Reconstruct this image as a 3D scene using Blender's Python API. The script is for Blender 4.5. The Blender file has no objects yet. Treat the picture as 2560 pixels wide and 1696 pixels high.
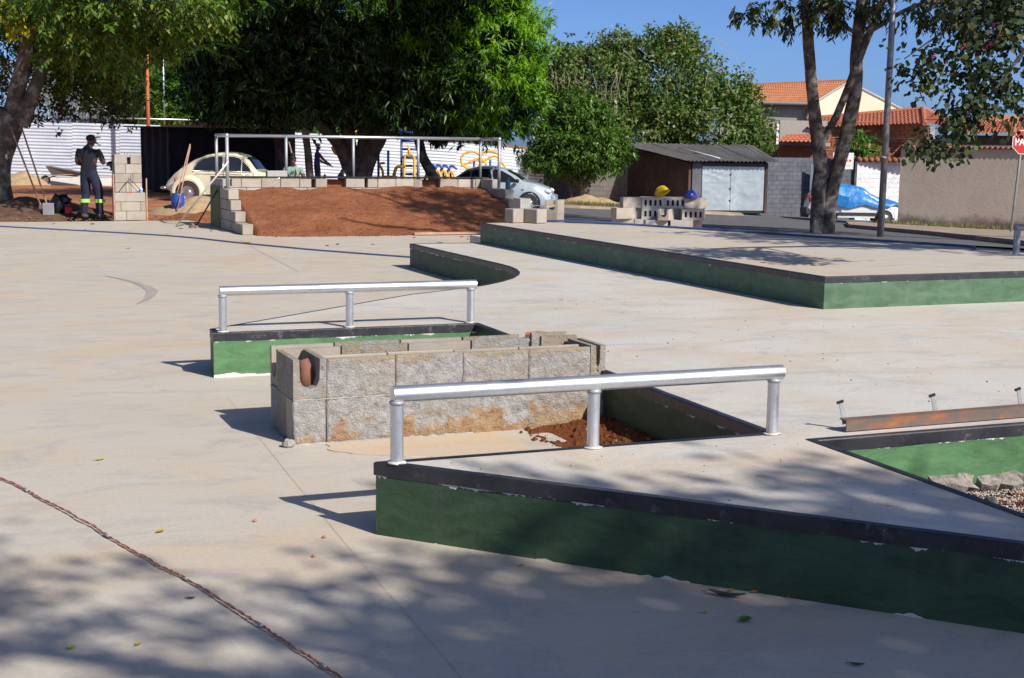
import bpy, bmesh, math, random
import numpy as np
from mathutils import Vector, Matrix, noise
from mathutils.geometry import tessellate_polygon

# ------------------------------------------------------------------ camera, sky, sun, exposure
scene = bpy.context.scene
col = scene.collection
random.seed(7)
R = math.radians

cam_d = bpy.data.cameras.new('camera')
cam_d.sensor_width = 36.0
cam_d.lens = 3473.0 / 2560.0 * 36.0
cam_d.clip_start = 0.1
cam_d.clip_end = 3000
cam = bpy.data.objects.new('camera', cam_d)
col.objects.link(cam)
PITCH, ROLL, CAMH = 0.1397, -0.0132, 1.66
_f = Vector((0, math.cos(PITCH), -math.sin(PITCH)))
_d = Vector((0, -math.sin(PITCH), -math.cos(PITCH)))
_x = Vector((1, 0, 0))
_cx = math.cos(ROLL) * _x + math.sin(ROLL) * _d
_cd = -math.sin(ROLL) * _x + math.cos(ROLL) * _d
cam.matrix_world = Matrix((( _cx.x, -_cd.x, -_f.x, 0), (_cx.y, -_cd.y, -_f.y, 0), (_cx.z, -_cd.z, -_f.z, CAMH), (0, 0, 0, 1)))
scene.camera = cam

SUN_EL, SUN_AZ = R(37.5), R(136.0)       # azimuth clockwise from +Y (behind and right of the camera)
world = bpy.data.worlds.new('World')
scene.world = world
world.use_nodes = True
wn = world.node_tree.nodes
wl = world.node_tree.links
wn.clear()
sky = wn.new('ShaderNodeTexSky')
sky.sky_type = 'NISHITA'
sky.sun_disc = False
sky.sun_elevation = SUN_EL
sky.sun_rotation = SUN_AZ
sky.altitude = 1200
sky.air_density = 0.5
sky.dust_density = 3.2
sky.ozone_density = 8.0
bg = wn.new('ShaderNodeBackground')
bg.inputs['Strength'].default_value = 0.118
wo = wn.new('ShaderNodeOutputWorld')
wl.new(sky.outputs[0], bg.inputs['Color'])
wl.new(bg.outputs[0], wo.inputs['Surface'])

sun_d = bpy.data.lights.new('sun', 'SUN')
sun_d.energy = 4.7
sun_d.angle = R(0.53)
sun_d.color = (1.0, 0.95, 0.87)
sun = bpy.data.objects.new('sun', sun_d)
col.objects.link(sun)
sdir = Vector((math.sin(SUN_AZ) * math.cos(SUN_EL), math.cos(SUN_AZ) * math.cos(SUN_EL), math.sin(SUN_EL)))
sun.rotation_euler = sdir.to_track_quat('Z', 'Y').to_euler()
sun.location = sdir * 60

scene.render.engine = 'CYCLES'
scene.view_settings.view_transform = 'Standard'
scene.view_settings.look = 'None'
scene.view_settings.exposure = 0.36
scene.view_settings.gamma = 1.0

# ------------------------------------------------------------------ frames
A0 = 0.3953                               # the plaza's own axes are turned by this against the camera
CA, SA = math.cos(A0), math.sin(A0)
def UV(u, v, z=0.0):
    return (u * CA - v * SA, u * SA + v * CA, z)
def zt(X, Y):                             # the ground falls away behind the plaza, towards the right
    r = min(1.0, max(0.0, (Y - 22) / 36.0))
    return max(-1.6, r * (-0.2 - 0.055 * max(0.0, X + 9)))
DK = 0.315                                # height of the upper deck

# ------------------------------------------------------------------ materials
def nt(name):
    m = bpy.data.materials.new(name)
    m.use_nodes = True
    n = m.node_tree.nodes
    return m, n, m.node_tree.links, n['Principled BSDF']
def ramp(n, l, src, stops):
    r = n.new('ShaderNodeValToRGB')
    e = r.color_ramp.elements
    while len(e) < len(stops): e.new(0.5)
    for k, (p, c) in enumerate(stops):
        e[k].position = p
        e[k].color = (c[0], c[1], c[2], 1) if not isinstance(c, (int, float)) else (c, c, c, 1)
    l.new(src, r.inputs[0])
    return r.outputs[0]
def noi(n, l, scale, detail=4, rough=0.55, co='Object', vec=None, dist=0.0):
    t = n.new('ShaderNodeTexNoise')
    t.inputs['Scale'].default_value = scale
    t.inputs['Detail'].default_value = detail
    t.inputs['Roughness'].default_value = rough
    t.inputs['Distortion'].default_value = dist
    if vec is None:
        c = n.new('ShaderNodeTexCoord'); vec = c.outputs[co]
    l.new(vec, t.inputs['Vector'])
    return t.outputs[0]
def mapping(n, l, scale=(1,1,1), rot=(0,0,0), co='Object'):
    c = n.new('ShaderNodeTexCoord'); mp = n.new('ShaderNodeMapping')
    mp.inputs['Scale'].default_value = scale
    mp.inputs['Rotation'].default_value = rot
    l.new(c.outputs[co], mp.inputs[0])
    return mp.outputs[0]
def mixc(n, l, fac, a, b, mode='MIX'):
    m = n.new('ShaderNodeMix'); m.data_type = 'RGBA'; m.blend_type = mode
    for s, v in ((m.inputs[0], fac), (m.inputs[6], a), (m.inputs[7], b)):
        if isinstance(v, (int, float)): s.default_value = v
        elif isinstance(v, tuple): s.default_value = (v[0], v[1], v[2], 1)
        else: l.new(v, s)
    return m.outputs[2]
def mth(n, l, op, a, b=0.0):
    m = n.new('ShaderNodeMath'); m.operation = op; m.use_clamp = False
    for s, v in ((m.inputs[0], a), (m.inputs[1], b)):
        if isinstance(v, (int, float)): s.default_value = v
        else: l.new(v, s)
    return m.outputs[0]
def bump(n, l, p, h, strength=0.3, dist=0.01):
    b = n.new('ShaderNodeBump')
    b.inputs['Strength'].default_value = strength
    b.inputs['Distance'].default_value = dist
    l.new(h, b.inputs['Height']); l.new(b.outputs[0], p.inputs['Normal'])
def rnd(n, kind='Random'):
    o = n.new('ShaderNodeObjectInfo'); return o.outputs[kind]
def simple(name, c, rough=0.6, metal=0.0, var=0.12, scale=6.0, bmp=0.0, bscale=40.0, objvar=0.0, spec=0.5):
    m, n, l, p = nt(name)
    f = noi(n, l, scale, 5, 0.6)
    lo = tuple(x * (1 - var) for x in c); hi = tuple(min(1, x * (1 + var)) for x in c)
    o = ramp(n, l, f, [(0.3, lo), (0.7, hi)])
    if objvar:
        k = mth(n, l, 'MULTIPLY_ADD', rnd(n), objvar); 
        n[k.node.name].inputs[2].default_value = 1 - objvar / 2
        o = mixc(n, l, 1.0, o, k, 'MULTIPLY')
    l.new(o, p.inputs['Base Color'])
    p.inputs['Roughness'].default_value = rough
    p.inputs['Metallic'].default_value = metal
    p.inputs['Specular IOR Level'].default_value = spec
    if bmp: bump(n, l, p, noi(n, l, bscale, 5, 0.65), bmp, 0.01)
    return m
MAT = {}
def concrete(name, base, warm, grey):
    m, n, l, p = nt(name)
    st = mapping(n, l, (0.75, 1.25, 1), (0, 0, 0.5))
    a = noi(n, l, 1.0, 6, 0.62, vec=st, dist=0.8)
    b = noi(n, l, 0.33, 4, 0.55)
    c = noi(n, l, 2.4, 7, 0.72, vec=st, dist=0.7)
    d = noi(n, l, 45, 3, 0.6)
    o = mixc(n, l, ramp(n, l, a, [(0.44, 0.0), (0.66, 0.85)]), base, warm)
    o = mixc(n, l, ramp(n, l, c, [(0.49, 0.0), (0.69, 0.8)]), o, grey)
    o = mixc(n, l, ramp(n, l, b, [(0.52, 0.0), (0.75, 0.5)]), o, tuple(x * 0.80 for x in base))
    o = mixc(n, l, ramp(n, l, b, [(0.28, 0.45), (0.42, 0.0)]), o, (warm[0] * 1.0, warm[1] * 0.82, warm[2] * 0.68))
    o = mixc(n, l, 1.0, o, ramp(n, l, d, [(0.3, 0.93), (0.7, 1.05)]), 'MULTIPLY')
    sp = noi(n, l, 9, 2, 0.5)
    o = mixc(n, l, ramp(n, l, sp, [(0.74, 0.0), (0.80, 0.35)]), o, (0.23, 0.19, 0.16))
    l.new(o, p.inputs['Base Color'])
    l.new(ramp(n, l, c, [(0.3, 0.62), (0.7, 0.85)]), p.inputs['Roughness'])
    p.inputs['Specular IOR Level'].default_value = 0.35
    bump(n, l, p, mth(n, l, 'ADD', noi(n, l, 60, 4, 0.7), mth(n, l, 'MULTIPLY', c, 0.8)), 0.12, 0.006)
    return m
MAT['concrete'] = concrete('trowelled_concrete', (0.500, 0.448, 0.375), (0.52, 0.415, 0.295), (0.365, 0.345, 0.315))
MAT['deck'] = concrete('deck_concrete', (0.545, 0.515, 0.460), (0.53, 0.435, 0.33), (0.37, 0.355, 0.335))
def painted(name, c, topz, chips=True, botn=0.58):
    m, n, l, p = nt(name)
    st = mapping(n, l, (1, 1, 3.0))
    a = noi(n, l, 3.5, 5, 0.65, vec=st, dist=0.6)
    o = mixc(n, l, ramp(n, l, a, [(0.35, 0.0), (0.7, 1.0)]), tuple(x * 0.72 for x in c), tuple(x * 1.32 for x in c))
    dr = noi(n, l, 2.0, 5, 0.7, vec=mapping(n, l, (3.0, 3.0, 0.35)))
    o = mixc(n, l, ramp(n, l, dr, [(0.52, 0.0), (0.70, 0.35)]), o, (c[0] * 1.9, c[1] * 1.25, c[2] * 1.6))
    if chips:
        g = n.new('ShaderNodeNewGeometry'); sx = n.new('ShaderNodeSeparateXYZ'); l.new(g.outputs['Position'], sx.inputs[0])
        z = sx.outputs[2]
        w = mth(n, l, 'MULTIPLY', mth(n, l, 'SUBTRACT', noi(n, l, 6.0, 5, 0.7), 0.60), 0.12)
        e1 = mth(n, l, 'GREATER_THAN', mth(n, l, 'ADD', z, w), topz - 0.004)
        w2 = mth(n, l, 'MULTIPLY', mth(n, l, 'SUBTRACT', noi(n, l, 3.0, 5, 0.6), botn), 0.13)
        e2 = mth(n, l, 'LESS_THAN', mth(n, l, 'SUBTRACT', z, w2), 0.004)
        o = mixc(n, l, mth(n, l, 'MAXIMUM', e1, e2), o, (0.55, 0.53, 0.50))
    l.new(o, p.inputs['Base Color'])
    p.inputs['Roughness'].default_value = 0.55
    p.inputs['Specular IOR Level'].default_value = 0.3
    bump(n, l, p, mth(n, l, 'ADD', noi(n, l, 22, 5, 0.7), a), 0.35, 0.012)
    return m
MAT['green'] = painted('shaded_green_wall_paint', (0.040, 0.076, 0.038), DK - 0.062)  # green paint with shade put into the colour, for the darker deck walls
MAT['green_lit'] = painted('sunlit_green_wall_paint', (0.078, 0.170, 0.074), DK - 0.062, True, 0.36)  # same green paint in a lighter copy for the walls facing the sun
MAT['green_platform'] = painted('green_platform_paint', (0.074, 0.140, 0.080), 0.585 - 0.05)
MAT['green_dark'] = painted('green_end_wall_paint', (0.050, 0.115, 0.035), 9, False)
def black_paint():
    m, n, l, p = nt('black_edging_paint')
    a = noi(n, l, 5, 6, 0.7)
    o = mixc(n, l, ramp(n, l, a, [(0.35, 0.0), (0.62, 1.0)]), (0.012, 0.012, 0.016), (0.030, 0.030, 0.037))
    o = mixc(n, l, ramp(n, l, noi(n, l, 11, 7, 0.8), [(0.57, 0.0), (0.68, 0.65)]), o, (0.17, 0.16, 0.15))
    l.new(o, p.inputs['Base Color'])
    p.inputs['Roughness'].default_value = 0.42
    bump(n, l, p, noi(n, l, 35, 4, 0.6), 0.2, 0.006)
    return m
MAT['black'] = black_paint()
def galv():
    m, n, l, p = nt('galvanized_steel')
    v = n.new('ShaderNodeTexVoronoi'); v.inputs['Scale'].default_value = 55
    c = n.new('ShaderNodeTexCoord'); l.new(c.outputs['Object'], v.inputs['Vector'])
    o = ramp(n, l, v.outputs['Distance'], [(0.0, (0.56, 0.58, 0.60)), (0.8, (0.63, 0.65, 0.67))])
    dirt = noi(n, l, 4, 6, 0.7)
    o = mixc(n, l, ramp(n, l, dirt, [(0.55, 0.0), (0.75, 0.5)]), o, (0.40, 0.39, 0.37))
    l.new(o, p.inputs['Base Color'])
    p.inputs['Metallic'].default_value = 0.85
    l.new(ramp(n, l, dirt, [(0.3, 0.30), (0.7, 0.48)]), p.inputs['Roughness'])
    bump(n, l, p, noi(n, l, 12, 3, 0.5), 0.05, 0.003)
    return m
MAT['galv'] = galv()
MAT['galv_dull'] = simple('weathered_galvanized_pipe', (0.36, 0.37, 0.38), 0.55, 0.45, 0.15, 8, 0.1)
def rust():
    m, n, l, p = nt('rusty_mill_steel')
    a = noi(n, l, 6, 6, 0.7, vec=mapping(n, l, (1, 1, 2.5)))
    o = ramp(n, l, a, [(0.36, (0.10, 0.098, 0.095)), (0.50, (0.15, 0.10, 0.075)), (0.60, (0.26, 0.105, 0.045)), (0.72, (0.34, 0.13, 0.045))])
    l.new(o, p.inputs['Base Color']); p.inputs['Roughness'].default_value = 0.75
    p.inputs['Metallic'].default_value = 0.15
    bump(n, l, p, a, 0.2, 0.004)
    return m
MAT['rust'] = rust()
def block_mat(name, a, b, stain=None, rough=True):
    m, n, l, p = nt(name)
    gp = n.new('ShaderNodeNewGeometry').outputs['Position']
    f = noi(n, l, 5, 6, 0.65, vec=gp)
    o = ramp(n, l, f, [(0.3, a), (0.7, b)])
    k = n.new('ShaderNodeMath'); k.operation = 'MULTIPLY_ADD'; l.new(rnd(n), k.inputs[0]); k.inputs[1].default_value = 0.28; k.inputs[2].default_value = 0.86
    o = mixc(n, l, 1.0, o, k.outputs[0], 'MULTIPLY')
    if stain:
        o = mixc(n, l, ramp(n, l, noi(n, l, 2.2, 5, 0.6, vec=gp), [(0.52, 0.0), (0.68, 0.7)]), o, stain)
    l.new(o, p.inputs['Base Color']); p.inputs['Roughness'].default_value = 0.92
    p.inputs['Specular IOR Level'].default_value = 0.2
    bump(n, l, p, noi(n, l, 70, 5, 0.75, vec=gp), 0.6, 0.008)
    return m
MAT['block'] = block_mat('concrete_block', (0.32, 0.275, 0.225), (0.41, 0.36, 0.30))
MAT['block_warm'] = block_mat('warm_concrete_block', (0.31, 0.255, 0.19), (0.41, 0.345, 0.265), (0.33, 0.22, 0.13))
MAT['block_grey'] = block_mat('grey_concrete_block', (0.30, 0.285, 0.265), (0.41, 0.39, 0.36))
def stucco_block():
    m, n, l, p = nt('roughcast_on_block')
    g = n.new('ShaderNodeNewGeometry'); sx = n.new('ShaderNodeSeparateXYZ'); l.new(g.outputs['Position'], sx.inputs[0])
    f = noi(n, l, 4.5, 6, 0.7, vec=g.outputs['Position'])
    zz = mth(n, l, 'MULTIPLY', mth(n, l, 'SUBTRACT', sx.outputs[2], 0.105), 1.3)
    q = mth(n, l, 'ADD', f, zz)
    grey = ramp(n, l, noi(n, l, 18, 6, 0.8, vec=g.outputs['Position']), [(0.3, (0.25, 0.235, 0.22)), (0.48, (0.40, 0.38, 0.36)), (0.7, (0.52, 0.50, 0.48))])
    warm = ramp(n, l, noi(n, l, 12, 6, 0.75, vec=g.outputs['Position']), [(0.35, (0.36, 0.18, 0.085)), (0.6, (0.46, 0.32, 0.18))])
    o = mixc(n, l, ramp(n, l, q, [(0.44, 0.0), (0.50, 1.0)]), warm, grey)
    top = mth(n, l, 'GREATER_THAN', mth(n, l, 'ADD', sx.outputs[2], mth(n, l, 'MULTIPLY', mth(n, l, 'SUBTRACT', f, 0.5), 0.22)), 0.455)
    o = mixc(n, l, ramp(n, l, noi(n, l, 2.1, 5, 0.65, vec=g.outputs['Position']), [(0.46, 0.0), (0.62, 0.6)]), o, (0.40, 0.335, 0.255))
    o = mixc(n, l, ramp(n, l, noi(n, l, 34, 3, 0.6, vec=g.outputs['Position']), [(0.28, 0.7), (0.38, 0.0)]), o, (0.16, 0.145, 0.13))
    o = mixc(n, l, top, o, (0.40, 0.325, 0.24))
    l.new(o, p.inputs['Base Color']); p.inputs['Roughness'].default_value = 0.95
    p.inputs['Specular IOR Level'].default_value = 0.15
    h = mth(n, l, 'ADD', noi(n, l, 26, 6, 0.75, vec=g.outputs['Position'], dist=0.5), mth(n, l, 'MULTIPLY', noi(n, l, 90, 3, 0.7, vec=g.outputs['Position']), 0.5))
    bump(n, l, p, h, 1.0, 0.03)
    return m
MAT['stucco_block'] = stucco_block()
def smeared():
    m, n, l, p = nt('mortar_smeared_block'); g = n.new('ShaderNodeNewGeometry').outputs['Position']
    tan = ramp(n, l, noi(n, l, 9, 6, .7, vec=g), [(.3, (.29, .235, .17)), (.7, (.40, .335, .25))]); gr = ramp(n, l, noi(n, l, 20, 6, .75, vec=g), [(.3, (.27, .255, .24)), (.7, (.43, .41, .39))])
    o = mixc(n, l, ramp(n, l, noi(n, l, 6, 6, .7, vec=g), [(.46, 0.0), (.53, 1.0)]), tan, gr)
    o = mixc(n, l, ramp(n, l, noi(n, l, 40, 3, .6, vec=g), [(.28, .7), (.36, 0.0)]), o, (.14, .12, .10))
    l.new(o, p.inputs['Base Color']); p.inputs['Roughness'].default_value = .95; p.inputs['Specular IOR Level'].default_value = .15
    bump(n, l, p, mth(n, l, 'ADD', noi(n, l, 30, 6, .75, vec=g), noi(n, l, 90, 4, .7, vec=g)), 1.0, .015); return m
MAT['smeared'] = smeared()
MAT['mortar'] = simple('mortar', (0.33, 0.31, 0.28), 0.95, 0, 0.2, 20, 0.8, 60)
def dirt(name, a, b, sc=2.0):
    m, n, l, p = nt(name)
    f = noi(n, l, sc, 8, 0.7)
    o = ramp(n, l, f, [(0.28, a), (0.72, b)])
    s = noi(n, l, 28, 3, 0.6)
    o = mixc(n, l, ramp(n, l, s, [(0.68, 0.0), (0.76, 0.45)]), o, (0.42, 0.30, 0.22))
    o = mixc(n, l, ramp(n, l, s, [(0.26, 0.6), (0.34, 0.0)]), o, tuple(x * 0.5 for x in a))
    l.new(o, p.inputs['Base Color']); p.inputs['Roughness'].default_value = 0.97
    p.inputs['Specular IOR Level'].default_value = 0.1
    bump(n, l, p, mth(n, l, 'ADD', noi(n, l, 18, 8, 0.75), noi(n, l, 5, 4, 0.6)), 1.0, 0.09)
    return m
MAT['dirt'] = dirt('red_dirt', (0.27, 0.098, 0.048), (0.44, 0.180, 0.090))
MAT['clods'] = dirt('red_clods', (0.20, 0.062, 0.024), (0.38, 0.13, 0.05), 6)
def ground_mat():
    m, n, l, p = nt('red_earth_ground')
    g = n.new('ShaderNodeNewGeometry')
    f = noi(n, l, 0.5, 8, 0.7, vec=g.outputs['Position'])
    o = ramp(n, l, f, [(0.3, (0.20, 0.078, 0.040)), (0.52, (0.36, 0.150, 0.075)), (0.72, (0.46, 0.24, 0.13))])
    o = mixc(n, l, ramp(n, l, noi(n, l, 0.9, 6, 0.7, vec=g.outputs['Position']), [(0.58, 0.0), (0.66, 0.7)]), o, (0.10, 0.115, 0.04))
    l.new(o, p.inputs['Base Color']); p.inputs['Roughness'].default_value = 0.97
    p.inputs['Specular IOR Level'].default_value = 0.1
    bump(n, l, p, noi(n, l, 9, 8, 0.75, vec=g.outputs['Position']), 0.6, 0.05)
    return m
MAT['ground'] = ground_mat()
MAT['asphalt'] = simple('asphalt', (0.105, 0.10, 0.10), 0.9, 0, 0.25, 1.5, 0.5, 50)
MAT['pavement'] = simple('worn_pavement', (0.30, 0.23, 0.17), 0.9, 0, 0.25, 1.5, 0.4, 30)
MAT['wood'] = simple('raw_timber', (0.42, 0.27, 0.15), 0.8, 0, 0.25, 5)
MAT['wood_pink'] = simple('weathered_plank', (0.40, 0.23, 0.16), 0.85, 0, 0.25, 5)
MAT['white'] = simple('white_paint', (0.78, 0.78, 0.77), 0.5, 0, 0.06, 3)
MAT['hose'] = simple('blue_hose', (0.055, 0.10, 0.22), 0.45)
MAT['copper'] = simple('brown_twin_cable', (0.38, 0.14, 0.08), 0.5, 0, 0.3, 12)
MAT['yellow'] = simple('yellow_enamel', (0.80, 0.42, 0.015), 0.4, 0, 0.08)
MAT['blue'] = simple('blue_enamel', (0.025, 0.065, 0.30), 0.4, 0, 0.1)
MAT['blackcloth'] = simple('black_shade_cloth', (0.008, 0.008, 0.010), 0.9, 0, 0.3, 4, 0.3)
MAT['rubber'] = simple('tyre_rubber', (0.03, 0.03, 0.03), 0.85, 0, 0.2)
MAT['dark'] = simple('dark_plastic', (0.015, 0.015, 0.017), 0.5)
MAT['chrome'] = simple('bright_metal', (0.62, 0.63, 0.65), 0.25, 0.9, 0.05)

# ------------------------------------------------------------------ mesh helpers
class MB:
    def __init__(s): s.v, s.f, s.m = [], [], []
    def add(s, verts, faces, mi=0):
        o = len(s.v); s.v.extend([tuple(p) for p in verts])
        for f in faces: s.f.append([i + o for i in f]); s.m.append(mi)
        return s
    def box(s, x0, x1, y0, y1, z0, z1, mi=0, mat=None):
        vs = [(x, y, z) for z in (z0, z1) for x, y in ((x0, y0), (x1, y0), (x1, y1), (x0, y1))]
        if mat is not None: vs = [mat @ Vector(p) for p in vs]
        return s.add(vs, [(3, 2, 1, 0), (4, 5, 6, 7), (0, 1, 5, 4), (1, 2, 6, 5), (2, 3, 7, 6), (3, 0, 4, 7)], mi)
    def bbox(s, x0, x1, y0, y1, z0, z1, b=0.006, mi=0, jit=0.0):   # box with chamfered edges
        vs, fs = [], []
        bm = bmesh.new()
        bmesh.ops.create_cube(bm, size=1)
        for q in bm.verts: q.co = Vector((x0 + (q.co.x + .5) * (x1 - x0), y0 + (q.co.y + .5) * (y1 - y0), z0 + (q.co.z + .5) * (z1 - z0)))
        bmesh.ops.bevel(bm, geom=bm.edges[:], offset=b, segments=1, affect='EDGES')
        bm.verts.index_update()
        for q in bm.verts: vs.append(tuple(q.co + Vector((random.uniform(-jit, jit), random.uniform(-jit, jit), random.uniform(-jit, jit)))))
        for q in bm.faces: fs.append([w.index for w in q.verts])
        bm.free()
        return s.add(vs, fs, mi)
    def prism(s, poly, z0, z1, mi=0, cap=True):
        n = len(poly); vs = [(x, y, z0) for x, y in poly] + [(x, y, z1) for x, y in poly]
        fs = [(i, (i + 1) % n, n + (i + 1) % n, n + i) for i in range(n)]
        if cap:
            tri = tessellate_polygon([[Vector((x, y, 0)) for x, y in poly]])
            for t in tri:
                a = [Vector((poly[i][0], poly[i][1], 0)) for i in t]
                if (a[1] - a[0]).cross(a[2] - a[0]).z < 0: t = (t[0], t[2], t[1])
                fs.append(tuple(i + n for i in t)); fs.append((t[0], t[2], t[1]))
        return s.add(vs, fs, mi)
    def tube(s, pts, r, n=10, mi=0, cap=True, closed=False):
        pts = [Vector(p) for p in pts]; k = len(pts)
        rs = [r] * k if isinstance(r, (int, float)) else r
        vs, fs = [], []
        up = Vector((0, 0, 1)); prev = None
        for i in range(k):
            if closed: t = pts[(i + 1) % k] - pts[i - 1]
            else: t = pts[min(i + 1, k - 1)] - pts[max(i - 1, 0)]
            if t.length < 1e-9: t = Vector((0, 0, 1))
            t.normalize()
            if prev is None:
                a = t.cross(up)
                if a.length < 0.05: a = t.cross(Vector((1, 0, 0)))
            else: a = prev - t * prev.dot(t)
            a.normalize(); prev = a; b = t.cross(a)
            for j in range(n):
                an = 2 * math.pi * j / n
                vs.append(pts[i] + (a * math.cos(an) + b * math.sin(an)) * rs[i])
        for i in range(k if closed else k - 1):
            i2 = (i + 1) % k
            for j in range(n):
                j2 = (j + 1) % n
                fs.append((i * n + j, i * n + j2, i2 * n + j2, i2 * n + j))
        if cap and not closed:
            fs.append(tuple(range(n - 1, -1, -1))); fs.append(tuple((k - 1) * n + j for j in range(n)))
        return s.add(vs, fs, mi)
    def ell(s, c, r, nu=12, nv=8, mi=0, zmin=-1.0, wob=0.0):
        vs, fs = [], []
        for i in range(nv + 1):
            ph = math.asin(zmin) + (math.pi / 2 - math.asin(zmin)) * i / nv
            for j in range(nu):
                th = 2 * math.pi * j / nu
                w = 1 + (noise.noise(Vector((math.cos(th) * 2 + c[0] * 3, math.sin(th) * 2, ph * 2 + c[1]))) * wob if wob else 0)
                vs.append((c[0] + r[0] * w * math.cos(ph) * math.cos(th), c[1] + r[1] * w * math.cos(ph) * math.sin(th), c[2] + r[2] * w * math.sin(ph)))
        for i in range(nv):
            for j in range(nu):
                j2 = (j + 1) % nu
                fs.append((i * nu + j, i * nu + j2, (i + 1) * nu + j2, (i + 1) * nu + j))
        fs.append(tuple(range(nu - 1, -1, -1)))
        return s.add(vs, fs, mi)
    def build(s, name, mat, parent=None, smooth=False, loc=None, rotz=0.0, auto=None):
        me = bpy.data.meshes.new(name)
        me.from_pydata(s.v, [], s.f); 
        mats = mat if isinstance(mat, (list, tuple)) else [mat]
        for q in mats: me.materials.append(MAT[q] if isinstance(q, str) else q)
        if len(mats) > 1: me.polygons.foreach_set('material_index', s.m)
        if smooth:
            me.polygons.foreach_set('use_smooth', [True] * len(me.polygons))
            if auto: 
                try: me.set_sharp_from_angle(angle=R(auto))
                except Exception: pass
        me.update()
        return link(name, me, parent, loc, rotz)
def link(name, me, parent=None, loc=None, rotz=0.0):
    o = bpy.data.objects.new(name, me)
    col.objects.link(o)
    if parent is not None: o.parent = parent
    if loc is not None: o.location = loc
    if rotz: o.rotation_euler = (0, 0, rotz)
    return o
def tag(o, label=None, cat=None, group=None, kind=None):
    if label: o['label'] = label
    if cat: o['category'] = cat
    if group: o['group'] = group
    if kind: o['kind'] = kind
    return o
def thing(name, label, cat, loc=(0, 0, 0), rotz=0.0, group=None):
    o = bpy.data.objects.new(name, None); o.empty_display_size = 0.2
    col.objects.link(o); o.location = loc; o.rotation_euler = (0, 0, rotz)
    return tag(o, label, cat, group)
def copy_tree(o, parent=None):
    c = o.copy(); col.objects.link(c)
    if parent is not None: c.parent = parent
    for ch in list(o.children): copy_tree(ch, c)
    return c
def inst(o, name, parent, loc, rot=(0, 0, 0), scale=None):
    c = o.copy(); c.name = name; col.objects.link(c); c.parent = parent; c.location = loc; c.rotation_euler = rot
    if scale: c.scale = scale
    return c

# ------------------------------------------------------------------ ground sheet
def axis(lo, hi, step, far):
    a = []; x = lo
    while x <= hi + 1e-6: a.append(x); x += step
    out = [lo - d for d in far[::-1]] + a + [hi + d for d in far]
    return out
def ground_sheet():
    xs = axis(-45, 45, 1.0, [6, 20, 60, 180, 500, 1400])
    ys = axis(-12, 90, 1.0, [6, 20, 60, 180, 500, 1400])
    mb = MB(); vs = []; n = len(xs)
    for y in ys:
        for x in xs:
            u = x * CA + y * SA; v = -x * SA + y * CA
            z = zt(x, y) - 0.035
            if not (-17 < u < 14 and -8 < v < 29.6):
                z += 0.03 * noise.noise(Vector((x * 0.5, y * 0.5, 0)))
            else: z -= 0.05
            vs.append((x, y, z))
    fs = [(j * n + i, j * n + i + 1, (j + 1) * n + i + 1, (j + 1) * n + i) for j in range(len(ys) - 1) for i in range(n - 1)]
    mb.add(vs, fs)
    return tag(mb.build('ground', 'ground', smooth=True), kind='structure')
ground_sheet()
def strip(name, mat, left, right, dz, n=40, thick=0.0):
    # a sheet that follows the terrain between two polylines with equal point counts
    mb = MB(); vs = []
    k = len(left); 
    for i in range(k - 1):
        for j in range(n if i < k - 2 else n + 1):
            t = j / n
            for a, b in ((left[i], left[i + 1]), (right[i], right[i + 1])):
                vs.append((a[0] + (b[0] - a[0]) * t, a[1] + (b[1] - a[1]) * t))
    m = 6; rows = len(vs) // 2; P = []
    for r_ in range(rows):
        a, b = vs[2 * r_], vs[2 * r_ + 1]
        for q in range(m + 1):
            x = a[0] + (b[0] - a[0]) * q / m; y = a[1] + (b[1] - a[1]) * q / m
            P.append((x, y, zt(x, y) + dz))
    F = [(r_ * (m + 1) + q, r_ * (m + 1) + q + 1, (r_ + 1) * (m + 1) + q + 1, (r_ + 1) * (m + 1) + q) for r_ in range(rows - 1) for q in range(m)]
    if thick:
        o = len(P); P += [(x, y, z - thick) for x, y, z in P]
        for r_ in range(rows - 1):
            for q in (0, m):
                a = r_ * (m + 1) + q; b = (r_ + 1) * (m + 1) + q
                F.append((a, b, b + o, a + o))
        for q in range(m):
            F.append((q, q + 1, q + 1 + o, q + o)); e = (rows - 1) * (m + 1) + q; F.append((e, e + 1, e + 1 + o, e + o))
    mb.add(P, F)
    return tag(mb.build(name, mat, smooth=not thick), kind='structure')
strip('road', 'asphalt', [(-3.2, 36), (3.0, 34), (8.0, 27), (13, 18), (18, 8)], [(-6.5, 50.5), (2.2, 50.5), (9.5, 57.5), (13.2, 56), (30, 20)], 0.02)
strip('side_road', 'asphalt', [(9.0, 55), (20, 57.5), (40, 60)], [(9.6, 62.0), (20, 63.2), (40, 66)], 0.024)
strip('pavement', 'pavement', [(11.6, 48.6), (9.4, 39), (9.8, 32.8), (9.6, 24), (12, 14)], [(13.3, 47.2), (20.8, 42.8), (24, 33), (24, 24), (24, 14)], 0.12, thick=0.2)
strip('pavement', 'pavement', [(-7, 51.0), (2.4, 51.0), (9.6, 58.2)], [(-7, 60), (2.4, 66), (9.8, 66)], 0.10, thick=0.16)

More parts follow.
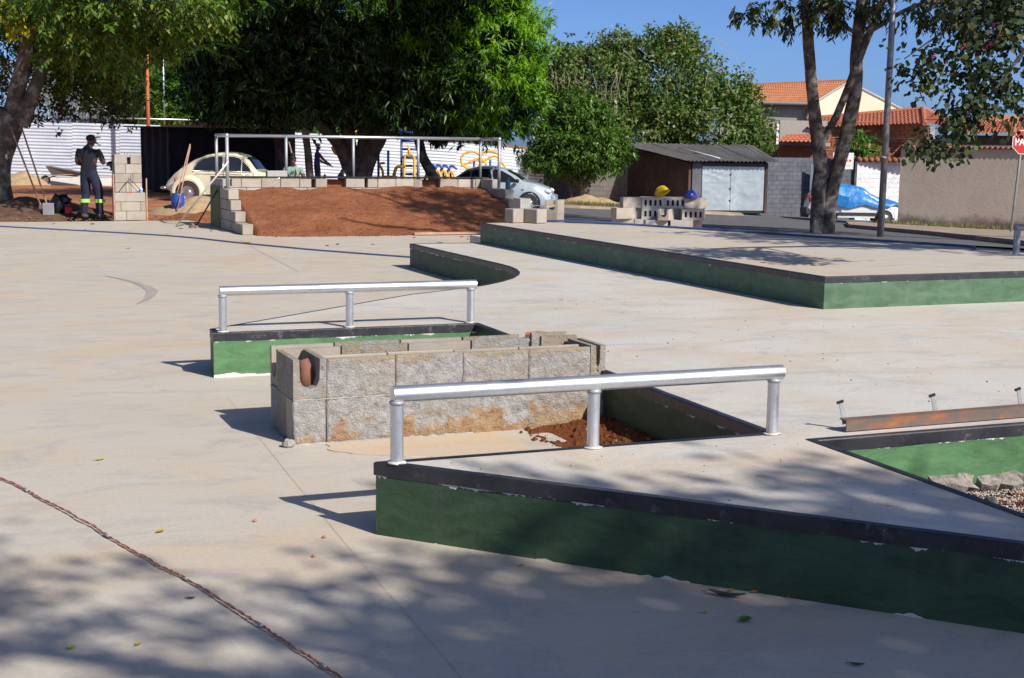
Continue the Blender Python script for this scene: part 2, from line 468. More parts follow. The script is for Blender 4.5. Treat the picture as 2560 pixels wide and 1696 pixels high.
# ------------------------------------------------------------------ plaza slab (lower level)
def sheet(poly, z, cell=1.2):
    pass
mb = MB().prism([(-17, -7), (14, -7), (14, 2.2), (11.8, 9.8), (11.4, 22.5), (11.2, 28.2), (5.0, 28.2), (4.9, 29.15), (-17, 28.9)], -0.16, 0.0)
plaza = tag(mb.build('plaza_pavement', 'concrete', rotz=A0), kind='structure')
def joint(pts, z, w=0.006):   # saw-cut control joint: a dark narrow groove strip
    mb = MB(); vs = []
    for i, (u, v) in enumerate(pts):
        a = Vector(pts[max(i - 1, 0)]); b = Vector(pts[min(i + 1, len(pts) - 1)]); t = (b - a).normalized()
        vs += [(u - t.y * w / 2, v + t.x * w / 2, z), (u + t.y * w / 2, v - t.x * w / 2, z)]
    mb.add(vs, [(2 * i, 2 * i + 1, 2 * i + 3, 2 * i + 2) for i in range(len(pts) - 1)])
    return mb
MAT['joint'] = simple('saw_cut_joint', (0.40, 0.345, 0.285), 0.9, 0, 0.3, 20)  # control joints drawn as thin strips darker than the slab
for pts, w in (([(1.72, 8.9), (1.60, 6.8), (1.52, 5.2), (1.46, 3.6), (1.4, 1.5)], 0.0020), ([(4.75, 23.3), (4.55, 21.0), (4.3, 17.5)], 0.007)):
    joint(pts, 0.004, w).build('control_joint', 'joint', plaza)

# ------------------------------------------------------------------ walled concrete masses with green sides and black edging
def offset_poly(poly, d):
    n = len(poly); out = []
    for i in range(n):
        p0, p1, p2 = Vector(poly[i - 1]), Vector(poly[i]), Vector(poly[(i + 1) % n])
        a = (p1 - p0).normalized(); b = (p2 - p1).normalized()
        na = Vector((-a.y, a.x)); nb = Vector((-b.y, b.x))
        m = (na + nb)
        if m.length < 1e-4: m = na
        m.normalize(); k = d / max(0.3, m.dot(na))
        out.append((p1.x + m.x * k, p1.y + m.y * k))
    return out
def walled(name, poly, edges, zb, zt_, root, wall_mat, top_mat, band=0.056, strip_w=0.038, bare=(), lit=()):
    """slab of the polygon; for each run of edges a painted wall and an L-shaped black edging"""
    inner = offset_poly(poly, strip_w); outp = offset_poly(poly, -0.004); core = offset_poly(poly, 0.012); thin = offset_poly(poly, 0.016)
    n = len(poly)
    MB().prism(core, zb, zt_).build('slab', top_mat, root)
    for run in edges:
        w = MB(); e = MB()
        for i in run:
            j = (i + 1) % n
            a, b = Vector(poly[i]), Vector(poly[j]); L = (b - a).length; k = max(1, int(L / 0.12)); nz = 3
            # wall: gently uneven plaster face
            vs = []
            nn = Vector(((b - a).y, -(b - a).x)).normalized()
            for q in range(k + 1):
                p = a + (b - a) * (q / k)
                for h in range(nz + 1):
                    z = zb + (zt_ - band + 0.002 - zb) * h / nz
                    am = 0 if q in (0, k) else 0.004 * noise.noise(Vector((p.x * 3, p.y * 3, z * 4)))
                    vs.append((p.x + nn.x * am, p.y + nn.y * am, z))
            w.add(vs, [(q * (nz + 1) + h, (q + 1) * (nz + 1) + h, (q + 1) * (nz + 1) + h + 1, q * (nz + 1) + h + 1) for q in range(k) for h in range(nz)])
            # edging: outer face with ragged lower paint line, top strip
            inn = inner if run[0] not in bare else thin
            vs = []; po, pi = (Vector(outp[i]), Vector(outp[j])), (Vector(inn[i]), Vector(inn[j]))
            for q in range(k + 1):
                t = q / k; o = po[0].lerp(po[1], t); p = pi[0].lerp(pi[1], t)
                rag = 0.007 * noise.noise(Vector((o.x * 6, o.y * 6, 1))); wv = 0.003 * noise.noise(Vector((o.x * 9, o.y * 9, 5)))
                if q in (0, k): wv = 0
                vs += [(o.x, o.y, zt_ - band + rag), (o.x, o.y, zt_ - 0.002), (o.x + (p.x - o.x) * 0.1, o.y + (p.y - o.y) * 0.1, zt_ + 0.004), (p.x + wv, p.y + wv, zt_ + 0.004), (o.x + (p.x - o.x) * .3, o.y + (p.y - o.y) * .3, zt_ - band + rag)]
            for q in range(k):
                a5, b5 = q * 5, q * 5 + 5
                e_f = [(a5, b5, b5 + 1, a5 + 1), (a5 + 1, b5 + 1, b5 + 2, a5 + 2), (a5 + 2, b5 + 2, b5 + 3, a5 + 3), (a5 + 4, b5 + 4, b5, a5)]
                e.add([], [])
                for f in e_f: e.f.append([x + len(e.v) for x in f]); e.m.append(0)
            e.v.extend(vs)
        # keep vertex offsets right: faces of each edge were added against the list length before its vertices
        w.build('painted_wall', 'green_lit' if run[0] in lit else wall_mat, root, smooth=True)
        e.build('edging', 'black' if run[0] not in bare else 'joint_dark', root)
arc = []
for k in range(9):
    t = k / 8.0
    # quadratic from the straight green face round to the diagonal edge
    p0, p1, p2 = Vector((5.86, 14.55)), Vector((5.86, 13.05)), Vector((4.55, 12.10))
    p = p0 * (1 - t) ** 2 + p1 * 2 * t * (1 - t) + p2 * t * t
    arc.append((p.x, p.y))
MAT['joint_dark'] = simple('dark_bare_edge', (0.10, 0.09, 0.08), 0.9, 0, 0.3, 12)
deck_poly = [(1.78, 9.70), (3.73, 9.66), (3.62, 5.50), (1.69, 5.53), (3.70, 3.29), (3.74, 5.28), (6.5, 5.25), (6.5, 2.0), (13.5, 2.0), (13.5, 6.0), (11.75, 9.9), (11.3, 19.2), (7.3, 19.2), (7.3, 17.66), (5.88, 17.68)] + arc + [(3.92, 11.74), (1.80, 9.93)]
nd = len(deck_poly)
deck = tag(bpy.data.objects.new('upper_deck', None), kind='structure'); col.objects.link(deck); deck.rotation_euler = (0, 0, A0)
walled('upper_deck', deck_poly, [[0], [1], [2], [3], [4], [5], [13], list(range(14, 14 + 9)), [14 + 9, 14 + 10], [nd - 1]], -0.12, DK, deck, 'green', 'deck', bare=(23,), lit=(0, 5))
plat_poly = [(6.88, 9.70), (11.5, 9.70), (10.72, 12.2), (9.68, 14.6), (8.87, 16.7), (7.92, 17.75), (6.88, 17.66)]
plat = thing('raised_platform', 'long raised concrete platform with green sides and black painted rim', 'platform', UV(0, 0, 0), A0)
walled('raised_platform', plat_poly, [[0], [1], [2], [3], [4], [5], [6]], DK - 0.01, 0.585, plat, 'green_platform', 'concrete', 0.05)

# ------------------------------------------------------------------ grind rails
def grind_rail(label, p0, p1, zb, zr, posts, r=0.035, rp=0.028):
    L = math.hypot(p1[0] - p0[0], p1[1] - p0[1]); a = math.atan2(p1[1] - p0[1], p1[0] - p0[0])
    t = thing('grind_rail', label, 'rail', UV(p0[0], p0[1], zb), A0 + a, 'tubular grind rails on the ledges')
    h = zr - zb
    ns = 30
    MB().tube([(-0.02 + (L + 0.06) * i / ns, 0, h) for i in range(ns + 1)], r, 24).build('rail_tube', 'galv', t, True, auto=40)
    for q in posts:
        MB().tube([(q * L, 0, -0.02), (q * L, 0, h - r + 0.008)], rp, 20).build('post', 'galv', t, True, auto=40)
        MB().tube([(q * L, 0, h - r - 0.010), (q * L, 0, h - r + 0.002), (q * L, 0, h - r + 0.006)], [rp + 0.003, rp + 0.005, rp + 0.001], 20).build('weld', 'galv_dull', t, True)
        MB().ell((q * L, 0, 0.003), (rp + 0.016, rp + 0.014, 0.009), 14, 3, 0, 0.0, 0.4).build('grout_collar', 'deck', t, True)
    return t
grind_rail('galvanized grind rail nearest the camera, on the foreground triangular ledge', (1.77, 5.49), (3.62, 5.47), DK, 0.612, (0.0, 0.495, 1.0))
grind_rail('galvanized grind rail on the ledge behind the grey block box', (1.86, 9.76), (3.72, 9.735), DK, 0.607, (0.0, 0.495, 1.0))

# ------------------------------------------------------------------ hollow and channel block meshes (long axis x, origin at bottom centre)
def hollow_mesh(name, L, W, Hh, mat, cells=2, wall=0.03):
    mb = MB(); xs = [-L / 2]; cw = (L - wall * (cells + 1)) / cells
    for c in range(cells): xs += [-L / 2 + wall + c * (cw + wall), -L / 2 + wall + c * (cw + wall) + cw]
    xs.append(L / 2); ys = [-W / 2, -W / 2 + wall, W / 2 - wall, W / 2]
    nx, ny = len(xs), 4
    for z in (0, Hh):
        o = len(mb.v); mb.v += [(x, y, z) for y in ys for x in xs]
        for j in range(3):
            for i in range(nx - 1):
                if j == 1 and i % 2 == 1: continue
                q = [o + j * nx + i, o + j * nx + i + 1, o + (j + 1) * nx + i + 1, o + (j + 1) * nx + i]
                mb.f.append(q if z else q[::-1]); mb.m.append(0)
    N = nx * ny
    def side(a, b): mb.f.append([a, b, b + N, a + N]); mb.m.append(0)
    for i in range(nx - 1): side(i, i + 1); side(3 * nx + i + 1, 3 * nx + i)
    for j in range(3): side(j * nx + nx - 1, (j + 1) * nx + nx - 1); side((j + 1) * nx, j * nx)
    for c in range(cells):
        i0, i1 = 1 + 2 * c, 2 + 2 * c
        side(nx + i1, nx + i0); side(2 * nx + i0, 2 * nx + i1); side(nx + i0, 2 * nx + i0); side(2 * nx + i1, nx + i1)
    me = bpy.data.meshes.new(name); me.from_pydata(mb.v, [], mb.f); me.materials.append(MAT[mat]); me.update()
    return me
def channel_mesh(name, L, W, Hh, mat, wall=0.028, floor_=0.05):
    prof = [(-W / 2, 0), (W / 2, 0), (W / 2, Hh), (W / 2 - wall, Hh), (W / 2 - wall - 0.004, floor_ + 0.05), (W / 2 - wall - 0.022, floor_ + 0.012), (0, floor_), (-W / 2 + wall + 0.022, floor_ + 0.012), (-W / 2 + wall + 0.004, floor_ + 0.05), (-W / 2 + wall, Hh), (-W / 2, Hh)]
    mb = MB(); n = len(prof)
    mb.v = [(-L / 2, y, z) for y, z in prof] + [(L / 2, y, z) for y, z in prof]
    for i in range(n): j = (i + 1) % n; mb.f.append([i, i + n, j + n, j])
    tri = tessellate_polygon([[Vector((y, z, 0)) for y, z in prof]])
    for t in tri: mb.f.append(list(t)); mb.f.append([q + n for q in t][::-1])
    me = bpy.data.meshes.new(name); me.from_pydata(mb.v, [], mb.f); me.materials.append(MAT[mat])
    bm = bmesh.new(); bm.from_mesh(me); bmesh.ops.recalc_face_normals(bm, faces=bm.faces); bm.to_mesh(me); bm.free(); me.update()
    return me
def solid_mesh(name, L, W, Hh, mat, b=0.006):
    mb = MB().bbox(-L / 2, L / 2, -W / 2, W / 2, 0, Hh, b)
    me = bpy.data.meshes.new(name); me.from_pydata(mb.v, [], mb.f); me.materials.append(MAT[mat]); me.update()
    return me
HOL = hollow_mesh('hollow_block', 0.39, 0.14, 0.19, 'block')
HOLG = hollow_mesh('hollow_block_grey', 0.39, 0.19, 0.19, 'block_grey')
HOLW = hollow_mesh('hollow_block_wide', 0.39, 0.19, 0.19, 'block')
CHN = channel_mesh('channel_block', 0.39, 0.19, 0.19, 'block')
CHNH = channel_mesh('half_channel_block', 0.19, 0.19, 0.19, 'block')
SOL = solid_mesh('solid_block', 0.39, 0.14, 0.19, 'block')
SOLH = solid_mesh('solid_half_block', 0.19, 0.14, 0.19, 'block')
def put(me, parent, u, v, z, rot=0.0, name='block', tilt=(0, 0), scale=None):
    o = link(name, me, parent, (u, v, z)); o.rotation_euler = (tilt[0], tilt[1], rot)
    if scale: o.scale = scale
    return o

# ------------------------------------------------------------------ foreground box of channel blocks
bx = thing('block_box', 'unfinished grey box of rendered concrete channel blocks in front of the stair pit', 'block wall', UV(1.78, 7.36, 0), A0)
def rough_face(x0, x1, z0, z1, y, nx, nz, amp, seed, back=0.05):
    """a slab with a lumpy, cement-splashed front face at y (facing -y)"""
    mb = MB(); vs = []
    for j in range(nz + 1):
        for i in range(nx + 1):
            x = x0 + (x1 - x0) * i / nx; z = z0 + (z1 - z0) * j / nz
            e = (i in (0, nx)) or (j in (0, nz))
            d = amp * (noise.noise(Vector((x * 14 + seed, z * 14, 0))) + 0.6 * noise.noise(Vector((x * 40, z * 40 + seed, 2))))
            if e: d = d * .8 + 0.002
            vs.append((x, y + d, z))
    o = len(vs); vs += [(x0, y + back, z0), (x1, y + back, z0), (x1, y + back, z1), (x0, y + back, z1)]
    fs = [(j * (nx + 1) + i, j * (nx + 1) + i + 1, (j + 1) * (nx + 1) + i + 1, (j + 1) * (nx + 1) + i) for j in range(nz) for i in range(nx)]
    fs += [tuple(range(nx, -1, -1)) + (o, o + 1), tuple(nz * (nx + 1) + i for i in range(nx + 1)) + (o + 2, o + 3),
           tuple(j * (nx + 1) for j in range(nz + 1)) + (o + 3, o), tuple(j * (nx + 1) + nx for j in range(nz, -1, -1)) + (o + 1, o + 2)]
    return mb.add(vs, fs)
W_ = 0.19; Z1, Z2 = 0.252, 0.472
# lower course of the front: wide rendered blocks standing down into the pit on the right
xe = [0.0, 0.185, 0.585, 0.99, 1.40, 1.80, 1.92]
for k in range(6):
    x0, x1 = xe[k] + 0.003, xe[k + 1] - 0.003
    zb = -0.02 if k < 3 else -0.13
    MB().bbox(x0, x1, 0.035, 0.19, zb, Z1 - 0.004).build('block', 'block', bx)
rough_face(0.0, 0.181, -0.02, Z1 + 0.001, 0.0, 16, 26, 0.006, 1.1, 0.034).build('render_coat', 'stucco_block', bx, True)
rough_face(0.189, 1.92, -0.13, Z1 + 0.002, 0.0, 150, 34, 0.012, 4.7, 0.034).build('render_coat', 'stucco_block', bx, True)
# upper course, front row: channel blocks along u with a rendered outer leaf
for k in range(1, 5):
    x0, x1 = xe[k] + 0.0028, xe[k + 1] - 0.0028
    dz = random.uniform(-0.005, 0.004)
    rough_face(x0, x1, Z1, Z2 + dz, 0.0, max(4, int((x1 - x0) / 0.014)), 18, 0.010, 20 + k * 2.3, 0.034).build('block', 'stucco_block', bx, True)
    MB().bbox(x0, x1, 0.155, 0.185, Z1, Z2 + dz - 0.006, 0.004).bbox(x0, x1, 0.036, 0.153, Z1, Z1 + 0.05, 0.004).build('block', 'block', bx)
# corner channel blocks running front to back
def chan_v(name, x0, y0, y1, z0, h, mat, par, w=0.185):
    me = channel_mesh(name, y1 - y0, w, h, mat, 0.034, 0.055)
    return put(me, par, x0 + w / 2, (y0 + y1) / 2, z0, math.pi / 2)
chan_v('corner_block', 0.0, 0.0, 0.385, Z1 + 0.004, Z2 - Z1, 'smeared', bx)
chan_v('corner_block', 1.815, 0.03, 0.36, Z1 + 0.004, Z2 - Z1 - 0.004, 'smeared', bx, 0.098)
# left and right lower returns, back row both courses
MB().bbox(0.0, 0.185, 0.195, 0.53, -0.02, Z1, 0.012, 0, 0.006).build('block', 'smeared', bx)
MB().bbox(1.73, 1.90, 0.195, 0.53, -0.12, Z1, 0.006, 0, 0.002).build('block', 'block', bx)
xb = [0.0, 0.38, 0.79, 1.19, 1.575]
for k in range(4):
    x0, x1 = xb[k] + 0.006, xb[k + 1] - 0.006
    MB().bbox(x0, x1, 0.395, 0.585, -0.06, Z1 - 0.004, 0.005).build('block', 'block', bx)
    me = channel_mesh('channel_block', x1 - x0, 0.185, Z2 - Z1 + 0.005, 'smeared' if k % 2 else 'block', 0.032, 0.05)
    put(me, bx, (x0 + x1) / 2, 0.49, Z1 + 0.002 + random.uniform(-0.003, 0.003))
me = channel_mesh('channel_block', 0.24, 0.185, Z2 - Z1 + 0.01, 'smeared', 0.032, 0.05); put(me, bx, 1.77, 0.48, Z1 + 0.004)
MB().bbox(1.60, 1.90, 0.395, 0.585, -0.06, Z1 - 0.004, 0.005).build('block', 'block', bx)
# mortar squeezed along the bed joint and the foot
def bead(path, r, n, seed, mat, parent, name='mortar_bead'):
    mb = MB(); pts = []; rs = []
    for i in range(n + 1):
        t = i / n * (len(path) - 1); k = min(int(t), len(path) - 2); f = t - k
        p = Vector(path[k]).lerp(Vector(path[k + 1]), f)
        w = noise.noise(Vector((i * 0.37 + seed, seed, 0)))
        pts.append(p + Vector((0, 0.004 * w, 0.003 * noise.noise(Vector((i * .5, seed, 3)))))); rs.append(max(0.002, r * (0.75 + 0.9 * w)))
    return mb.tube(pts, rs, 6).build(name, mat, parent, True)
bead([(0.0, 0.003, 0.250), (0.95, 0.004, 0.252)], 0.007, 50, 3, 'mortar', bx)
bead([(-0.02, 0.3, 0.0), (-0.02, 0.0, 0.0), (0.5, -0.012, 0.0), (1.05, -0.012, 0.0)], 0.014, 110, 5, 'mortar', bx)
bead([(0.002, 0.39, 0.250), (0.0, 0.53, 0.250)], 0.009, 14, 9, 'mortar', bx)
shard = MB().tube([(0.095, 0.11, Z1 + 0.06), (0.102, 0.12, Z1 + 0.15), (0.090, 0.13, Z1 + 0.205)], [0.045, 0.040, 0.030], 7)
tag(shard.build('clay_shard', simple('brown_clay_shard', (.20, .09, .055), .9), None, True, UV(1.78, 7.36, 0), A0), 'reddish clay tile piece stuck in the open corner channel block', 'tile shard')
lump = MB().ell((0, 0, 0.018), (0.035, 0.03, 0.028), 8, 5, 0, -0.7, 0.5)
tag(lump.build('mortar_lump', 'mortar', None, False, UV(1.745, 7.33, 0)), 'small grey mortar lump at the foot of the block box corner', 'rubble')
br = MB().bbox(-0.08, 0.08, -0.045, 0.045, 0, 0.045, 0.012, 0, .004)
o = tag(br.build('clay_brick', simple('orange_clay', (0.50, 0.19, 0.08), 0.9), None, False, UV(3.86, 8.82, DK), A0 + 0.5), 'orange clay brick lying on the deck edge behind the block box', 'brick')
# orange-stained skim patch by the foot of the box
N3 = lambda x, y, z=0.0: noise.noise(Vector((x, y, z)))
MAT['stain'] = concrete('orange_stained_skim', (0.54, 0.43, 0.31), (0.55, 0.39, 0.235), (0.48, 0.43, 0.36))
sp_ = [(1.95, 7.33), (1.93, 7.20), (2.02, 7.06), (2.22, 6.92), (2.40, 6.84), (2.50, 6.70), (2.62, 6.30), (2.75, 5.95), (2.85, 5.56), (3.05, 5.56), (3.08, 6.2), (3.02, 6.8), (2.93, 7.33)]
sp2 = []
for (a_, b_) in zip(sp_, sp_[1:]):
    for q in range(6): t_ = q / 6; x_, y_ = a_[0] + (b_[0] - a_[0]) * t_, a_[1] + (b_[1] - a_[1]) * t_; sp2.append((x_ + .025 * N3(x_ * 9, y_ * 9), y_ + (.025 * N3(x_ * 9, y_ * 9, 4) if q or True else 0)))
mb = MB().prism(sp2 + [sp_[-1]], 0.001, 0.005)
scuff = [(1.90, 17.48, .02), (2.02, 17.1, .05), (2.13, 16.66, .07), (2.20, 16.1, .10), (2.20, 15.59, .13), (2.12, 15.15, .11), (2.02, 14.75, .06), (1.86, 14.33, .01)]
sm = MB(); sm.add([q for (a_, b_, w_) in scuff for q in ((a_ - w_ / 2, b_, .004), (a_ + w_ / 2, b_, .004))], [(2 * i, 2 * i + 1, 2 * i + 3, 2 * i + 2) for i in range(len(scuff) - 1)])
sm.build('tyre_scuff', simple('rubber_scuff_on_concrete', (.33, .30, .275), .85, 0, .15, 6), plaza)
mb.build('stained_patch', 'stain', plaza)

# ------------------------------------------------------------------ rubble and earth in the pits
def clod_field(name, poly_fn, n, zr, sizes, mat, seed, flat=0.7):
    rnd_ = random.Random(seed); mb = MB()
    for _ in range(n):
        u, v = poly_fn(rnd_); s = sizes[0] + (sizes[1] - sizes[0]) * rnd_.random() ** 3
        z = zr(u, v)
        vs = [(u + s * x * rnd_.uniform(.6, 1.2), v + s * y * rnd_.uniform(.6, 1.2), z + s * zz * flat * rnd_.uniform(.6, 1.2)) for x, y, zz in ((1, 0, 0), (-.5, .87, 0), (-.5, -.87, 0), (0.1, 0.1, 1.0), (0, 0, -.6), (.5, .6, .6))]
        mb.add(vs, [(0, 5, 3), (5, 1, 3), (1, 2, 3), (2, 0, 3), (0, 1, 5), (1, 0, 4), (2, 1, 4), (0, 2, 4)])
    return tag(mb.build(name, mat, None, False, (0, 0, 0), A0), kind='stuff')
def heap(u0, u1, v0, v1, zf, name, mat, n=40):
    mb = MB(); vs = [(u0 + (u1 - u0) * i / n, v0 + (v1 - v0) * j / n, zf(u0 + (u1 - u0) * i / n, v0 + (v1 - v0) * j / n)) for j in range(n + 1) for i in range(n + 1)]
    fs = [(j * (n + 1) + i, j * (n + 1) + i + 1, (j + 1) * (n + 1) + i + 1, (j + 1) * (n + 1) + i) for j in range(n) for i in range(n)]
    return tag(mb.add(vs, fs).build(name, mat, None, True, (0, 0, 0), A0), kind='stuff')
N3 = lambda x, y, z=0.0: noise.noise(Vector((x, y, z)))
zf1 = lambda u, v: -0.02 + 0.07 * max(0, (u - 3.0) / 0.6) + 0.03 * N3(u * 6, v * 6)
heap(3.15, 3.72, 5.54, 7.34, lambda u, v: max(zf1(u, v), .006 * (u > 3.25) - .004), 'earth_patch', 'clods')
clod_field('earth_clods', lambda q: (3.08 + 0.62 * q.random() ** 0.6, 5.58 + 1.75 * q.random()), 800, zf1, (0.008, 0.035), 'clods', 3)
clod_field('grey_rubble', lambda q: (3.1 + .6 * q.random(), 5.6 + 1.7 * q.random()), 80, zf1, (.006, .022), simple('dusty_rubble', (.22, .18, .15), .95), 6)
zf2 = lambda u, v: -0.02 + 0.03 * N3(u * 4, v * 4) + 0.07 * max(0, min(1, (4.9 - v) / 0.5)) + 0.02 * N3(u * 13, v * 13)
heap(3.76, 6.4, 2.3, 5.24, lambda u, v: max(zf2(u, v), 0.006), 'earth_patch', 'clods', 60)
clod_field('earth_clods', lambda q: (3.8 + 1.6 * q.random(), 2.6 + 2.15 * q.random()), 1200, zf2, (0.008, 0.05), 'clods', 4)
MAT['gravel'] = simple('crushed_stone', (0.46, 0.40, 0.34), 0.9, 0, 0.25, 30)
clod_field('gravel_spill', lambda q: (3.95 + 1.25 * q.random(), 4.70 + 0.40 * q.random()), 2600, lambda u, v: 0.03 + 0.04 * (v - 4.7) + 0.015 * N3(u * 9, v * 9), (0.006, 0.012), 'gravel', 5)
rb = random.Random(11)
where = ['at the left end of the rubble', 'second from the left in the rubble', 'third from the left in the rubble', 'left of the middle of the rubble', 'in the middle of the rubble', 'right of the middle of the rubble', 'towards the right of the rubble', 'near the right end of the rubble', 'at the right end of the rubble', 'loose beside the gravel', 'half buried in the gravel', 'on the red earth beside the gravel']
MAT['chunk'] = simple('broken_concrete', (0.27, 0.235, 0.20), 0.95, 0, 0.45, 22, 1.0, 40)
for k in range(12):
    u = 4.02 + .125 * k if k < 9 else 4.2 + .22 * (k - 9); v = 5.19 - rb.uniform(0, .05) if k < 9 else 5.02 - .06 * (k - 8); s = rb.uniform(.06, .10) if k < 9 else .035; h = rb.uniform(.022, .04)
    mb = MB(); n = 8; ring = []
    for j in range(n):
        a = 2 * math.pi * j / n + rb.uniform(-.25, .25); q = s * rb.uniform(0.45, 1.25); ring.append((math.cos(a) * q, math.sin(a) * q * 0.8))
    vs = [(x, y, h + rb.uniform(-.008, .008)) for x, y in ring] + [(x * rb.uniform(.75, 1.0), y * rb.uniform(.75, 1.0), -rb.uniform(0, .03)) for x, y in ring] + [(0, 0, h + rb.uniform(0, .012)), (0, 0, -.02)]
    fs = []
    for j in range(n):
        j2 = (j + 1) % n; fs += [(n + j, n + j2, j2, j), (j, j2, 2 * n), (n + j2, n + j, 2 * n + 1)]
    o = mb.add(vs, fs).build('concrete_chunk', 'chunk', None, False, UV(u, v, 0.05 + rb.uniform(0, .02))); o.rotation_euler = (rb.uniform(-.1, .75), rb.uniform(-.35, .35), A0 + rb.uniform(-.4, .4))
    tag(o, 'jagged broken slab piece below the green wall, ' + where[k], 'rubble', 'broken pieces under the green pit wall')

# ------------------------------------------------------------------ rusty angle beam with tie tabs
bm_ = thing('steel_beam', 'rusty steel angle beam with three galvanized tabs lying on the deck', 'beam', UV(3.98, 5.385, DK + 0.006), A0 + 0.006)
MB().prism([(0, 0), (0.0, 0), (0, 0)], 0, 0) if False else None
L_ = 1.75
MB().add([(0, 0, 0), (0, 0.006, 0), (0, 0.006, 0.046), (0, 0.055, 0.050), (0, 0.055, 0.056), (0, 0.0, 0.054), (L_, 0, 0), (L_, 0.006, 0), (L_, 0.006, 0.046), (L_, 0.055, 0.050), (L_, 0.055, 0.056), (L_, 0.0, 0.054)],
         [(0, 6, 7, 1), (1, 7, 8, 2), (2, 8, 9, 3), (3, 9, 10, 4), (4, 10, 11, 5), (5, 11, 6, 0), (0, 1, 2, 5), (2, 3, 4, 5), (6, 11, 8, 7), (8, 11, 10, 9)]).build('angle', 'rust', bm_)
for q in (0.05, 0.60, 1.145):
    m4 = Matrix.Translation((q, 0.075, 0.0)) @ Matrix.Rotation(R(-14), 4, 'Y')
    t_ = MB().box(-0.012, 0.012, -0.002, 0.002, 0.02, 0.135, 0, m4).build('tab', 'galv_dull', bm_)
    MB().box(-0.022, 0.014, -0.003, 0.006, 0.128, 0.140, 0, m4).build('hook', 'dark', t_)

# ------------------------------------------------------------------ twisted cable, hoses
def catmull(pts, k=14):
    P = [Vector(p) for p in pts]; out = []
    for i in range(len(P) - 1):
        a, b, c, d = P[max(i - 1, 0)], P[i], P[i + 1], P[min(i + 2, len(P) - 1)]
        for j in range(k):
            t = j / k
            out.append(0.5 * ((2 * b) + (c - a) * t + (2 * a - 5 * b + 4 * c - d) * t * t + (3 * b - a - 3 * c + d) * t ** 3))
    out.append(P[-1]); return out
cb = catmull([(-0.15, 7.75, 0.008), (0.25, 7.07, 0.008), (0.40, 6.62, 0.008), (0.53, 6.20, 0.012), (0.655, 5.74, 0.008), (0.765, 5.36, 0.009), (0.845, 5.12, 0.008), (0.955, 4.66, 0.012), (1.015, 4.42, 0.008), (1.075, 4.16, 0.010), (1.16, 3.80, 0.008), (1.3, 3.1, 0.008)], 26)
ct = thing('twisted_cable', 'brown twisted pair cable snaking across the foreground concrete', 'cable', UV(0, 0, 0), A0)
for ph in (0, math.pi):
    pts = []
    for i, p in enumerate(cb):
        t = (cb[min(i + 1, len(cb) - 1)] - cb[max(i - 1, 0)]).normalized(); s_ = Vector((-t.y, t.x, 0))
        an = i * 0.62 + ph + 1.5 * N3(i * 0.11, 4.0); r_ = 0.0028 * (1 + 0.7 * abs(N3(i * 0.09, ph)))
        wob = 0.008 * N3(i * 0.12, 9.0)
        pts.append(p + s_ * (math.cos(an) * r_ + wob) + Vector((0, 0, math.sin(an) * r_ + 0.002)))
    MB().tube(pts, 0.0027, 6).build('strand', 'copper', ct, True)
for k in (40, 95, 150, 190, 236):
    a, b = cb[k], cb[k + 3]
    MB().tube([a + Vector((0, 0, .002)), b + Vector((0, 0, .002))], 0.0068, 8).build('tape', 'galv_dull', ct, True)
h1 = catmull([(0.2, 28.6, 0.012), (1.15, 27.55, 0.012), (3.62, 24.56, 0.012), (4.6, 22.4, 0.012), (5.43, 20.67, 0.012), (6.35, 19.16, 0.012), (6.9, 18.3, 0.012), (7.1, 18.0, 0.012)], 12)
tag(MB().tube([Vector((p.x + 0.03 * N3(i * .2, 1), p.y, p.z)) for i, p in enumerate(h1)], 0.014, 6).build('water_hose', 'hose', None, True, (0, 0, 0), A0), 'blue hose stretched across the far left plaza to the curved ledge', 'hose')
h2 = catmull([(7.75, 17.72, 0.60), (8.2, 17.2, 0.625), (8.75, 16.6, 0.602), (9.25, 15.45, 0.602), (9.58, 14.62, 0.602), (10.1, 13.4, 0.602), (10.55, 12.35, 0.602), (10.45, 12.0, 0.602)], 12)
tag(MB().tube(h2, 0.015, 6).build('water_hose', 'hose', None, True, (0, 0, 0), A0), 'blue hose lying along the back edge of the raised platform', 'hose')
pr_ = thing('pipe_barrier', 'short grey pipe barrier at the right edge behind the raised platform', 'barrier', UV(10.43, 11.36, 0.585), A0)
MB().tube([(0, 0, -0.6), (0, 0, 0.27)], 0.035, 12).build('post', 'galv_dull', pr_, True)
MB().tube([(-0.02, 0, 0.28), (0.9, -0.2, 0.28)], 0.035, 12).build('rail_tube', 'galv_dull', pr_, True)

# ------------------------------------------------------------------ unfinished block quarter pipe with earth fill at the back of the plaza
qp = thing('block_ramp', 'unfinished concrete block ramp shell filled with red earth at the back of the plaza', 'block ramp', UV(5.02, 24.44, 0), A0)
qx, qy = 5.02, 24.44
def course(u0, steps, seed):
    q = random.Random(seed)
    for k, vf in enumerate(steps):
        v = vf; z = 0.0 + k * 0.19
        first = True
        while v < 26.40:
            L = 0.39 if (first or k % 2 == 0) else 0.39
            if v + L > 26.46: L = 26.46 - v
            if L < 0.06: break
            MB().bbox(0, 0.19, 0.004, L - 0.004, 0.004, 0.186, 0.008, 0, 0.002).build('block', 'block', qp, False, (u0 - qx + q.uniform(-.004, .004), v - qy, z))
            v += L; first = False
course(5.03, [24.44, 25.08, 25.47, 25.65], 1)
course(10.52, [24.44, 25.08, 25.47, 25.65], 2)
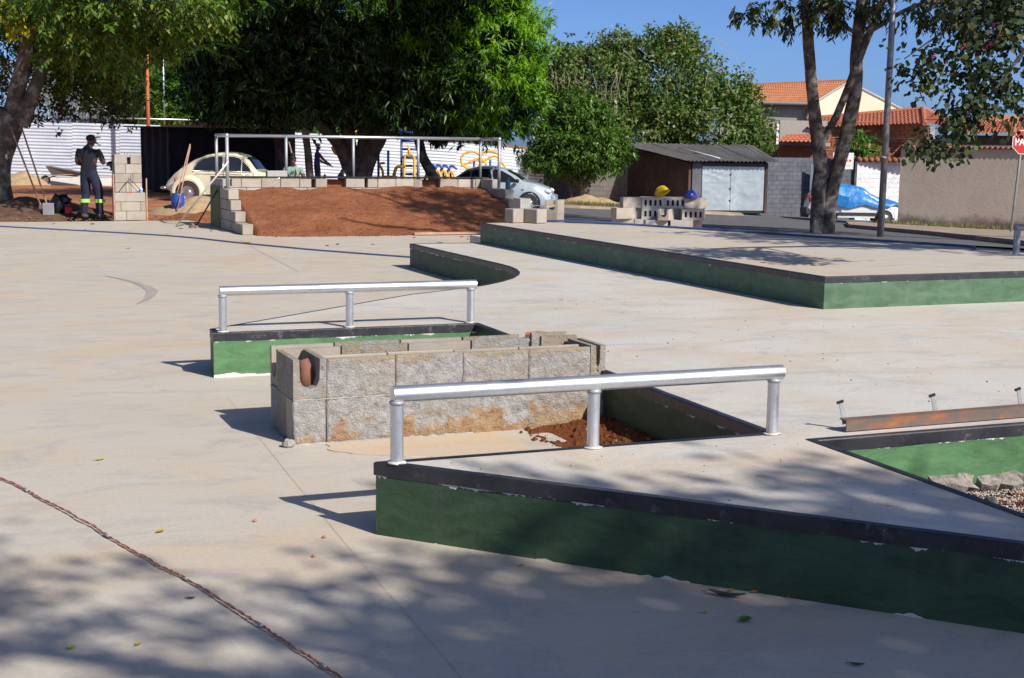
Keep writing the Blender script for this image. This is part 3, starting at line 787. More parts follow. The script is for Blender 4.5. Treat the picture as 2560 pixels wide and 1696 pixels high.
# end wall with green painted outer face
MB().bbox(0.012, 0.20, 0, 1.0, -0.02, 0.93, 0.01).build('end_wall', 'block_grey', qp, False, (5.02 - qx, 26.46 - qy, 0))
MB().add([(0, y, z) for y in (0.02, 0.25, 0.5, 0.75, 0.98) for z in (-0.02, 0.3, 0.6, 0.80 + 0.05 * N3(y * 7, 1))], [(i * 4 + j, i * 4 + j + 1, i * 4 + 5 + j, i * 4 + 4 + j) for i in range(4) for j in range(3)]).build('painted_face', 'green_dark', qp, False, (5.022 - qx, 26.46 - qy, 0))
MB().bbox(0, 0.19, 0, 1.0, -0.02, 0.93, 0.01).build('end_wall', 'block_grey', qp, False, (10.52 - qx, 26.47 - qy, 0))
# back row: individual face blocks, some missing
edges = [(5.24, 5.345, 0), (5.36, 5.54, 1), (5.55, 5.93, 1), (5.94, 6.31, 1), (6.32, 6.69, 1), (6.70, 6.93, 1), (7.02, 7.25, 1), (7.64, 8.02, 1), (8.09, 8.29, 1), (8.30, 8.67, 1), (8.68, 9.06, 1), (9.07, 9.24, 1), (9.63, 10.01, 1), (10.02, 10.39, 1), (10.40, 10.51, 1)]
for a, b, ok in edges:
    if ok: MB().bbox(a, b, 27.0 + random.uniform(-.006, .006), 27.14, 0.752, 0.925, 0.006, 0, 0.002).build('block', 'block', qp, False, (-qx, -qy, 0))
x = 5.24
while x < 10.5:
    b = min(x + 0.40, 10.51); MB().bbox(x + .004, b - .004, 26.985, 27.14, 0.56, 0.745, 0.006).build('block', 'block_grey', qp, False, (-qx, -qy, 0)); x = b
MB().box(5.23, 10.51, 27.15, 27.46, -0.02, 0.90).build('fill', 'dirt', qp, False, (-qx, -qy, 0))
MB().bbox(5.03, 10.70, 26.98, 27.47, 0.932, 0.958, 0.006, 0, 0.003).build('coping', 'black', qp, False, (-qx, -qy, 0))
MB().bbox(5.05, 5.24, 26.3, 26.99, 0.765, 0.80, 0.01, 0, 0.006).build('mortar_cap', 'mortar', qp, False, (-qx, -qy, 0))
# earth
def zmound(u, v):
    t = max(0.0, min(1.0, (v - 23.75) / 3.1)); s = t * t * (3 - 2 * t) * 0.25 + 0.75 * t ** 0.95
    z = 0.76 * s
    z += 0.07 * N3(u * 1.1, v * 1.1, 3) * min(1, t * 5) + 0.034 * N3(u * 3.4, v * 3.4, 1) + 0.016 * N3(u * 9, v * 9, 2) + 0.008 * N3(u * 22, v * 22, 6)
    z += 0.05 * math.exp(-((u - 6.6) / 0.9) ** 2) * t * (1 - t) * 4 * 0.6
    return z - 0.015
mb = MB(); n1, n2 = 110, 66; vs = []
for j in range(n2 + 1):
    for i in range(n1 + 1):
        u = 5.22 + (10.53 - 5.22) * i / n1
        vf = 23.72 + 0.06 * N3(u * 1.7, 0, 4) + (0.45 * max(0, 1 - (u - 5.22) / 0.7)) ; v = vf + (27.0 - vf) * j / n2
        z = zmound(u, v) if (j and i and i < n1) else -0.02
        vs.append((u, v, z))
mb.add(vs, [(j * (n1 + 1) + i, j * (n1 + 1) + i + 1, (j + 1) * (n1 + 1) + i + 1, (j + 1) * (n1 + 1) + i) for j in range(n2) for i in range(n1)])
tag(mb.build('earth_mound', 'dirt', None, True, (0, 0, 0), A0), kind='structure')
clod_field('earth_clods', lambda q: (5.3 + 5.1 * q.random(), 23.7 + 3.1 * q.random() ** 1.6), 2200, lambda u, v: zmound(u, v), (0.008, 0.032), 'clods', 8)
pk = MB().bbox(0, 1.35, 0, 0.10, 0, 0.045, 0.004)
o = tag(pk.build('timber_plank', 'wood_pink', None, False, UV(7.98, 23.74, 0.01), A0 - 0.02), 'weathered timber plank lying at the foot of the earth mound', 'plank')
# handrail frame on top of it
hr = thing('guard_rail', 'tall galvanized guard rail frame around the top of the block ramp', 'railing', UV(5.13, 27.3, 0), A0)
zr = 1.745; us = [0, 1.372, 2.745, 4.12, 5.49]
MB().tube([(-0.02, 0, zr), (5.51, 0, zr)], 0.034, 14).build('top_rail', 'galv', hr, True)
MB().tube([(0, 0.0, zr), (0, -1.05, zr)], 0.034, 14).build('top_rail', 'galv', hr, True)
MB().tube([(5.49, 0.0, zr), (5.49, -1.05, zr)], 0.034, 14).build('top_rail', 'galv', hr, True)
for q in us: MB().tube([(q, 0, 0.9), (q, 0, zr)], 0.029, 12).build('post', 'galv_dull', hr, True)
for q in (0, 5.49): MB().tube([(q, -1.05, 0.70), (q, -1.05, zr + 0.005)], 0.032, 12).build('post', 'galv_dull', hr, True); MB().ell((q, -1.05, zr), (0.042, 0.042, 0.042), 12, 8).build('corner_joint', 'galv', hr, True)

# props on and around the ramp
def lathe(prof, n=14, c=(0, 0)):
    mb = MB(); vs = [(c[0] + r * math.cos(2 * math.pi * j / n), c[1] + r * math.sin(2 * math.pi * j / n), z) for r, z in prof for j in range(n)]
    fs = [(i * n + j, i * n + (j + 1) % n, (i + 1) * n + (j + 1) % n, (i + 1) * n + j) for i in range(len(prof) - 1) for j in range(n)]
    fs += [tuple(range(n - 1, -1, -1)), tuple((len(prof) - 1) * n + j for j in range(n))]
    return mb.add(vs, fs)
MAT['teal'] = simple('teal_plastic', (0.01, 0.12, 0.13), 0.4)
bt = thing('flask', 'teal drink flask standing on the right step of the block ramp', 'flask', UV(10.60, 25.72, 0.762), A0)
lathe([(0.048, 0), (0.05, 0.01), (0.05, 0.16), (0.035, 0.19), (0.03, 0.195)]).build('body', 'teal', bt, True)
lathe([(0.034, 0.195), (0.034, 0.225), (0.02, 0.23)]).build('lid', 'teal', bt, True)
MAT['bucketgreen'] = simple('green_plastic', (0.012, 0.075, 0.045), 0.45)
bk = thing('bucket', 'green plastic bucket half hidden behind blocks at the far end of the platform', 'bucket', UV(9.62, 22.0, .24), A0)
lathe([(0.10, 0), (0.135, 0.27), (0.142, 0.275), (0.142, 0.29), (0.13, 0.29), (0.098, 0.02)], 16).build('shell', 'bucketgreen', bk, True)
MB().tube([(0.14 * math.cos(a), 0.02, 0.27 + 0.10 * math.sin(a)) for a in [math.pi * i / 10 for i in range(11)]], 0.004, 6).build('handle', 'galv_dull', bk, True)
# blocks standing on and behind the platform
def single(me, u, v, z, rz, label, tilt=(0, 0), name='concrete_block'):
    o = link(name, me, None, UV(u, v, z)); o.rotation_euler = (tilt[0], tilt[1], A0 + rz)
    return tag(o, label, 'block', 'loose concrete blocks behind the platform')
SOLB = solid_mesh('loose_block', 0.39, 0.19, 0.19, 'block', 0.008); SOLB2 = solid_mesh('loose_half_block', 0.19, 0.19, 0.19, 'block', 0.008)
single(SOLB, 7.60, 17.55, 0.59, 0.35 + math.pi / 2, 'pale concrete block on the far corner of the raised platform, with another behind it')
single(SOLB2, 7.36, 17.62, 0.589, 0.30, 'small pale half block left of the block on the platform corner')
single(HOLG, 9.50, 22.4, 0.53, 1.5, 'dark block next to the green bucket behind the platform corner')
single(SOLB, 9.50, 22.4, 0.34, 1.5, 'lower block under the one beside the green bucket')
single(SOLB, 9.50, 22.4, 0.15, 1.5, 'lowest block of the short stack beside the green bucket')
single(SOLB, 8.10, 17.92, 0.315, 0.9, 'bottom block of the stack carrying a channel block beside the hose')
single(SOLB, 8.10, 17.92, 0.505, 0.9, 'middle block of the stack carrying a channel block beside the hose')
single(CHN, 8.10, 17.92, 0.695, 0.9, 'channel block open side up on the stack beside the hose')
put(SOLB, None, 0, 0, 0) if False else None
single(SOLB, 9.62, 22.0, 0.05, .3, 'block under the green bucket behind the platform')
# stacked pile of blocks with helmets
SLOT = hollow_mesh('slotted_block', 0.39, 0.19, 0.19, 'block_grey', 4, 0.045)
pile = thing('block_pile', 'stacked pile of grey hollow concrete blocks with helmets on top', 'block pile', (1.72, 24.4, 0.0), 0.04)
def side_block(x, y, z, r=0.0, me=None):
    o = put(me or SLOT, pile, x, y, z + 0.095); o.rotation_euler = (math.pi / 2, 0, r); return o
for k in range(2):
    for i in range(4): put(HOLG, pile, 0.2 + i * 0.40, 0.1, 0.19 * k, 0, 'block')
    put(HOLG, pile, 0.75, -.16, .19 * k, .1, 'block'); put(HOLG, pile, 1.2, -.16, .19 * k, -.05, 'block')
o = put(HOLW, pile, 0.20, 0.02, 0.385, 0.5, 'block'); o.rotation_euler = (0, 0, .45)
side_block(.72, .2, .38); put(CHN, pile, .93, -.16, .38, 1.15, 'block'); side_block(1.40, .02, .38, .03); put(HOLG, pile, 1.12, .15, .38, 0, 'block')
side_block(.72, .2, .57); side_block(1.12, .21, .57, -.03); put(SOLB, pile, .72, .32, .57, 0, 'block'); put(SOLB, pile, 1.12, .33, .57, 0, 'block'); put(SOLB, pile, .72, .32, .38, 0, 'block'); put(SOLB, pile, .36, .1, .57, .2, 'block'); put(HOLG, pile, .40, .18, .38, 0, 'block'); put(SOLB, pile, 1.45, .12, .38, 0, 'block'); put(SOLB, pile, 1.46, .1, .57, .06, 'block')
def helmet(label, mat, u, v, z, tilt, rz):
    t = thing('safety_helmet', label, 'helmet', UV(u, v, z), A0 + rz)
    h = MB()
    vs = []; n = 18; m = 8
    for i in range(m + 1):
        ph = math.pi / 2 * i / m
        for j in range(n):
            a = 2 * math.pi * j / n; rid = 1 + 0.035 * (abs(math.sin(a)) < 0.25) 
            vs.append((0.135 * math.cos(ph) * math.cos(a), 0.108 * math.cos(ph) * math.sin(a), 0.125 * math.sin(ph) * rid))
    h.add(vs, [(i * n + j, i * n + (j + 1) % n, (i + 1) * n + (j + 1) % n, (i + 1) * n + j) for i in range(m) for j in range(n)])
    sh = h.build('shell', mat, t, True)
    b = MB(); vs = []
    for j in range(n):
        a = 2 * math.pi * j / n; w = 0.018 + (0.045 * max(0, math.cos(a)) ** 2)
        vs += [(0.134 * math.cos(a), 0.107 * math.sin(a), 0.004), ((0.135 + w) * math.cos(a), (0.108 + w * .7) * math.sin(a), -0.012)]
    b.add(vs, [(2 * j, 2 * j + 1, (2 * j + 3) % (2 * n), (2 * j + 2) % (2 * n)) for j in range(n)]).build('brim', mat, t, True)
    MB().tube([(-.10, 0, .085), (-.05, 0, .125), (0.0, 0, .134), (.05, 0, .125), (.10, 0, .085)], 0.009, 8).build('ridge', mat, t, True)
    t.rotation_euler = (tilt[0], tilt[1], A0 + rz)
    return t
MAT['helmY'] = simple('yellow_helmet_plastic', (0.62, 0.42, 0.01), 0.3); MAT['helmB'] = simple('blue_helmet_plastic', (0.03, 0.045, 0.30), 0.25)
helmet('yellow safety helmet lying tilted on the block pile', 'helmY', 0, 0, 0, (0.25, 0.55), 2.4).location = (2.60, 24.5, .83)
helmet('blue safety helmet on the right of the block pile', 'helmB', 0, 0, 0, (0.15, 0.1), 0.8).location = (3.10, 24.5, .775)

# ------------------------------------------------------------------ block pillar under construction
pl = thing('block_pillar', 'stepped concrete block pillar with a hole near its top beside the standing worker', 'pillar', UV(3.43, 29.30, 0), A0 + 0.02)
def prow(x0, x1, z, n0, dep=0.4, off=0.0, y0=0.0):
    x = x0; first = True
    while x < x1 - 0.03:
        L = (n0 if first else 0.39); b = min(x + L, x1)
        MB().bbox(x + .003, b - .003, y0 + off + random.uniform(-.004, .004), y0 + dep, z + .003, z + .187, 0.005, 0, 0.0015).build('block', 'block', pl); x = b; first = False
prow(0, 0.62, 0.0, 0.23); prow(0, 0.62, 0.19, 0.12); prow(0, 0.62, 0.38, 0.62)
prow(0.02, 0.56, 0.575, 0.22, 0.38, 0, 0.06); prow(0.02, 0.56, 0.765, 0.36, 0.38, 0, 0.06); prow(0.02, 0.56, 0.955, 0.22, 0.38, 0, 0.06)
for a, b, c, d in ((0.023, 0.27, 1.148, 1.335), (0.34, 0.557, 1.148, 1.335)): MB().bbox(a, b, 0.06, 0.38, c, d, 0.006, 0, 0.003).build('block', 'block', pl)
MB().bbox(0.27, 0.34, 0.06, 0.38, 1.28, 1.33, 0.01, 0, 0.004).build('block', 'block', pl); MB().box(0.25, 0.36, 0.15, 0.37, 1.14, 1.29).build('cavity', 'dark', pl)
for q in (0.12, 0.25, 0.30): MB().tube([(q, 0.2, 1.3), (q, 0.2, 1.375)], 0.006, 6).build('rebar', 'rust', pl)
MB().bbox(-0.028, -0.003, -0.03, 0.0, 0, 0.95, 0.003).build('guide_board', 'wood_pink', pl)
MB().bbox(0.623, 0.648, -0.03, 0.0, 0, 0.86, 0.003).build('guide_board', 'wood', pl)
MB().tube(catmull([(0.08, -0.01, 0.58), (0.2, -0.012, 0.74), (0.29, -0.02, 0.83), (0.33, -0.01, 0.82), (0.5, -0.012, 0.64)], 8), 0.006, 6).build('wire', 'dark', pl, True)
MB().tube([(0.33, -0.01, 0.57), (0.325, -0.012, 0.93)], 0.005, 6).build('wire', 'dark', pl, True)
sb = thing('spray_bottle', 'small white and blue bottle standing on the pillar step', 'bottle', UV(3.43 + 0.535, 29.32, 0.57), A0)
lathe([(0.026, 0), (0.027, 0.01), (0.027, 0.075), (0.012, 0.095), (0.012, 0.105)], 12).build('body', 'white', sb, True); lathe([(0.0275, 0.02), (0.0275, 0.06)], 12).build('sleeve', simple('blue_label', (0.1, 0.35, 0.7), .5), sb, True)
tag(MB().box(-.05, .06, -.006, .006, 0, .012).box(0.0, .07, -.02, -.008, 0, .012).build('pliers', simple('orange_red_plastic', (0.7, .08, .03), .5), None, False, UV(3.73, 29.31, .572), A0 + .2), 'red handled pliers lying on the pillar step', 'pliers')
# leaning screed bar on the ramp end wall, its twin, broom head
tag(MB().tube([UV(4.28, 26.95, 0.02), UV(5.14, 26.2, 1.26)], 0.018, 8).build('screed_bar', simple('aluminium_bar', (0.62, 0.58, 0.5), .4, .3), None, True), 'pale metal bar leaning on the green end of the block ramp', 'bar')
tag(MB().tube([UV(4.62, 26.75, 0.03), UV(5.16, 26.66, 0.95)], 0.015, 8).build('tool_handle', 'dark', None, True), 'dark tool handle leaning beside the pale bar', 'tool')
ho = thing('hoe', 'muddy hoe head lying at the foot of the leaning bar', 'tool', UV(4.55, 26.6, 0.02), A0)
MB().bbox(-0.08, 0.08, -0.05, 0.05, 0, 0.03, .006).build('blade', 'rust', ho); MB().tube([(0, 0, .02), (0.0, .12, .05), (0.02, .5, .03)], 0.014, 8).build('shaft', 'wood', ho, True)
# left: tools, bag, pallet, heaps by the tree
lt = random.Random(3)
for k, (x, y, x2, z2, lab) in enumerate([(-10.02, 29.6, -11.0, 1.95, 'long wooden tool handle leaning on the left tree, left one'), (-9.85, 29.5, -10.7, 1.9, 'long wooden tool handle leaning on the left tree, right one with a square blade')]):
    t = thing('shovel', lab, 'tool', (x, y, 0.05)); MB().tube([(0, 0, 0.1), (x2 - x, 0.9, z2)], 0.019, 8).build('handle', 'wood_pink', t, True)
    if k: MB().bbox(-.11, .13, -.06, -.04, -.02, .24, .01).build('blade', 'galv_dull', t)
    else: MB().bbox(-.07, .07, -.02, .0, -.03, .2, .01).build('blade', 'rust', t)
MAT['bag'] = simple('black_plastic_bag', (0.012, 0.012, 0.014), 0.25, 0, .2, 6, .6, 9)
tag(MB().ell((0, 0, .16), (.2, .17, .22), 14, 8, 0, -.7, .35).ell((.12, .05, .28), (.13, .12, .12), 12, 6, 0, -.5, .4).build('rubbish_bag', 'bag', None, True, (-9.72, 29.75, .05)), 'crumpled shiny black bag behind the leaning shovel', 'bag')
tag(MB().bbox(-.07, .07, -.05, .05, 0, .16, .02).build('fuel_can', simple('red_plastic', (.5, .02, .02), .4), None, False, (-9.48, 29.65, .05)), 'red container beside the black bag under the left tree', 'container')
def hump(name, label, cat, cx, cy, rx, ry, h, mat, seed, kind=None):
    mb = MB(); n = 28; vs = []
    for j in range(n + 1):
        for i in range(n + 1):
            x = -1 + 2 * i / n; y = -1 + 2 * j / n; r = math.hypot(x, y)
            z = h * max(0, 1 - r ** 1.4) * (1 + .35 * N3(x * 3 + seed, y * 3)) + .03 * N3(x * 9, y * 9 + seed) * (r < .95)
            X, Y = cx + x * rx, cy + y * ry
            vs.append((X, Y, zt(X, Y) + z - .045 + (.0 if r > .95 else .02)))
    mb.add(vs, [(j * (n + 1) + i, j * (n + 1) + i + 1, (j + 1) * (n + 1) + i + 1, (j + 1) * (n + 1) + i) for j in range(n) for i in range(n)])
    o = mb.build(name, mat, None, True); 
    return tag(o, label, cat, None, kind)
hump('earth_heap', 'dark heap of earth and dry leaves under the left tree', 'heap', -10.9, 30.6, 2.6, 1.6, .42, simple('leaf_litter_earth', (.10, .055, .03), .95, 0, .5, 5, .8, 14), 2)
hump('earth_heap', 'low reddish earth heap right of the block pillar', 'heap', -6.7, 30.2, 1.1, .8, .2, 'dirt', 5)
MAT['sand'] = simple('building_sand', (.36, .25, .14), .97, 0, .2, 8, .6, 40)
hump('sand_heap', 'sand heap in the shade between pillar and ramp', 'heap', -7.5, 33.5, 1.3, 1.0, .38, 'sand', 6)
hump('sand_heap', 'small sand heap by the white corrugated fence behind the wheelbarrow', 'heap', -19.4, 55.3, 1.1, .8, .5, 'sand', 7)
# broken kerb lumps around left heaps
clod_field('earth_clods', lambda q: (0.4 + 4.6 * q.random(), 29.3 + 1.5 * q.random()), 260, lambda u, v: .0, (0.01, .06), simple('dark_clod', (.14, .08, .05), .95), 14)
bar = thing('barrel', 'blue plastic barrel with tool handles behind the ramp beside the cream car', 'barrel', (-7.95, 33.0, -0.06))
lathe([(.13, 0), (.145, .03), (.15, .2), (.158, .22), (.158, .25), (.15, .27), (.15, .42), (.14, .46)], 18).build('shell', 'blue', bar, True)
for q, (a, b, lab) in enumerate([((-8.1, 33.1, .0), (-7.75, 33.5, 1.55), 'thin tool handle leaning left of the blue barrel'), ((-7.9, 32.7, .0), (-7.7, 33.3, 1.5), 'thin tool handle leaning on the blue barrel')]):
    tag(MB().tube([a, b], .014, 8).build('tool_handle', 'wood_pink', None, True), lab, 'tool')
tag(MB().tube([(-5.35, 36, -.1), (-6.05, 37.6, 1.62)], .022, 8).build('timber_pole', 'wood_pink', None, True), 'reddish timber pole leaning by the front of the cream car', 'pole')
single(solid_mesh('low_block', 0.40, 0.14, 0.115, 'block_grey', .006), 6.27, 27.15, 0.959, 0.02, 'grey block lying flat on the ramp coping in front of the cream car')

# ------------------------------------------------------------------ cars (x forward, wheels on z = 0)
def carpaint(name, c, rough=0.25, metal=0.0):
    m, n, l, p = nt(name)
    d = noi(n, l, 3, 5, .6)
    l.new(mixc(n, l, ramp(n, l, d, [(.4, 0.0), (.8, .25)]), c, tuple(x * .7 for x in c)), p.inputs['Base Color'])
    p.inputs['Roughness'].default_value = rough; p.inputs['Metallic'].default_value = metal
    p.inputs['Coat Weight'].default_value = .6; p.inputs['Coat Roughness'].default_value = .08
    return m
def glassdark(name, c=(.012, .014, .018)):
    m, n, l, p = nt(name)
    l.new(ramp(n, l, noi(n, l, 2, 3, .5), [(.3, c), (.7, tuple(x * 1.6 for x in c))]), p.inputs['Base Color'])
    p.inputs['Roughness'].default_value = .06; p.inputs['Specular IOR Level'].default_value = .8
    return m
MAT['carglass'] = glassdark('car_window_glass'); MAT['cream'] = carpaint('cream_car_paint', (.66, .61, .43)); MAT['silver'] = carpaint('silver_car_paint', (.50, .56, .62), .28, .35); MAT['carwhite'] = carpaint('white_car_paint', (.72, .73, .74))
MAT['plastic'] = simple('grey_bumper_plastic', (.03, .03, .032), .6); MAT['lamp_red'] = simple('red_lamp_lens', (.4, .03, .015), .2); MAT['lamp_clear'] = simple('clear_lamp_lens', (.6, .62, .65), .1)
def interp(tab, x):
    if x <= tab[0][0]: return tab[0][1]
    for (a, b), (c, d) in zip(tab, tab[1:]):
        if x <= c:
            t = (x - a) / (c - a); t = t * t * (3 - 2 * t) * .35 + t * .65
            return b + (d - b) * t
    return tab[-1][1]
class Car:
    def __init__(s, top, bot, wid, belt, lean, x0, x1): s.top, s.bot, s.wid, s.belt, s.lean, s.x0, s.x1 = top, bot, wid, belt, lean, x0, x1
    def side(s, x, z):
        w = interp(s.wid, x); zb = interp(s.belt, x)
        if z > zb: return w * .985 - s.lean * (z - zb)
        t = (z - .2) / max(.05, zb - .2); return w * (.94 + .06 * math.sin(max(0, min(1, t)) * math.pi * .75 + .35))
    def body(s, nx=56):
        mb = MB(); m = 13; vs = []
        for i in range(nx + 1):
            f = i / nx; x = s.x0 + (s.x1 - s.x0) * (f + .0)
            zt_, zb, bl = interp(s.top, x), interp(s.bot, x), interp(s.belt, x)
            bl = min(bl, zt_ - .03)
            sec = []
            for q in (0, .33, .66, 1): z = zb + (bl - zb) * q; sec.append((s.side(x, z), z))
            hgt = zt_ - bl; yb = sec[-1][0]; yr = max(.05, yb - s.lean * hgt) if hgt > .12 else yb * .93
            rr = min(.09, hgt * .6)
            for q in (.35, .7): sec.append((yb + (yr - yb) * q, bl + (hgt - rr) * q))
            sec += [(yr, zt_ - rr), (yr - rr * .35, zt_ - rr * .35), (yr - rr * 1.1, zt_ - .012), (yr * .5, zt_ + .006), (0, zt_ + .012)]
            full = sec + [(-y, z) for y, z in sec[-2::-1]]
            vs += [(x, y, z) for y, z in full]; k = len(full)
        for i in range(nx):
            for j in range(k - 1): mb.f.append([i * k + j, (i + 1) * k + j, (i + 1) * k + j + 1, i * k + j + 1]); mb.m.append(0)
        mb.f.append(list(range(k))); mb.m.append(0); mb.f.append([nx * k + j for j in range(k)][::-1]); mb.m.append(0)
        for i in range(nx): mb.f.append([i * k, i * k + k - 1, (i + 1) * k + k - 1, (i + 1) * k]); mb.m.append(0)
        mb.v = vs
        return mb
    def pane(s, poly, off=.008, sgn=1):
        out = MB(); P = [Vector((a, b, 0)) for a, b in poly]; ctr = (sum(p.x for p in P) / len(P), sum(p.y for p in P) / len(P))
        vs = [(ctr[0], sgn * (s.side(*ctr) + off), ctr[1])] + [(a, sgn * (s.side(a, b) + off), b) for a, b in poly]
        n = len(poly); return out.add(vs, [(0, 1 + i, 1 + (i + 1) % n) for i in range(n)])
def ring_poly(poly, k=.0): return poly
def wheel(parent, x, y, r, w, hub='steel', rimr=None, name='wheel'):
    sg = 1 if y > 0 else -1; rimr = rimr or r * .62
    tyre = MB(); n = 28; prof = [(rimr, -w / 2), (r * .93, -w / 2), (r, -w / 2 * .7), (r, w / 2 * .7), (r * .93, w / 2), (rimr, w / 2)]
    vs = [(x + q * math.cos(2 * math.pi * j / n), y + b, r + q * math.sin(2 * math.pi * j / n)) for q, b in prof for j in range(n)]
    tyre.add(vs, [(i * n + j, (i + 1) * n + j, (i + 1) * n + (j + 1) % n, i * n + (j + 1) % n) for i in range(len(prof) - 1) for j in range(n)])
    T = tyre.build(name, 'rubber', parent, True, auto=40)
    rim = MB(); prof = [(rimr * 1.02, w * .47), (rimr * .92, w * .40), (rimr * .80, w * .22), (rimr * .45, w * .26), (rimr * .40, w * .36), (.001, w * .38)]
    vs = [(x + q * math.cos(2 * math.pi * j / n), y + sg * b, r + q * math.sin(2 * math.pi * j / n)) for q, b in prof for j in range(n)]
    rim.add(vs, [(i * n + j, (i + 1) * n + j, (i + 1) * n + (j + 1) % n, i * n + (j + 1) % n) for i in range(len(prof) - 1) for j in range(n)])
    rim.build('rim', {'steel': 'galv_dull', 'chrome': 'chrome', 'dark': 'plastic', 'alloy': 'chrome'}[hub], T, True)
    if hub in ('alloy', 'steel'):
        for j in range(6):
            a = 2 * math.pi * j / 6; h = MB(); c, s_ = math.cos(a), math.sin(a)
            h.ell((x + rimr * .62 * c, y + sg * w * .30, r + rimr * .62 * s_), (rimr * .13, .01, rimr * .13), 8, 5); h.build('vent_hole', 'dark', T, True)
    return T
def arch(c, parent, x, r, R_, sgn):
    mb = MB(); n = 18; vs = []
    for j in range(n + 1):
        a = math.pi * (-.08) + math.pi * 1.16 * j / n; px, pz = x + R_ * math.cos(a), r + R_ * math.sin(a)
        vs.append((px, sgn * (c.side(px, pz) + .004), pz))
    ctr = (x, sgn * (c.side(x, r) + .004), r)
    return mb.add([ctr] + vs, [(0, 1 + j, 2 + j) for j in range(n)]).build('wheel_arch', 'dark', parent)

# cream rounded old saloon
bc = thing('parked_car', 'cream rounded vintage two-door car parked behind the block ramp', 'car', (-8.30, 41.6, -0.20), R(-4))
c1 = Car(top=[(-2.02, .52), (-1.95, .66), (-1.7, .90), (-1.4, 1.10), (-1.05, 1.30), (-.7, 1.43), (-.3, 1.50), (.1, 1.49), (.35, 1.43), (.55, 1.30), (.78, 1.02), (.86, .95), (1.3, .90), (1.65, .78), (1.9, .58), (2.0, .45)],
         bot=[(-2.02, .40), (-1.6, .28), (0, .24), (1.6, .28), (2.0, .36)], wid=[(-2.02, .30), (-1.9, .42), (-1.5, .58), (-.9, .68), (-.2, .72), (.6, .70), (1.2, .55), (1.7, .42), (2.0, .26)],
         belt=[(-2.02, .5), (-1.5, .80), (-.9, .92), (.8, .93), (1.3, .84), (2, .4)], lean=.34, x0=-2.02, x1=2.0)
c1.body().build('body', 'cream', bc, True, auto=50)
for sg in (-1, 1):
    for xw, nm in ((-1.22, 'rear'), (1.18, 'front')):
        mb = MB(); n, m = 22, 8; vs = []
        for i in range(n + 1):
            a = R(-18) + R(216) * i / n
            for j in range(m + 1):
                b = math.pi / 2 * j / m; rr = .47 * (1 + (.10 if nm == 'rear' and a > R(100) else 0)) 
                vs.append((xw + rr * math.cos(a) * (.60 + .40 * math.cos(b)) , sg * (.50 + .27 * math.sin(math.pi / 2 - b * .98)), .31 + (rr * math.sin(a)) * (.60 + .40 * math.cos(b) ** .6 if j < m else .6)))
        # fender as bulged cap: outer rim arcs
        vs = []
        for i in range(n + 1):
            a = R(-20) + R(220) * i / n; ex = .53 if nm == 'rear' else .50
            for rr, yy in ((.345, .775), (.37, .79), (.42, .785), (.47, .745), (.505, .67), (ex + .0, .56), (ex + .01, .45)):
                vs.append((xw + rr * math.cos(a) * (1.08 if math.cos(a) * (1 if nm == 'rear' else 1) < 0 else 1.0), sg * yy, .31 + rr * math.sin(a)))
        mb = MB().add(vs, [(i * 7 + j, (i + 1) * 7 + j, (i + 1) * 7 + j + 1, i * 7 + j + 1) for i in range(n) for j in range(6)])
        mb.build('fender', 'cream', bc, True)
        MB().tube([(xw, sg * .52, .31), (xw, sg * .60, .31)], .345, 24).build('wheel_arch', 'dark', bc)
        wheel(bc, xw, sg * .70, .315, .15, 'chrome', .20)
    MB().bbox(-.82, .78, *sorted((sg * .70, sg * .79)), .22, .27, .015).build('running_board', 'plastic', bc)
    c1.pane([(-1.08, .96), (-.98, 1.16), (-.78, 1.31), (-.55, 1.37), (-.22, 1.385), (-.20, .965)], .012, sg).build('window', 'carglass', bc)
    c1.pane([(-.12, .965), (-.12, 1.38), (.12, 1.375), (.30, 1.33), (.36, 1.22), (.36, .965)], .012, sg).build('window', 'carglass', bc)
    c1.pane([(.40, .965), (.40, 1.25), (.58, 1.08), (.66, .97)], .012, sg).build('window', 'carglass', bc)
    for pl_ in ([(-1.10, .945), (-.18, .945), (-.18, 1.40), (-.55, 1.39), (-.79, 1.33), (-1.0, 1.18)], [(-.14, .945), (.69, .945), (.60, 1.10), (.33, 1.35), (.13, 1.395), (-.14, 1.40)]):
        P = [(a, sg * (c1.side(a, b) + .012), b) for a, b in pl_]; MB().tube(P, .010, 6, closed=True).build('window_trim', 'chrome', bc, True)
    MB().tube([(a, sg * (c1.side(a, .86) + .006), .86) for a in (-1.0, -.6, -.2, .2, .6)], .008, 6).build('side_trim', 'chrome', bc, True)
    P = [(a, sg * (c1.side(a, b) + .003), b) for a, b in ((-.16, .36), (-.16, .93))]; MB().tube(P, .006, 5).build('door_gap', 'dark', bc)
    P = [(a, sg * (c1.side(a, b) + .003), b) for a, b in ((.72, .93), (.74, .6), (.66, .36))]; MB().tube(P, .006, 5).build('door_gap', 'dark', bc)
    MB().bbox(-.10, .02, *sorted((sg * .735, sg * .76)), .80, .825, .005).build('door_handle', 'chrome', bc)
    MB().ell((-1.60, sg * .66, .66), (.05, .06, .10), 10, 8).build('tail_lamp', 'lamp_red', bc, True)
    MB().ell((1.62, sg * .52, .64), (.07, .11, .11), 12, 8).build('headlamp', 'lamp_clear', bc, True)
rw = MB(); P = []
for i in range(5):
    t = i / 4; x = -1.52 + .46 * t; z = interp(c1.top, x) + .028
    for y in (-.44 + .04 * t, -.2, .2, .44 - .04 * t): P.append((x, y, z + .012 * (1 - abs(y) / .44)))
rw.add(P, [(i * 4 + j, i * 4 + j + 1, i * 4 + 5 + j, i * 4 + 4 + j) for i in range(4) for j in range(3)]).build('rear_window', 'carglass', bc, True)
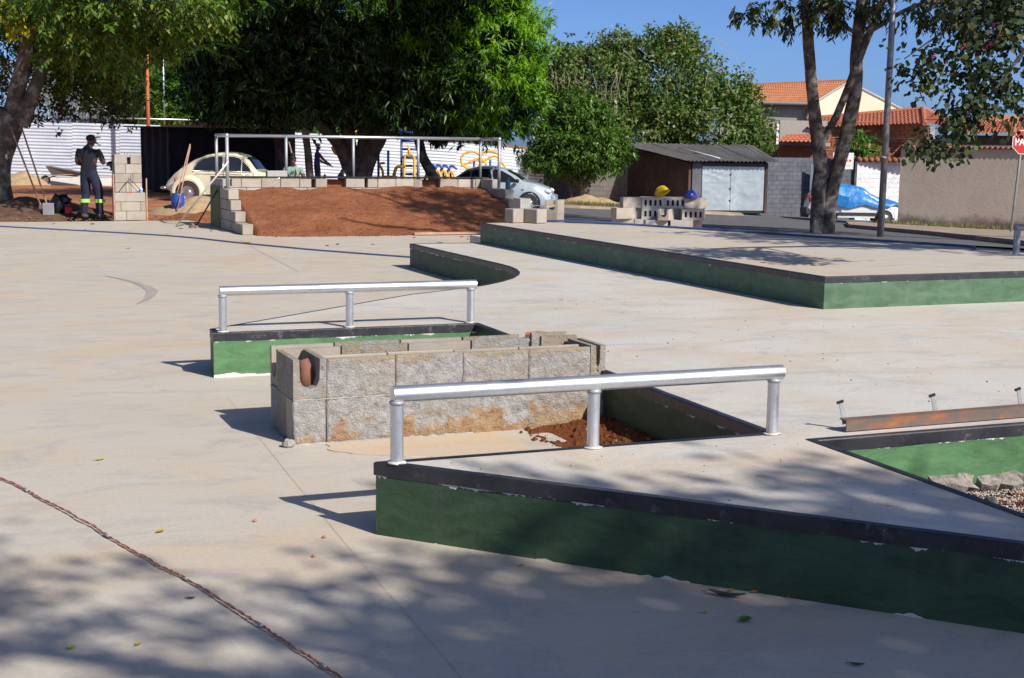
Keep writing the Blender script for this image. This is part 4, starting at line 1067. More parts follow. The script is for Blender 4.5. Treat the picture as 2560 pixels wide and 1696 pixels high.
for k in range(4): MB().box(-1.74 + .016 * k, -1.73 + .016 * k, -.22, .22, .845 + .012 * k, .86 + .014 * k).build('engine_louvre', 'dark', bc)
MB().tube([(-1.9, -.72, .44), (-2.06, -.55, .44), (-2.10, 0, .44), (-2.06, .55, .44), (-1.9, .72, .44)], .045, 10).build('bumper', 'chrome', bc, True)
MB().tube([(1.9, -.68, .44), (2.06, -.5, .44), (2.10, 0, .44), (2.06, .5, .44), (1.9, .68, .44)], .045, 10).build('bumper', 'chrome', bc, True)

# silver saloon
sc = thing('parked_car', 'silver four-door saloon parked behind the right end of the block ramp', 'car', (-.72, 45.6, -.50), R(-6))
c2 = Car(top=[(-2.08, .60), (-2.04, .82), (-1.95, .93), (-1.35, .98), (-1.15, 1.06), (-.72, 1.33), (-.35, 1.42), (.1, 1.43), (.45, 1.36), (.75, 1.20), (1.12, .97), (1.5, .90), (1.85, .78), (2.0, .62), (2.06, .45)],
         bot=[(-2.08, .35), (-1.9, .24), (0, .20), (1.8, .22), (2.06, .30)], wid=[(-2.08, .62), (-1.95, .74), (-1.5, .80), (0, .82), (1.4, .80), (1.8, .74), (2.06, .56)],
         belt=[(-2.08, .55), (-1.9, .84), (-1.0, .92), (.9, .88), (1.5, .80), (2.06, .4)], lean=.42, x0=-2.08, x1=2.06)
c2.body().build('body', 'silver', sc, True, auto=50)
for sg in (-1, 1):
    for xw in (-1.22, 1.30):
        arch(c2, sc, xw, .29, .36, sg); wheel(sc, xw, sg * .765, .29, .17, 'steel', .19)
    c2.pane([(-1.12, .97), (-1.02, 1.08), (-.72, 1.26), (-.60, 1.28), (-.66, .97)], .012, sg).build('window', 'carglass', sc)
    c2.pane([(-.60, .96), (-.55, 1.29), (-.30, 1.345), (.02, 1.35), (.10, .95)], .012, sg).build('window', 'carglass', sc)
    c2.pane([(.17, .95), (.12, 1.345), (.40, 1.29), (.68, 1.15), (.96, .95)], .012, sg).build('window', 'carglass', sc)
    for g in ([(.13, .30), (.13, .93)], [(-.62, .93), (-.66, .7), (-.85, .45)], [(1.0, .93), (1.0, .32)]):
        MB().tube([(a, sg * (c2.side(a, b) + .002), b) for a, b in g], .005, 5).build('door_gap', 'dark', sc)
    for hx in (-.5, .24): MB().bbox(hx, hx + .16, *sorted((sg * .82, sg * .845)), .83, .86, .006).build('door_handle', 'silver', sc)
    MB().ell((.93, sg * .92, .98), (.06, .09, .07), 10, 8).build('side_mirror', 'dark', sc, True)
    MB().ell((1.86, sg * .58, .66), (.14, .13, .08), 12, 8).build('headlamp', 'lamp_clear', sc, True)
    MB().ell((-2.0, sg * .62, .78), (.07, .12, .10), 12, 8).build('tail_lamp', 'lamp_red', sc, True)
    MB().bbox(1.05, 1.13, *sorted((sg * .805, sg * .825)), .70, .725, .004).build('side_repeater', 'lamp_red', sc)
def slope_glass(c, xa, xb, wa, wb, par, nm):
    P = []; n = 6
    for i in range(n + 1):
        t = i / n; x = xa + (xb - xa) * t; z = interp(c.top, x) + .026; w = wa + (wb - wa) * t
        for y in (-w, -w * .5, 0, w * .5, w): P.append((x, y, z - .02 * (abs(y) / w) ** 3))
    return MB().add(P, [(i * 5 + j, i * 5 + j + 1, i * 5 + 6 + j, i * 5 + 5 + j) for i in range(n) for j in range(4)]).build(nm, 'carglass', par, True)
slope_glass(c2, -1.22, -.74, .60, .52, sc, 'rear_window'); slope_glass(c2, .56, 1.06, .52, .62, sc, 'windscreen'); slope_glass(c1, .48, .80, .46, .54, bc, 'windscreen')
MB().bbox(1.98, 2.12, -.62, .62, .34, .54, .04).build('bumper', 'silver', sc); MB().bbox(-2.16, -2.02, -.66, .66, .36, .58, .04).build('bumper', 'silver', sc)

# white hatchback under a blue tarpaulin
wc = thing('parked_car', 'white hatchback with black cladding half covered by a blue tarpaulin', 'car', (14.25, 58.6, -1.50), R(-3))
c3 = Car(top=[(-1.95, .75), (-1.92, 1.0), (-1.75, 1.35), (-1.5, 1.54), (-.9, 1.60), (-.2, 1.58), (.25, 1.48), (.65, 1.22), (.95, 1.06), (1.4, 1.0), (1.75, .88), (1.92, .6)],
         bot=[(-1.95, .40), (-1.7, .30), (1.7, .30), (1.92, .40)], wid=[(-1.95, .68), (-1.7, .80), (0, .82), (1.4, .80), (1.92, .60)], belt=[(-1.95, .95), (-1.4, 1.0), (.9, .95), (1.92, .6)], lean=.28, x0=-1.95, x1=1.92)
c3.body().build('body', 'carwhite', wc, True, auto=50)
for sg in (-1, 1):
    for xw in (-1.18, 1.18):
        arch(c3, wc, xw, .32, .42, sg); wheel(wc, xw, sg * .775, .32, .18, 'alloy', .22)
    MB().bbox(-.78, .78, *sorted((sg * .80, sg * .845)), .40, .52, .01).build('sill_cladding', 'plastic', wc)
    c3.pane([(-1.62, 1.05), (-1.5, 1.38), (-.8, 1.48), (-.75, 1.02)], .012, sg).build('window', 'carglass', wc)
    MB().ell((-1.88, sg * .62, 1.05), (.07, .10, .16), 10, 8).build('tail_lamp', 'lamp_red', wc, True)
MB().bbox(-2.10, -1.85, -.74, .74, .38, .66, .05).build('bumper', 'plastic', wc); MB().bbox(1.80, 2.0, -.66, .66, .38, .66, .05).build('bumper', 'plastic', wc)
def tarp_mat():
    m, n, l, p = nt('blue_tarpaulin')
    st = mapping(n, l, (1.2, 1.2, 3.5)); a = noi(n, l, 2.0, 6, .7, vec=st, dist=.8)
    o = ramp(n, l, a, [(.30, (.01, .13, .38)), (.52, (.015, .17, .48)), (.66, (.02, .27, .46)), (.80, (.25, .32, .40))])
    l.new(o, p.inputs['Base Color']); p.inputs['Roughness'].default_value = .38; bump(n, l, p, noi(n, l, 6, 5, .65, dist=1.0), .4, .04); return m
MAT['tarp'] = tarp_mat()
tp = MB(); vs = []; nx, my = 44, 17; 
for i in range(nx + 1):
    x = -1.15 + 3.2 * i / nx; xx = max(-1.9, min(1.9, x)); zt_ = interp(c3.top, xx) + .075
    low = .80 + .06 * math.sin(x * 5) + .05 * N3(x * 2, 3) + (.18 * max(0, -(x + .5)))
    for j in range(my + 1):
        t = -1 + 2 * j / my; s_ = 1 if t > 0 else -1; at_ = abs(t)
        if at_ < .45: y = s_ * (at_ / .45) * .60; z = zt_ - .03 * (at_ / .45) ** 3
        else:
            q = (at_ - .45) / .55; z = zt_ - .03 + (low - zt_) * q; y = s_ * ((.60 + (c3.side(xx, max(.35, z)) + .10 - .60) * min(1, q * 1.7)) + .03 * N3(x * 4, q * 3, s_))
        z += .022 * N3(x * 3, t * 4)
        vs.append((x, y, z))
tp.add(vs, [(i * (my + 1) + j, (i + 1) * (my + 1) + j, (i + 1) * (my + 1) + j + 1, i * (my + 1) + j + 1) for i in range(nx) for j in range(my)])
fl = [(-1.15, -.95, 1.35), (-.35, -1.0, 1.15), (-.42, -1.0, .72), (-1.2, -.95, .88)]
tp.add(fl, [(0, 1, 2, 3)])
tag(tp.build('tarpaulin', 'tarp', None, True, (14.25, 58.6, -1.50), R(-3)), 'shiny blue tarpaulin draped over the white hatchback', 'tarpaulin')

# ------------------------------------------------------------------ background: fences, walls, buildings
def corr_sheet(L, Hh, pitch=0.13, amp=0.014, bend=0.0):
    """horizontal corrugation: sheet in xz plane, ridges run along x"""
    mb = MB(); nz = int(Hh / pitch * 8); nx = 6; vs = []
    for j in range(nz + 1):
        z = Hh * j / nz; y = amp * math.sin(2 * math.pi * z / pitch)
        for i in range(nx + 1):
            x = L * i / nx; vs.append((x, y + .012 * N3(x * 1.3 + L * 7, z * 2) + .006 * N3(x * 5, z * 6), z))
    return mb.add(vs, [(j * (nx + 1) + i, j * (nx + 1) + i + 1, (j + 1) * (nx + 1) + i + 1, (j + 1) * (nx + 1) + i) for j in range(nz) for i in range(nx)])
def corrmat():
    m, n, l, p = nt('white_painted_corrugated_steel')
    g = n.new('ShaderNodeNewGeometry')
    a = noi(n, l, 1.1, 5, .6, vec=g.outputs['Position']); o = ramp(n, l, a, [(.3, (.46, .50, .56)), (.65, (.60, .63, .68))])
    o = mixc(n, l, ramp(n, l, noi(n, l, 3.5, 6, .75, vec=g.outputs['Position']), [(.66, 0.0), (.74, .5)]), o, (.40, .30, .22))
    l.new(o, p.inputs['Base Color']); p.inputs['Roughness'].default_value = .4; p.inputs['Metallic'].default_value = .1; return m
MAT['corr'] = corrmat()
MAT['whitewash'] = simple('white_rendered_plinth', (.70, .68, .64), .9, 0, .12, 2, .3)
fpts = [(-23.0, 56.0, 2.34), (-19.66, 56, 2.30), (-13.87, 56, 2.2), (-9.12, 57, 2.02), (-2.52, 58, 1.69), (1.2, 60.4, 1.34)]
fence = thing('corrugated_fence', 'white horizontally corrugated metal fence along the back of the street', 'fence', (-23, 56, 0))
for (x0, y0, z0), (x1, y1, z1) in zip(fpts, fpts[1:]):
    L = math.hypot(x1 - x0, y1 - y0); k = max(1, round(L / 2.2)); a = math.atan2(y1 - y0, x1 - x0)
    for i in range(k):
        t = i / k; X, Y, Z = x0 + (x1 - x0) * t, y0 + (y1 - y0) * t, z0 + (z1 - z0) * t
        gz_ = zt(X, Y); Ls = L / k + .05
        o = corr_sheet(Ls, Z - gz_ - .32).build('sheet', 'corr', fence, True, (X + 23, Y - 56 + (.006 if i % 2 else 0), gz_ + .32), a); o.rotation_euler = (0, -(z1 - z0) / L * -1 * -1, a)
        MB().box(0, L / k, .02, .14, -.15, .36).build('plinth', 'whitewash', fence, False, (X + 23, Y - 56, gz_), a)
        MB().box(-.03, .03, .05, .11, 0, Z - gz_ + .02).build('post', 'galv_dull', fence, False, (X + 23, Y - 56, gz_), a)
# court fence behind: pipe frame with wire mesh
cf = thing('court_fence', 'tall chain-link court fence with diagonal pipe brace behind the corrugated fence', 'fence', (-20, 60, 0))
s60 = 60 / 3473.
def px(x, y, Y): return ((x - 1280) / 3473. * Y + 0.0, Y, 1.66 - (y - 359.6 - (x - 1280) * .0132) / 3473. * Y)
def tube_px(a, b, Y, r, name, mat, par, off):
    A, B = px(*a, Y), px(*b, Y); return MB().tube([tuple(q - w for q, w in zip(A, off)), tuple(q - w for q, w in zip(B, off))], r, 8).build(name, mat, par, True)
off = (-20, 60, 0)
tube_px((128, 293), (505, 302), 60, .035, 'rail_tube', 'galv', cf, off); tube_px((130, 155), (289, 297), 60, .035, 'brace', 'galv', cf, off); tube_px((147, 263), (200, 308), 60, .028, 'brace', 'galv_dull', cf, off)
for x in (128, 289, 414): tube_px((x, 120 if x == 414 else 290), (x, 330), 60, .035, 'post', 'galv', cf, off)
def meshmat():
    m, n, l, p = nt('chain_link_wire')
    w = []
    for an in (.78, -.78):
        mp = mapping(n, l, (1, 1, 1), (0, an, 0)); t = n.new('ShaderNodeTexWave'); t.inputs['Scale'].default_value = 9.0; l.new(mp, t.inputs[0]); w.append(mth(n, l, 'GREATER_THAN', t.outputs['Fac'], .90))
    l.new(ramp(n, l, noi(n, l, 8), [(.3, (.25, .26, .27)), (.7, (.4, .41, .42))]), p.inputs['Base Color'])
    l.new(mth(n, l, 'MAXIMUM', w[0], w[1]), p.inputs['Alpha']); return m
MAT['chain'] = meshmat()
A, B, C, D = px(20, 305, 60.1), px(289, 305, 60.1), px(270, 285, 60.1), px(128, 155, 60.1)
MB().add([(a - off[0], b - off[1], c) for a, b, c in (A, B, C, D, px(20, 155, 60.1))], [(0, 1, 2, 3, 4)]).build('wire_mesh', 'chain', cf)
tp_ = px(374, 330, 54); tag(MB().tube([(tp_[0], 54, -.2), (tp_[0], 54, px(374, 150, 54)[2] + 1.5)], .07, 10).build('steel_pole', simple('rust_orange_paint', (.42, .11, .035), .6), None, True), 'rust orange steel pole rising behind the black shelter', 'pole')
# black shade-cloth shelter
sh = thing('black_shelter', 'black shade cloth site shelter standing in front of the corrugated fence', 'shelter', (-11.9, 48.2, -.15))
def cloth(x0, y0, x1, y1, z0, z1, nm):
    mb = MB(); n = 26; m = 8; L = math.hypot(x1 - x0, y1 - y0); nx_, ny_ = -(y1 - y0) / L, (x1 - x0) / L; vs = []
    for j in range(m + 1):
        for i in range(n + 1):
            t = i / n; d = .035 * math.sin(t * L * 9) * (.4 + .6 * j / m) + .05 * N3(t * L * 1.2, j * .4); vs.append((x0 + (x1 - x0) * t + nx_ * d, y0 + (y1 - y0) * t + ny_ * d, z0 + (z1 - z0) * j / m))
    return mb.add(vs, [(j * (n + 1) + i, j * (n + 1) + i + 1, (j + 1) * (n + 1) + i + 1, (j + 1) * (n + 1) + i) for j in range(m) for i in range(n)]).build(nm, 'blackcloth', sh, True)
cloth(0, 0, 3.6, .5, 0, 2.2, 'front_cloth'); cloth(-1.45, 2.0, 0, 0, 0, 2.2, 'side_cloth'); cloth(3.6, .5, 3.9, 2.6, 0, 2.15, 'side_cloth'); cloth(-1.45, 2.0, 3.9, 2.6, 0, 2.2, 'back_cloth')
MB().box(-1.5, 4.0, -.1, 2.7, 2.2, 2.24).build('roof', 'blackcloth', sh); MB().box(-.2, 3.9, -.25, -.18, 2.22, 2.30).build('roof_batten', 'wood_pink', sh); MB().tube([(3.4, -.2, 2.25), (4.6, .2, 2.3)], .05, 6).build('roof_batten', 'wood', sh)
for x, y in ((0, 0), (3.6, .5), (-1.45, 2.0), (3.9, 2.6)): MB().tube([(x, y + .05, 0), (x, y + .05, 2.2)], .05, 8).build('post', 'dark', sh)

# ------------------------------------------------------------------ outdoor gym (yellow and blue)
def tubes(par, mat, name, paths, r=.045):
    for p in paths: MB().tube(catmull(p, 6) if len(p) > 2 else p, r, 8).build(name, mat, par, True)
def gym(label, x, Y, yel, blu, plates=()):
    b = px(x, 0, Y); z = zt(b[0], Y)
    t = thing('exercise_machine', label, 'gym equipment', (b[0], Y, z), 0, 'outdoor gym machines behind the ramp')
    tubes(t, 'yellow', 'yellow_tube', yel); tubes(t, 'blue', 'blue_tube', blu)
    for a in plates: MB().bbox(*a, .03).build('plate', 'yellow', t)
    return t
gym('yellow and blue gym machine with a wavy steering bar left of the big trunk', 858, 51, [[(-.45, 0, 1.75), (-.3, 0, 1.5), (.1, 0, 1.4), (.25, 0, 1.55), (.15, 0, 1.8)], [(.0, 0, 1.85), (-.05, 0, 1.5), (.05, 0, 1.2), (.35, 0, 1.0), (.5, 0, .9), (.48, 0, 0)], [(.25, 0, 1.6), (.3, 0, 1.25), (.1, 0, 1.05)], [(-.7, 0, .75), (-.75, 0, .4), (-.55, 0, .1)]], [[(.35, .1, 0), (.35, .1, 1.2)], [(-.45, 0, 0), (.1, 0, 1.25)], [(-.2, 0.2, 0), (.15, 0.2, 1.2)]])
gym('yellow gym machine seen through the forks of the big trunk', 903, 52.5, [[(-.5, 0, 1.85), (-.2, 0, 1.4), (-.05, 0, .9)], [(-.3, 0, 2.35), (.1, 0, 2.35), (.12, 0, 1.7)], [(-.9, 0, 2.2), (-.75, 0, 2.05)]], [[(0, .1, 0), (0, .1, 2.3)]])
gym('yellow gym seat machine with two square pads right of the big trunk', 952, 50, [[(0, 0, 0), (.03, 0, .9), (-.1, 0, 1.2), (.1, 0, 1.25)], [(.35, 0, .6), (.5, 0, 1.1), (.7, 0, 1.1)], [(-.1, 0, .2), (.4, 0, .2)]], [[(-.15, .2, 0), (-.15, .2, 1.7)], [(.2, .2, 0), (.2, .2, 1.7)]], [(-.28, 0.0, -.05, .02, .2, .72), (.08, .55, -.1, -.05, .22, .82)])
gym('yellow L-shaped gym bench beside the seat machine', 992, 50, [[(-.2, 0, 0), (-.12, 0, .9), (0, 0, 1.15), (.25, 0, 1.15)], [(.2, 0, .1), (.5, 0, .1)]], [[(.55, .1, 0), (.55, .1, .5)]], [(.05, .5, -.2, .1, .1, .42)])
gym('tall blue ladder frame with a yellow looped bar', 1020, 51, [[(-.18, -.1, 0), (-.18, -.1, 1.4), (-.05, -.1, 1.6), (.1, -.1, 1.6), (.18, -.1, 1.4), (.18, -.1, .4)], [(-.02, -.1, 1.6), (-.02, -.1, 1.95)]], [[(-.3, .1, 0), (-.3, .1, 2.6)], [(.32, .1, 0), (.32, .1, 2.6)]] + [[(-.3, .1, .3 + .3 * i), (.32, .1, .3 + .3 * i)] for i in range(8)], [(.3, .6, -.1, .1, .1, .3)])
for k, (x, lab) in enumerate([(1068, 'first of the yellow and blue stepper machines, nearest the ladder frame'), (1084, 'second yellow and blue stepper machine from the ladder frame'), (1100, 'third yellow and blue stepper machine from the ladder frame'), (1118, 'last yellow and blue stepper machine, next to the silver car')]):
    gym(lab, x, 52 + .2 * k, [[(-.12, 0, 0), (-.06, 0, .8), (.03, 0, 1.05), (.16, 0, 1.0), (.26, 0, .55), (.3, 0, 0)], [(.02, 0, .3), (.02, 0, .8)]], [[(-.35, .15, 0), (.0, .15, 1.2), (.3, .15, 1.15)], [(.0, .15, 1.2), (.2, .15, .2)]])
gym('large yellow gym wheels behind the roof of the silver car, left pair', 1180, 54, [[(.4 * math.cos(a) - .1, 0, 1.55 + .33 * math.sin(a)) for a in [i * math.pi / 8 for i in range(17)]], [(-.5, 0, 1.3), (-.1, 0, 1.5), (.3, 0, 1.6), (.6, 0, 1.2)]], [[(0, .1, 0), (0, .1, 1.6)]])
gym('large yellow gym wheels behind the roof of the silver car, right pair', 1220, 54, [[(.42 * math.cos(a), 0, 1.6 + .33 * math.sin(a)) for a in [i * math.pi / 8 for i in range(17)]], [(-.3, 0, 1.5), (.2, 0, 1.75), (.6, 0, 1.3), (.62, 0, 1.1)]], [[(0, .1, 0), (0, .1, 1.6)]])

# ------------------------------------------------------------------ street walls built of blocks
def block_wall(name, label, p0, p1, ztop0, ztop1, mat, mortar, bw=.40, bh=.20, th=.14, proud=.002, base_extra=.3, jit=.004, dz=0.0):
    L = math.hypot(p1[0] - p0[0], p1[1] - p0[1]); a = math.atan2(p1[1] - p0[1], p1[0] - p0[0]); zb = min(zt(*p0), zt(*p1)) - base_extra
    t = thing(name, label, 'wall', (p0[0], p0[1], zb), a)
    ht = (ztop0 + ztop1) / 2 - zb
    MB().box(0, L, .012, th - .012, 0, ht - .004).build('mortar', mortar, t)
    rows = int(ht / bh); me = {}
    for r_ in range(rows + 1):
        z0 = ht - (r_ + 1) * bh; x = -(bw / 2 if r_ % 2 else 0)
        if z0 + bh < .1: break
        while x < L - .01:
            a0, a1 = max(0, x), min(L, x + bw); w = round(a1 - a0, 3)
            if w > .05:
                if w not in me: 
                    q = MB().bbox(0, w - .006, 0, th, 0, bh - .006, .005, 0, .004); m_ = bpy.data.meshes.new('block'); m_.from_pydata(q.v, [], q.f); m_.materials.append(MAT[mat]); m_.update(); me[w] = m_
                link('block', me[w], t, (a0 + .006, random.uniform(-jit, jit) - proud, z0 + .006))
            x += bw
    return t
def paint_block(name, a, b, sc=1.6, stain=None, bs=.9):
    m, n, l, p = nt(name); g = n.new('ShaderNodeNewGeometry').outputs['Position']
    o = ramp(n, l, noi(n, l, sc, 7, .7, vec=g), [(.3, a), (.7, b)])
    if stain: o = mixc(n, l, ramp(n, l, noi(n, l, 2.5, 6, .75, vec=g), [(.58, 0.0), (.70, .8)]), o, stain)
    l.new(o, p.inputs['Base Color']); p.inputs['Roughness'].default_value = .9; p.inputs['Specular IOR Level'].default_value = .2
    bump(n, l, p, noi(n, l, 14, 6, .75, vec=g), bs, .03); return m
MAT['greywall'] = paint_block('dark_grey_wall_paint', (.080, .084, .100), (.145, .15, .172)); MAT['whitewall'] = paint_block('chipped_white_wall_paint', (.62, .61, .60), (.76, .75, .74), 1.2, (.34, .30, .27))
MAT['oldwall'] = paint_block('stained_old_wall', (.10, .085, .075), (.25, .22, .20), .9, (.09, .085, .08)); MAT['brickred'] = paint_block('bare_clay_block', (.20, .075, .040), (.33, .125, .065), 1.4)
MAT['tanwall'] = paint_block('dirty_beige_render', (.40, .335, .28), (.47, .40, .335), .5, None, .4)
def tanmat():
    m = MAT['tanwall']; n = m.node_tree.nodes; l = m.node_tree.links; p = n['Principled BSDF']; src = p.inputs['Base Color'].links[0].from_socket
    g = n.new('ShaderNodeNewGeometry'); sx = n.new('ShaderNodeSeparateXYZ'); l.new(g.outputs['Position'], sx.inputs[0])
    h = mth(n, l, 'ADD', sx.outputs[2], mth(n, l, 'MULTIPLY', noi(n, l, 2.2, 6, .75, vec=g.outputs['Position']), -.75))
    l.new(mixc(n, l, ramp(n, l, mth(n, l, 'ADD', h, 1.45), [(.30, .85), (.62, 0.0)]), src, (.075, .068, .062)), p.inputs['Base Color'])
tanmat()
block_wall('boundary_wall', 'stained old block wall behind the bushy dark green tree', (.2, 62.6), (5.1, 62.4), .83, .80, 'oldwall', 'mortar')
block_wall('boundary_wall', 'dark grey painted block wall between the metal garage door and the white wall', (10.75, 60.9), (15.25, 62.6), 1.22, 1.2, 'greywall', 'greywall')
block_wall('boundary_wall', 'short white painted block wall with tiled top behind the lamp post', (15.25, 62.3), (18.2, 62.9), 1.13, 1.13, 'whitewall', 'whitewall', dz=0)
cap = thing('wall_capping', 'thin clay tile capping on the short white wall', 'tiles', (15.2, 62.2, 1.13)); 
for i in range(12): MB().tube([(i * .26 + .12, -.05, .03), (i * .26 + .12, .35, .05)], .12, 8).build('tile', 'brickred', cap, True)
MAT['placard'] = simple('white_placard', (.70, .67, .62), .6)
sg_ = thing('notice_board', 'white notice with a row of red marks on the dark grey wall', 'notice', px(2092, 402, 61.9))
MB().box(-.01 - .4, .5, -.05, -.02, -.36, .36).build('board', 'placard', sg_); MAT['redprint'] = simple('red_print', (.55, .05, .04), .6)
for k, q in enumerate((-.28, -.10, .05, .17, .30)): MB().box(q, q + (.06, .09, .07, .08, .10)[k], -.056, -.051, -.02, .06).build('red_mark', 'redprint', sg_)
for k in range(7): MB().box(-.32 + k * .1, -.26 + k * .1, -.056, -.051, -.22, -.19).build('small_mark', simple('grey_print', (.3, .28, .27), .6) if k == 0 else bpy.data.materials['grey_print'], sg_)
bd = px(2010, 470, 61.5); tag(MB().bbox(-.34, .34, 0, .05, -1.9, 1.05, .01).build('metal_gate', simple('pale_blue_gate', (.13, .19, .22), .5), None, False, (bd[0] + .38, 61.3, bd[2])), 'pale blue grey metal door in the dark grey wall behind the twin trunks', 'gate')
# tan wall with clay tile coping
TW0, TW1 = (12.95, 47.0), (20.6, 42.6)
La = math.hypot(TW1[0] - TW0[0], TW1[1] - TW0[1]); aa = math.atan2(TW1[1] - TW0[1], TW1[0] - TW0[0])
tw = thing('garden_wall', 'high beige rendered wall with clay tile coping at the right', 'wall', (TW0[0], TW0[1], -1.3), aa)
nxw, nzw = 60, 12; vs = []
for j in range(nzw + 1):
    for i in range(nxw + 1): vs.append((La * i / nxw, -.004 * N3(i * .7, j * .9), 3.0 * j / nzw))
MB().add(vs, [(j * (nxw + 1) + i, (j + 1) * (nxw + 1) + i, (j + 1) * (nxw + 1) + i + 1, j * (nxw + 1) + i + 1) for j in range(nzw) for i in range(nxw)]).box(0, La, .015, .2, 0, 3.0).build('render_face', 'tanwall', tw)
vs = [(0, y, z) for y in (-.002, .2) for z in (0, 3.0)]
MAT['terracotta'] = block_mat('terracotta_tile', (.33, .105, .050), (.47, .175, .085), (.20, .09, .06))
def half_tile(name, L, r, mat, th=.012):
    mb = MB(); n = 7; vs = []
    for x, k in ((0, 1.0), (L, .86)):
        for rr in (r * k, r * k - th):
            for j in range(n + 1): a = math.pi * j / n; vs.append((rr * math.cos(a), x, rr * math.sin(a) * .75))
    m = n + 1
    fs = [(j, j + 1, 2 * m + j + 1, 2 * m + j) for j in range(n)] + [(m + j + 1, m + j, 3 * m + j, 3 * m + j + 1) for j in range(n)] + [(j + 1, j, m + j, m + j + 1) for j in range(n)] + [(2 * m + j, 2 * m + j + 1, 3 * m + j + 1, 3 * m + j) for j in range(n)]
    mb.add(vs, fs); me = bpy.data.meshes.new(name); me.from_pydata(mb.v, [], mb.f); me.materials.append(MAT[mat]); me.update(); return me
TILE = half_tile('coping_tile', .42, .085, 'terracotta')
k = 0; x = .05
while x < La:
    o = link('tile', TILE, tw, (x, -.13, 3.0)); o.rotation_euler = (.03, 0, random.uniform(-.03, .03)); x += .168
MB().box(0, La, -.08, .26, 2.985, 3.01).build('tile_bed', 'brickred', tw)

# ------------------------------------------------------------------ tin-roofed garage
gx, gy_ = 7.36, 59.0
gar = thing('garage_shed', 'rundown garage with corrugated fibre roof, dark side wall and dented metal doors', 'shed', (gx, gy_, zt(gx, gy_) - .05), .13)
MAT['sidewall'] = paint_block('dark_garage_wall', (.035, .030, .030), (.13, .075, .055), .7, (.02, .019, .02)); MAT['fibre'] = paint_block('weathered_fibre_cement', (.10, .095, .09), (.17, .16, .155), 1.0, (.07, .065, .06), .5)  # garage walls mottled dark grey and brown, with darker blotches
W2, D2 = 3.45, 4.6; Hf, Hb = 2.12, 2.78
def wallpoly(pts, name, mat, th=(0, 0)):
    n = len(pts); vs = list(pts) + [(x + th[0], y + th[1], z) for x, y, z in pts]
    return MB().add(vs, [tuple(range(n)), tuple(range(2 * n - 1, n - 1, -1))] + [(i, i + n, (i + 1) % n + n, (i + 1) % n) for i in range(n)]).build(name, mat, gar)
# the left wall turns towards the back left
lb = (-1.95, 3.9)
wallpoly([(0, 0, 0), (lb[0], lb[1], 0), (lb[0], lb[1], Hb), (0, 0, Hf)], 'side_wall', 'sidewall', (.12, .06))
wallpoly([(.16, -.004, 0), (.56, -.004, 0), (.56, -.004, Hf), (.16, -.004, Hf)], 'front_pier', 'greywall', (0, .15))
wallpoly([(W2 - .12, -.004, 0), (W2, -.004, 0), (W2, -.004, Hf), (W2 - .12, -.004, Hf)], 'front_pier', 'sidewall', (0, .15))
wallpoly([(.56, .02, 1.98), (W2 - .12, .02, 1.98), (W2 - .12, .02, Hf), (.56, .02, Hf)], 'lintel', 'dark', (0, .12))
wallpoly([(W2, 0, 0), (W2 + .3, 4.2, 0), (W2 + .3, 4.2, Hb), (W2, 0, Hf)], 'side_wall', 'sidewall', (-.12, 0))
wallpoly([(lb[0], lb[1], 0), (W2 + .3, 4.2, 0), (W2 + .3, 4.2, Hb), (lb[0], lb[1], Hb)], 'back_wall', 'sidewall', (0, -.1))
def doormat():
    m, n, l, p = nt('dented_zinc_sheet'); g = n.new('ShaderNodeNewGeometry').outputs['Position']
    a = noi(n, l, 1.3, 6, .65, vec=g, dist=1.2); l.new(ramp(n, l, a, [(.3, (.32, .38, .41)), (.55, (.42, .48, .51)), (.75, (.55, .63, .68))]), p.inputs['Base Color'])
    p.inputs['Metallic'].default_value = .45; p.inputs['Roughness'].default_value = .42; bump(n, l, p, noi(n, l, 1.6, 3, .5, vec=g, dist=.5), .28, .06); return m
MAT['zinc'] = doormat()
for nm, a, b, c, d in (('door_panel', .60, 1.83, .12, 1.28), ('door_panel', .60, 1.83, 1.285, 1.97), ('door_panel', 1.85, 3.30, .12, 1.97)):
    mb = MB(); n = 14; vs = [(a + (b - a) * i / n, .03 + .022 * N3(i * .45 + a * 3, j * .45 + c) * math.sin(math.pi * i / n) * math.sin(math.pi * j / n), c + (d - c) * j / n) for j in range(n + 1) for i in range(n + 1)]
    mb.add(vs, [(j * (n + 1) + i, j * (n + 1) + i + 1, (j + 1) * (n + 1) + i + 1, (j + 1) * (n + 1) + i) for j in range(n) for i in range(n)]).build(nm, 'zinc', gar, True)
MB().box(.56, 3.33, .06, .12, 0, 2.0).build('door_backing', 'dark', gar); MB().box(3.05, 3.24, .0, .02, 1.88, 1.97).build('door_label', 'placard', gar)
for z in (.5, 1.0, 1.6): MB().bbox(1.80, 1.86, .0, .025, z, z + .07, .004).build('hinge', 'dark', gar)
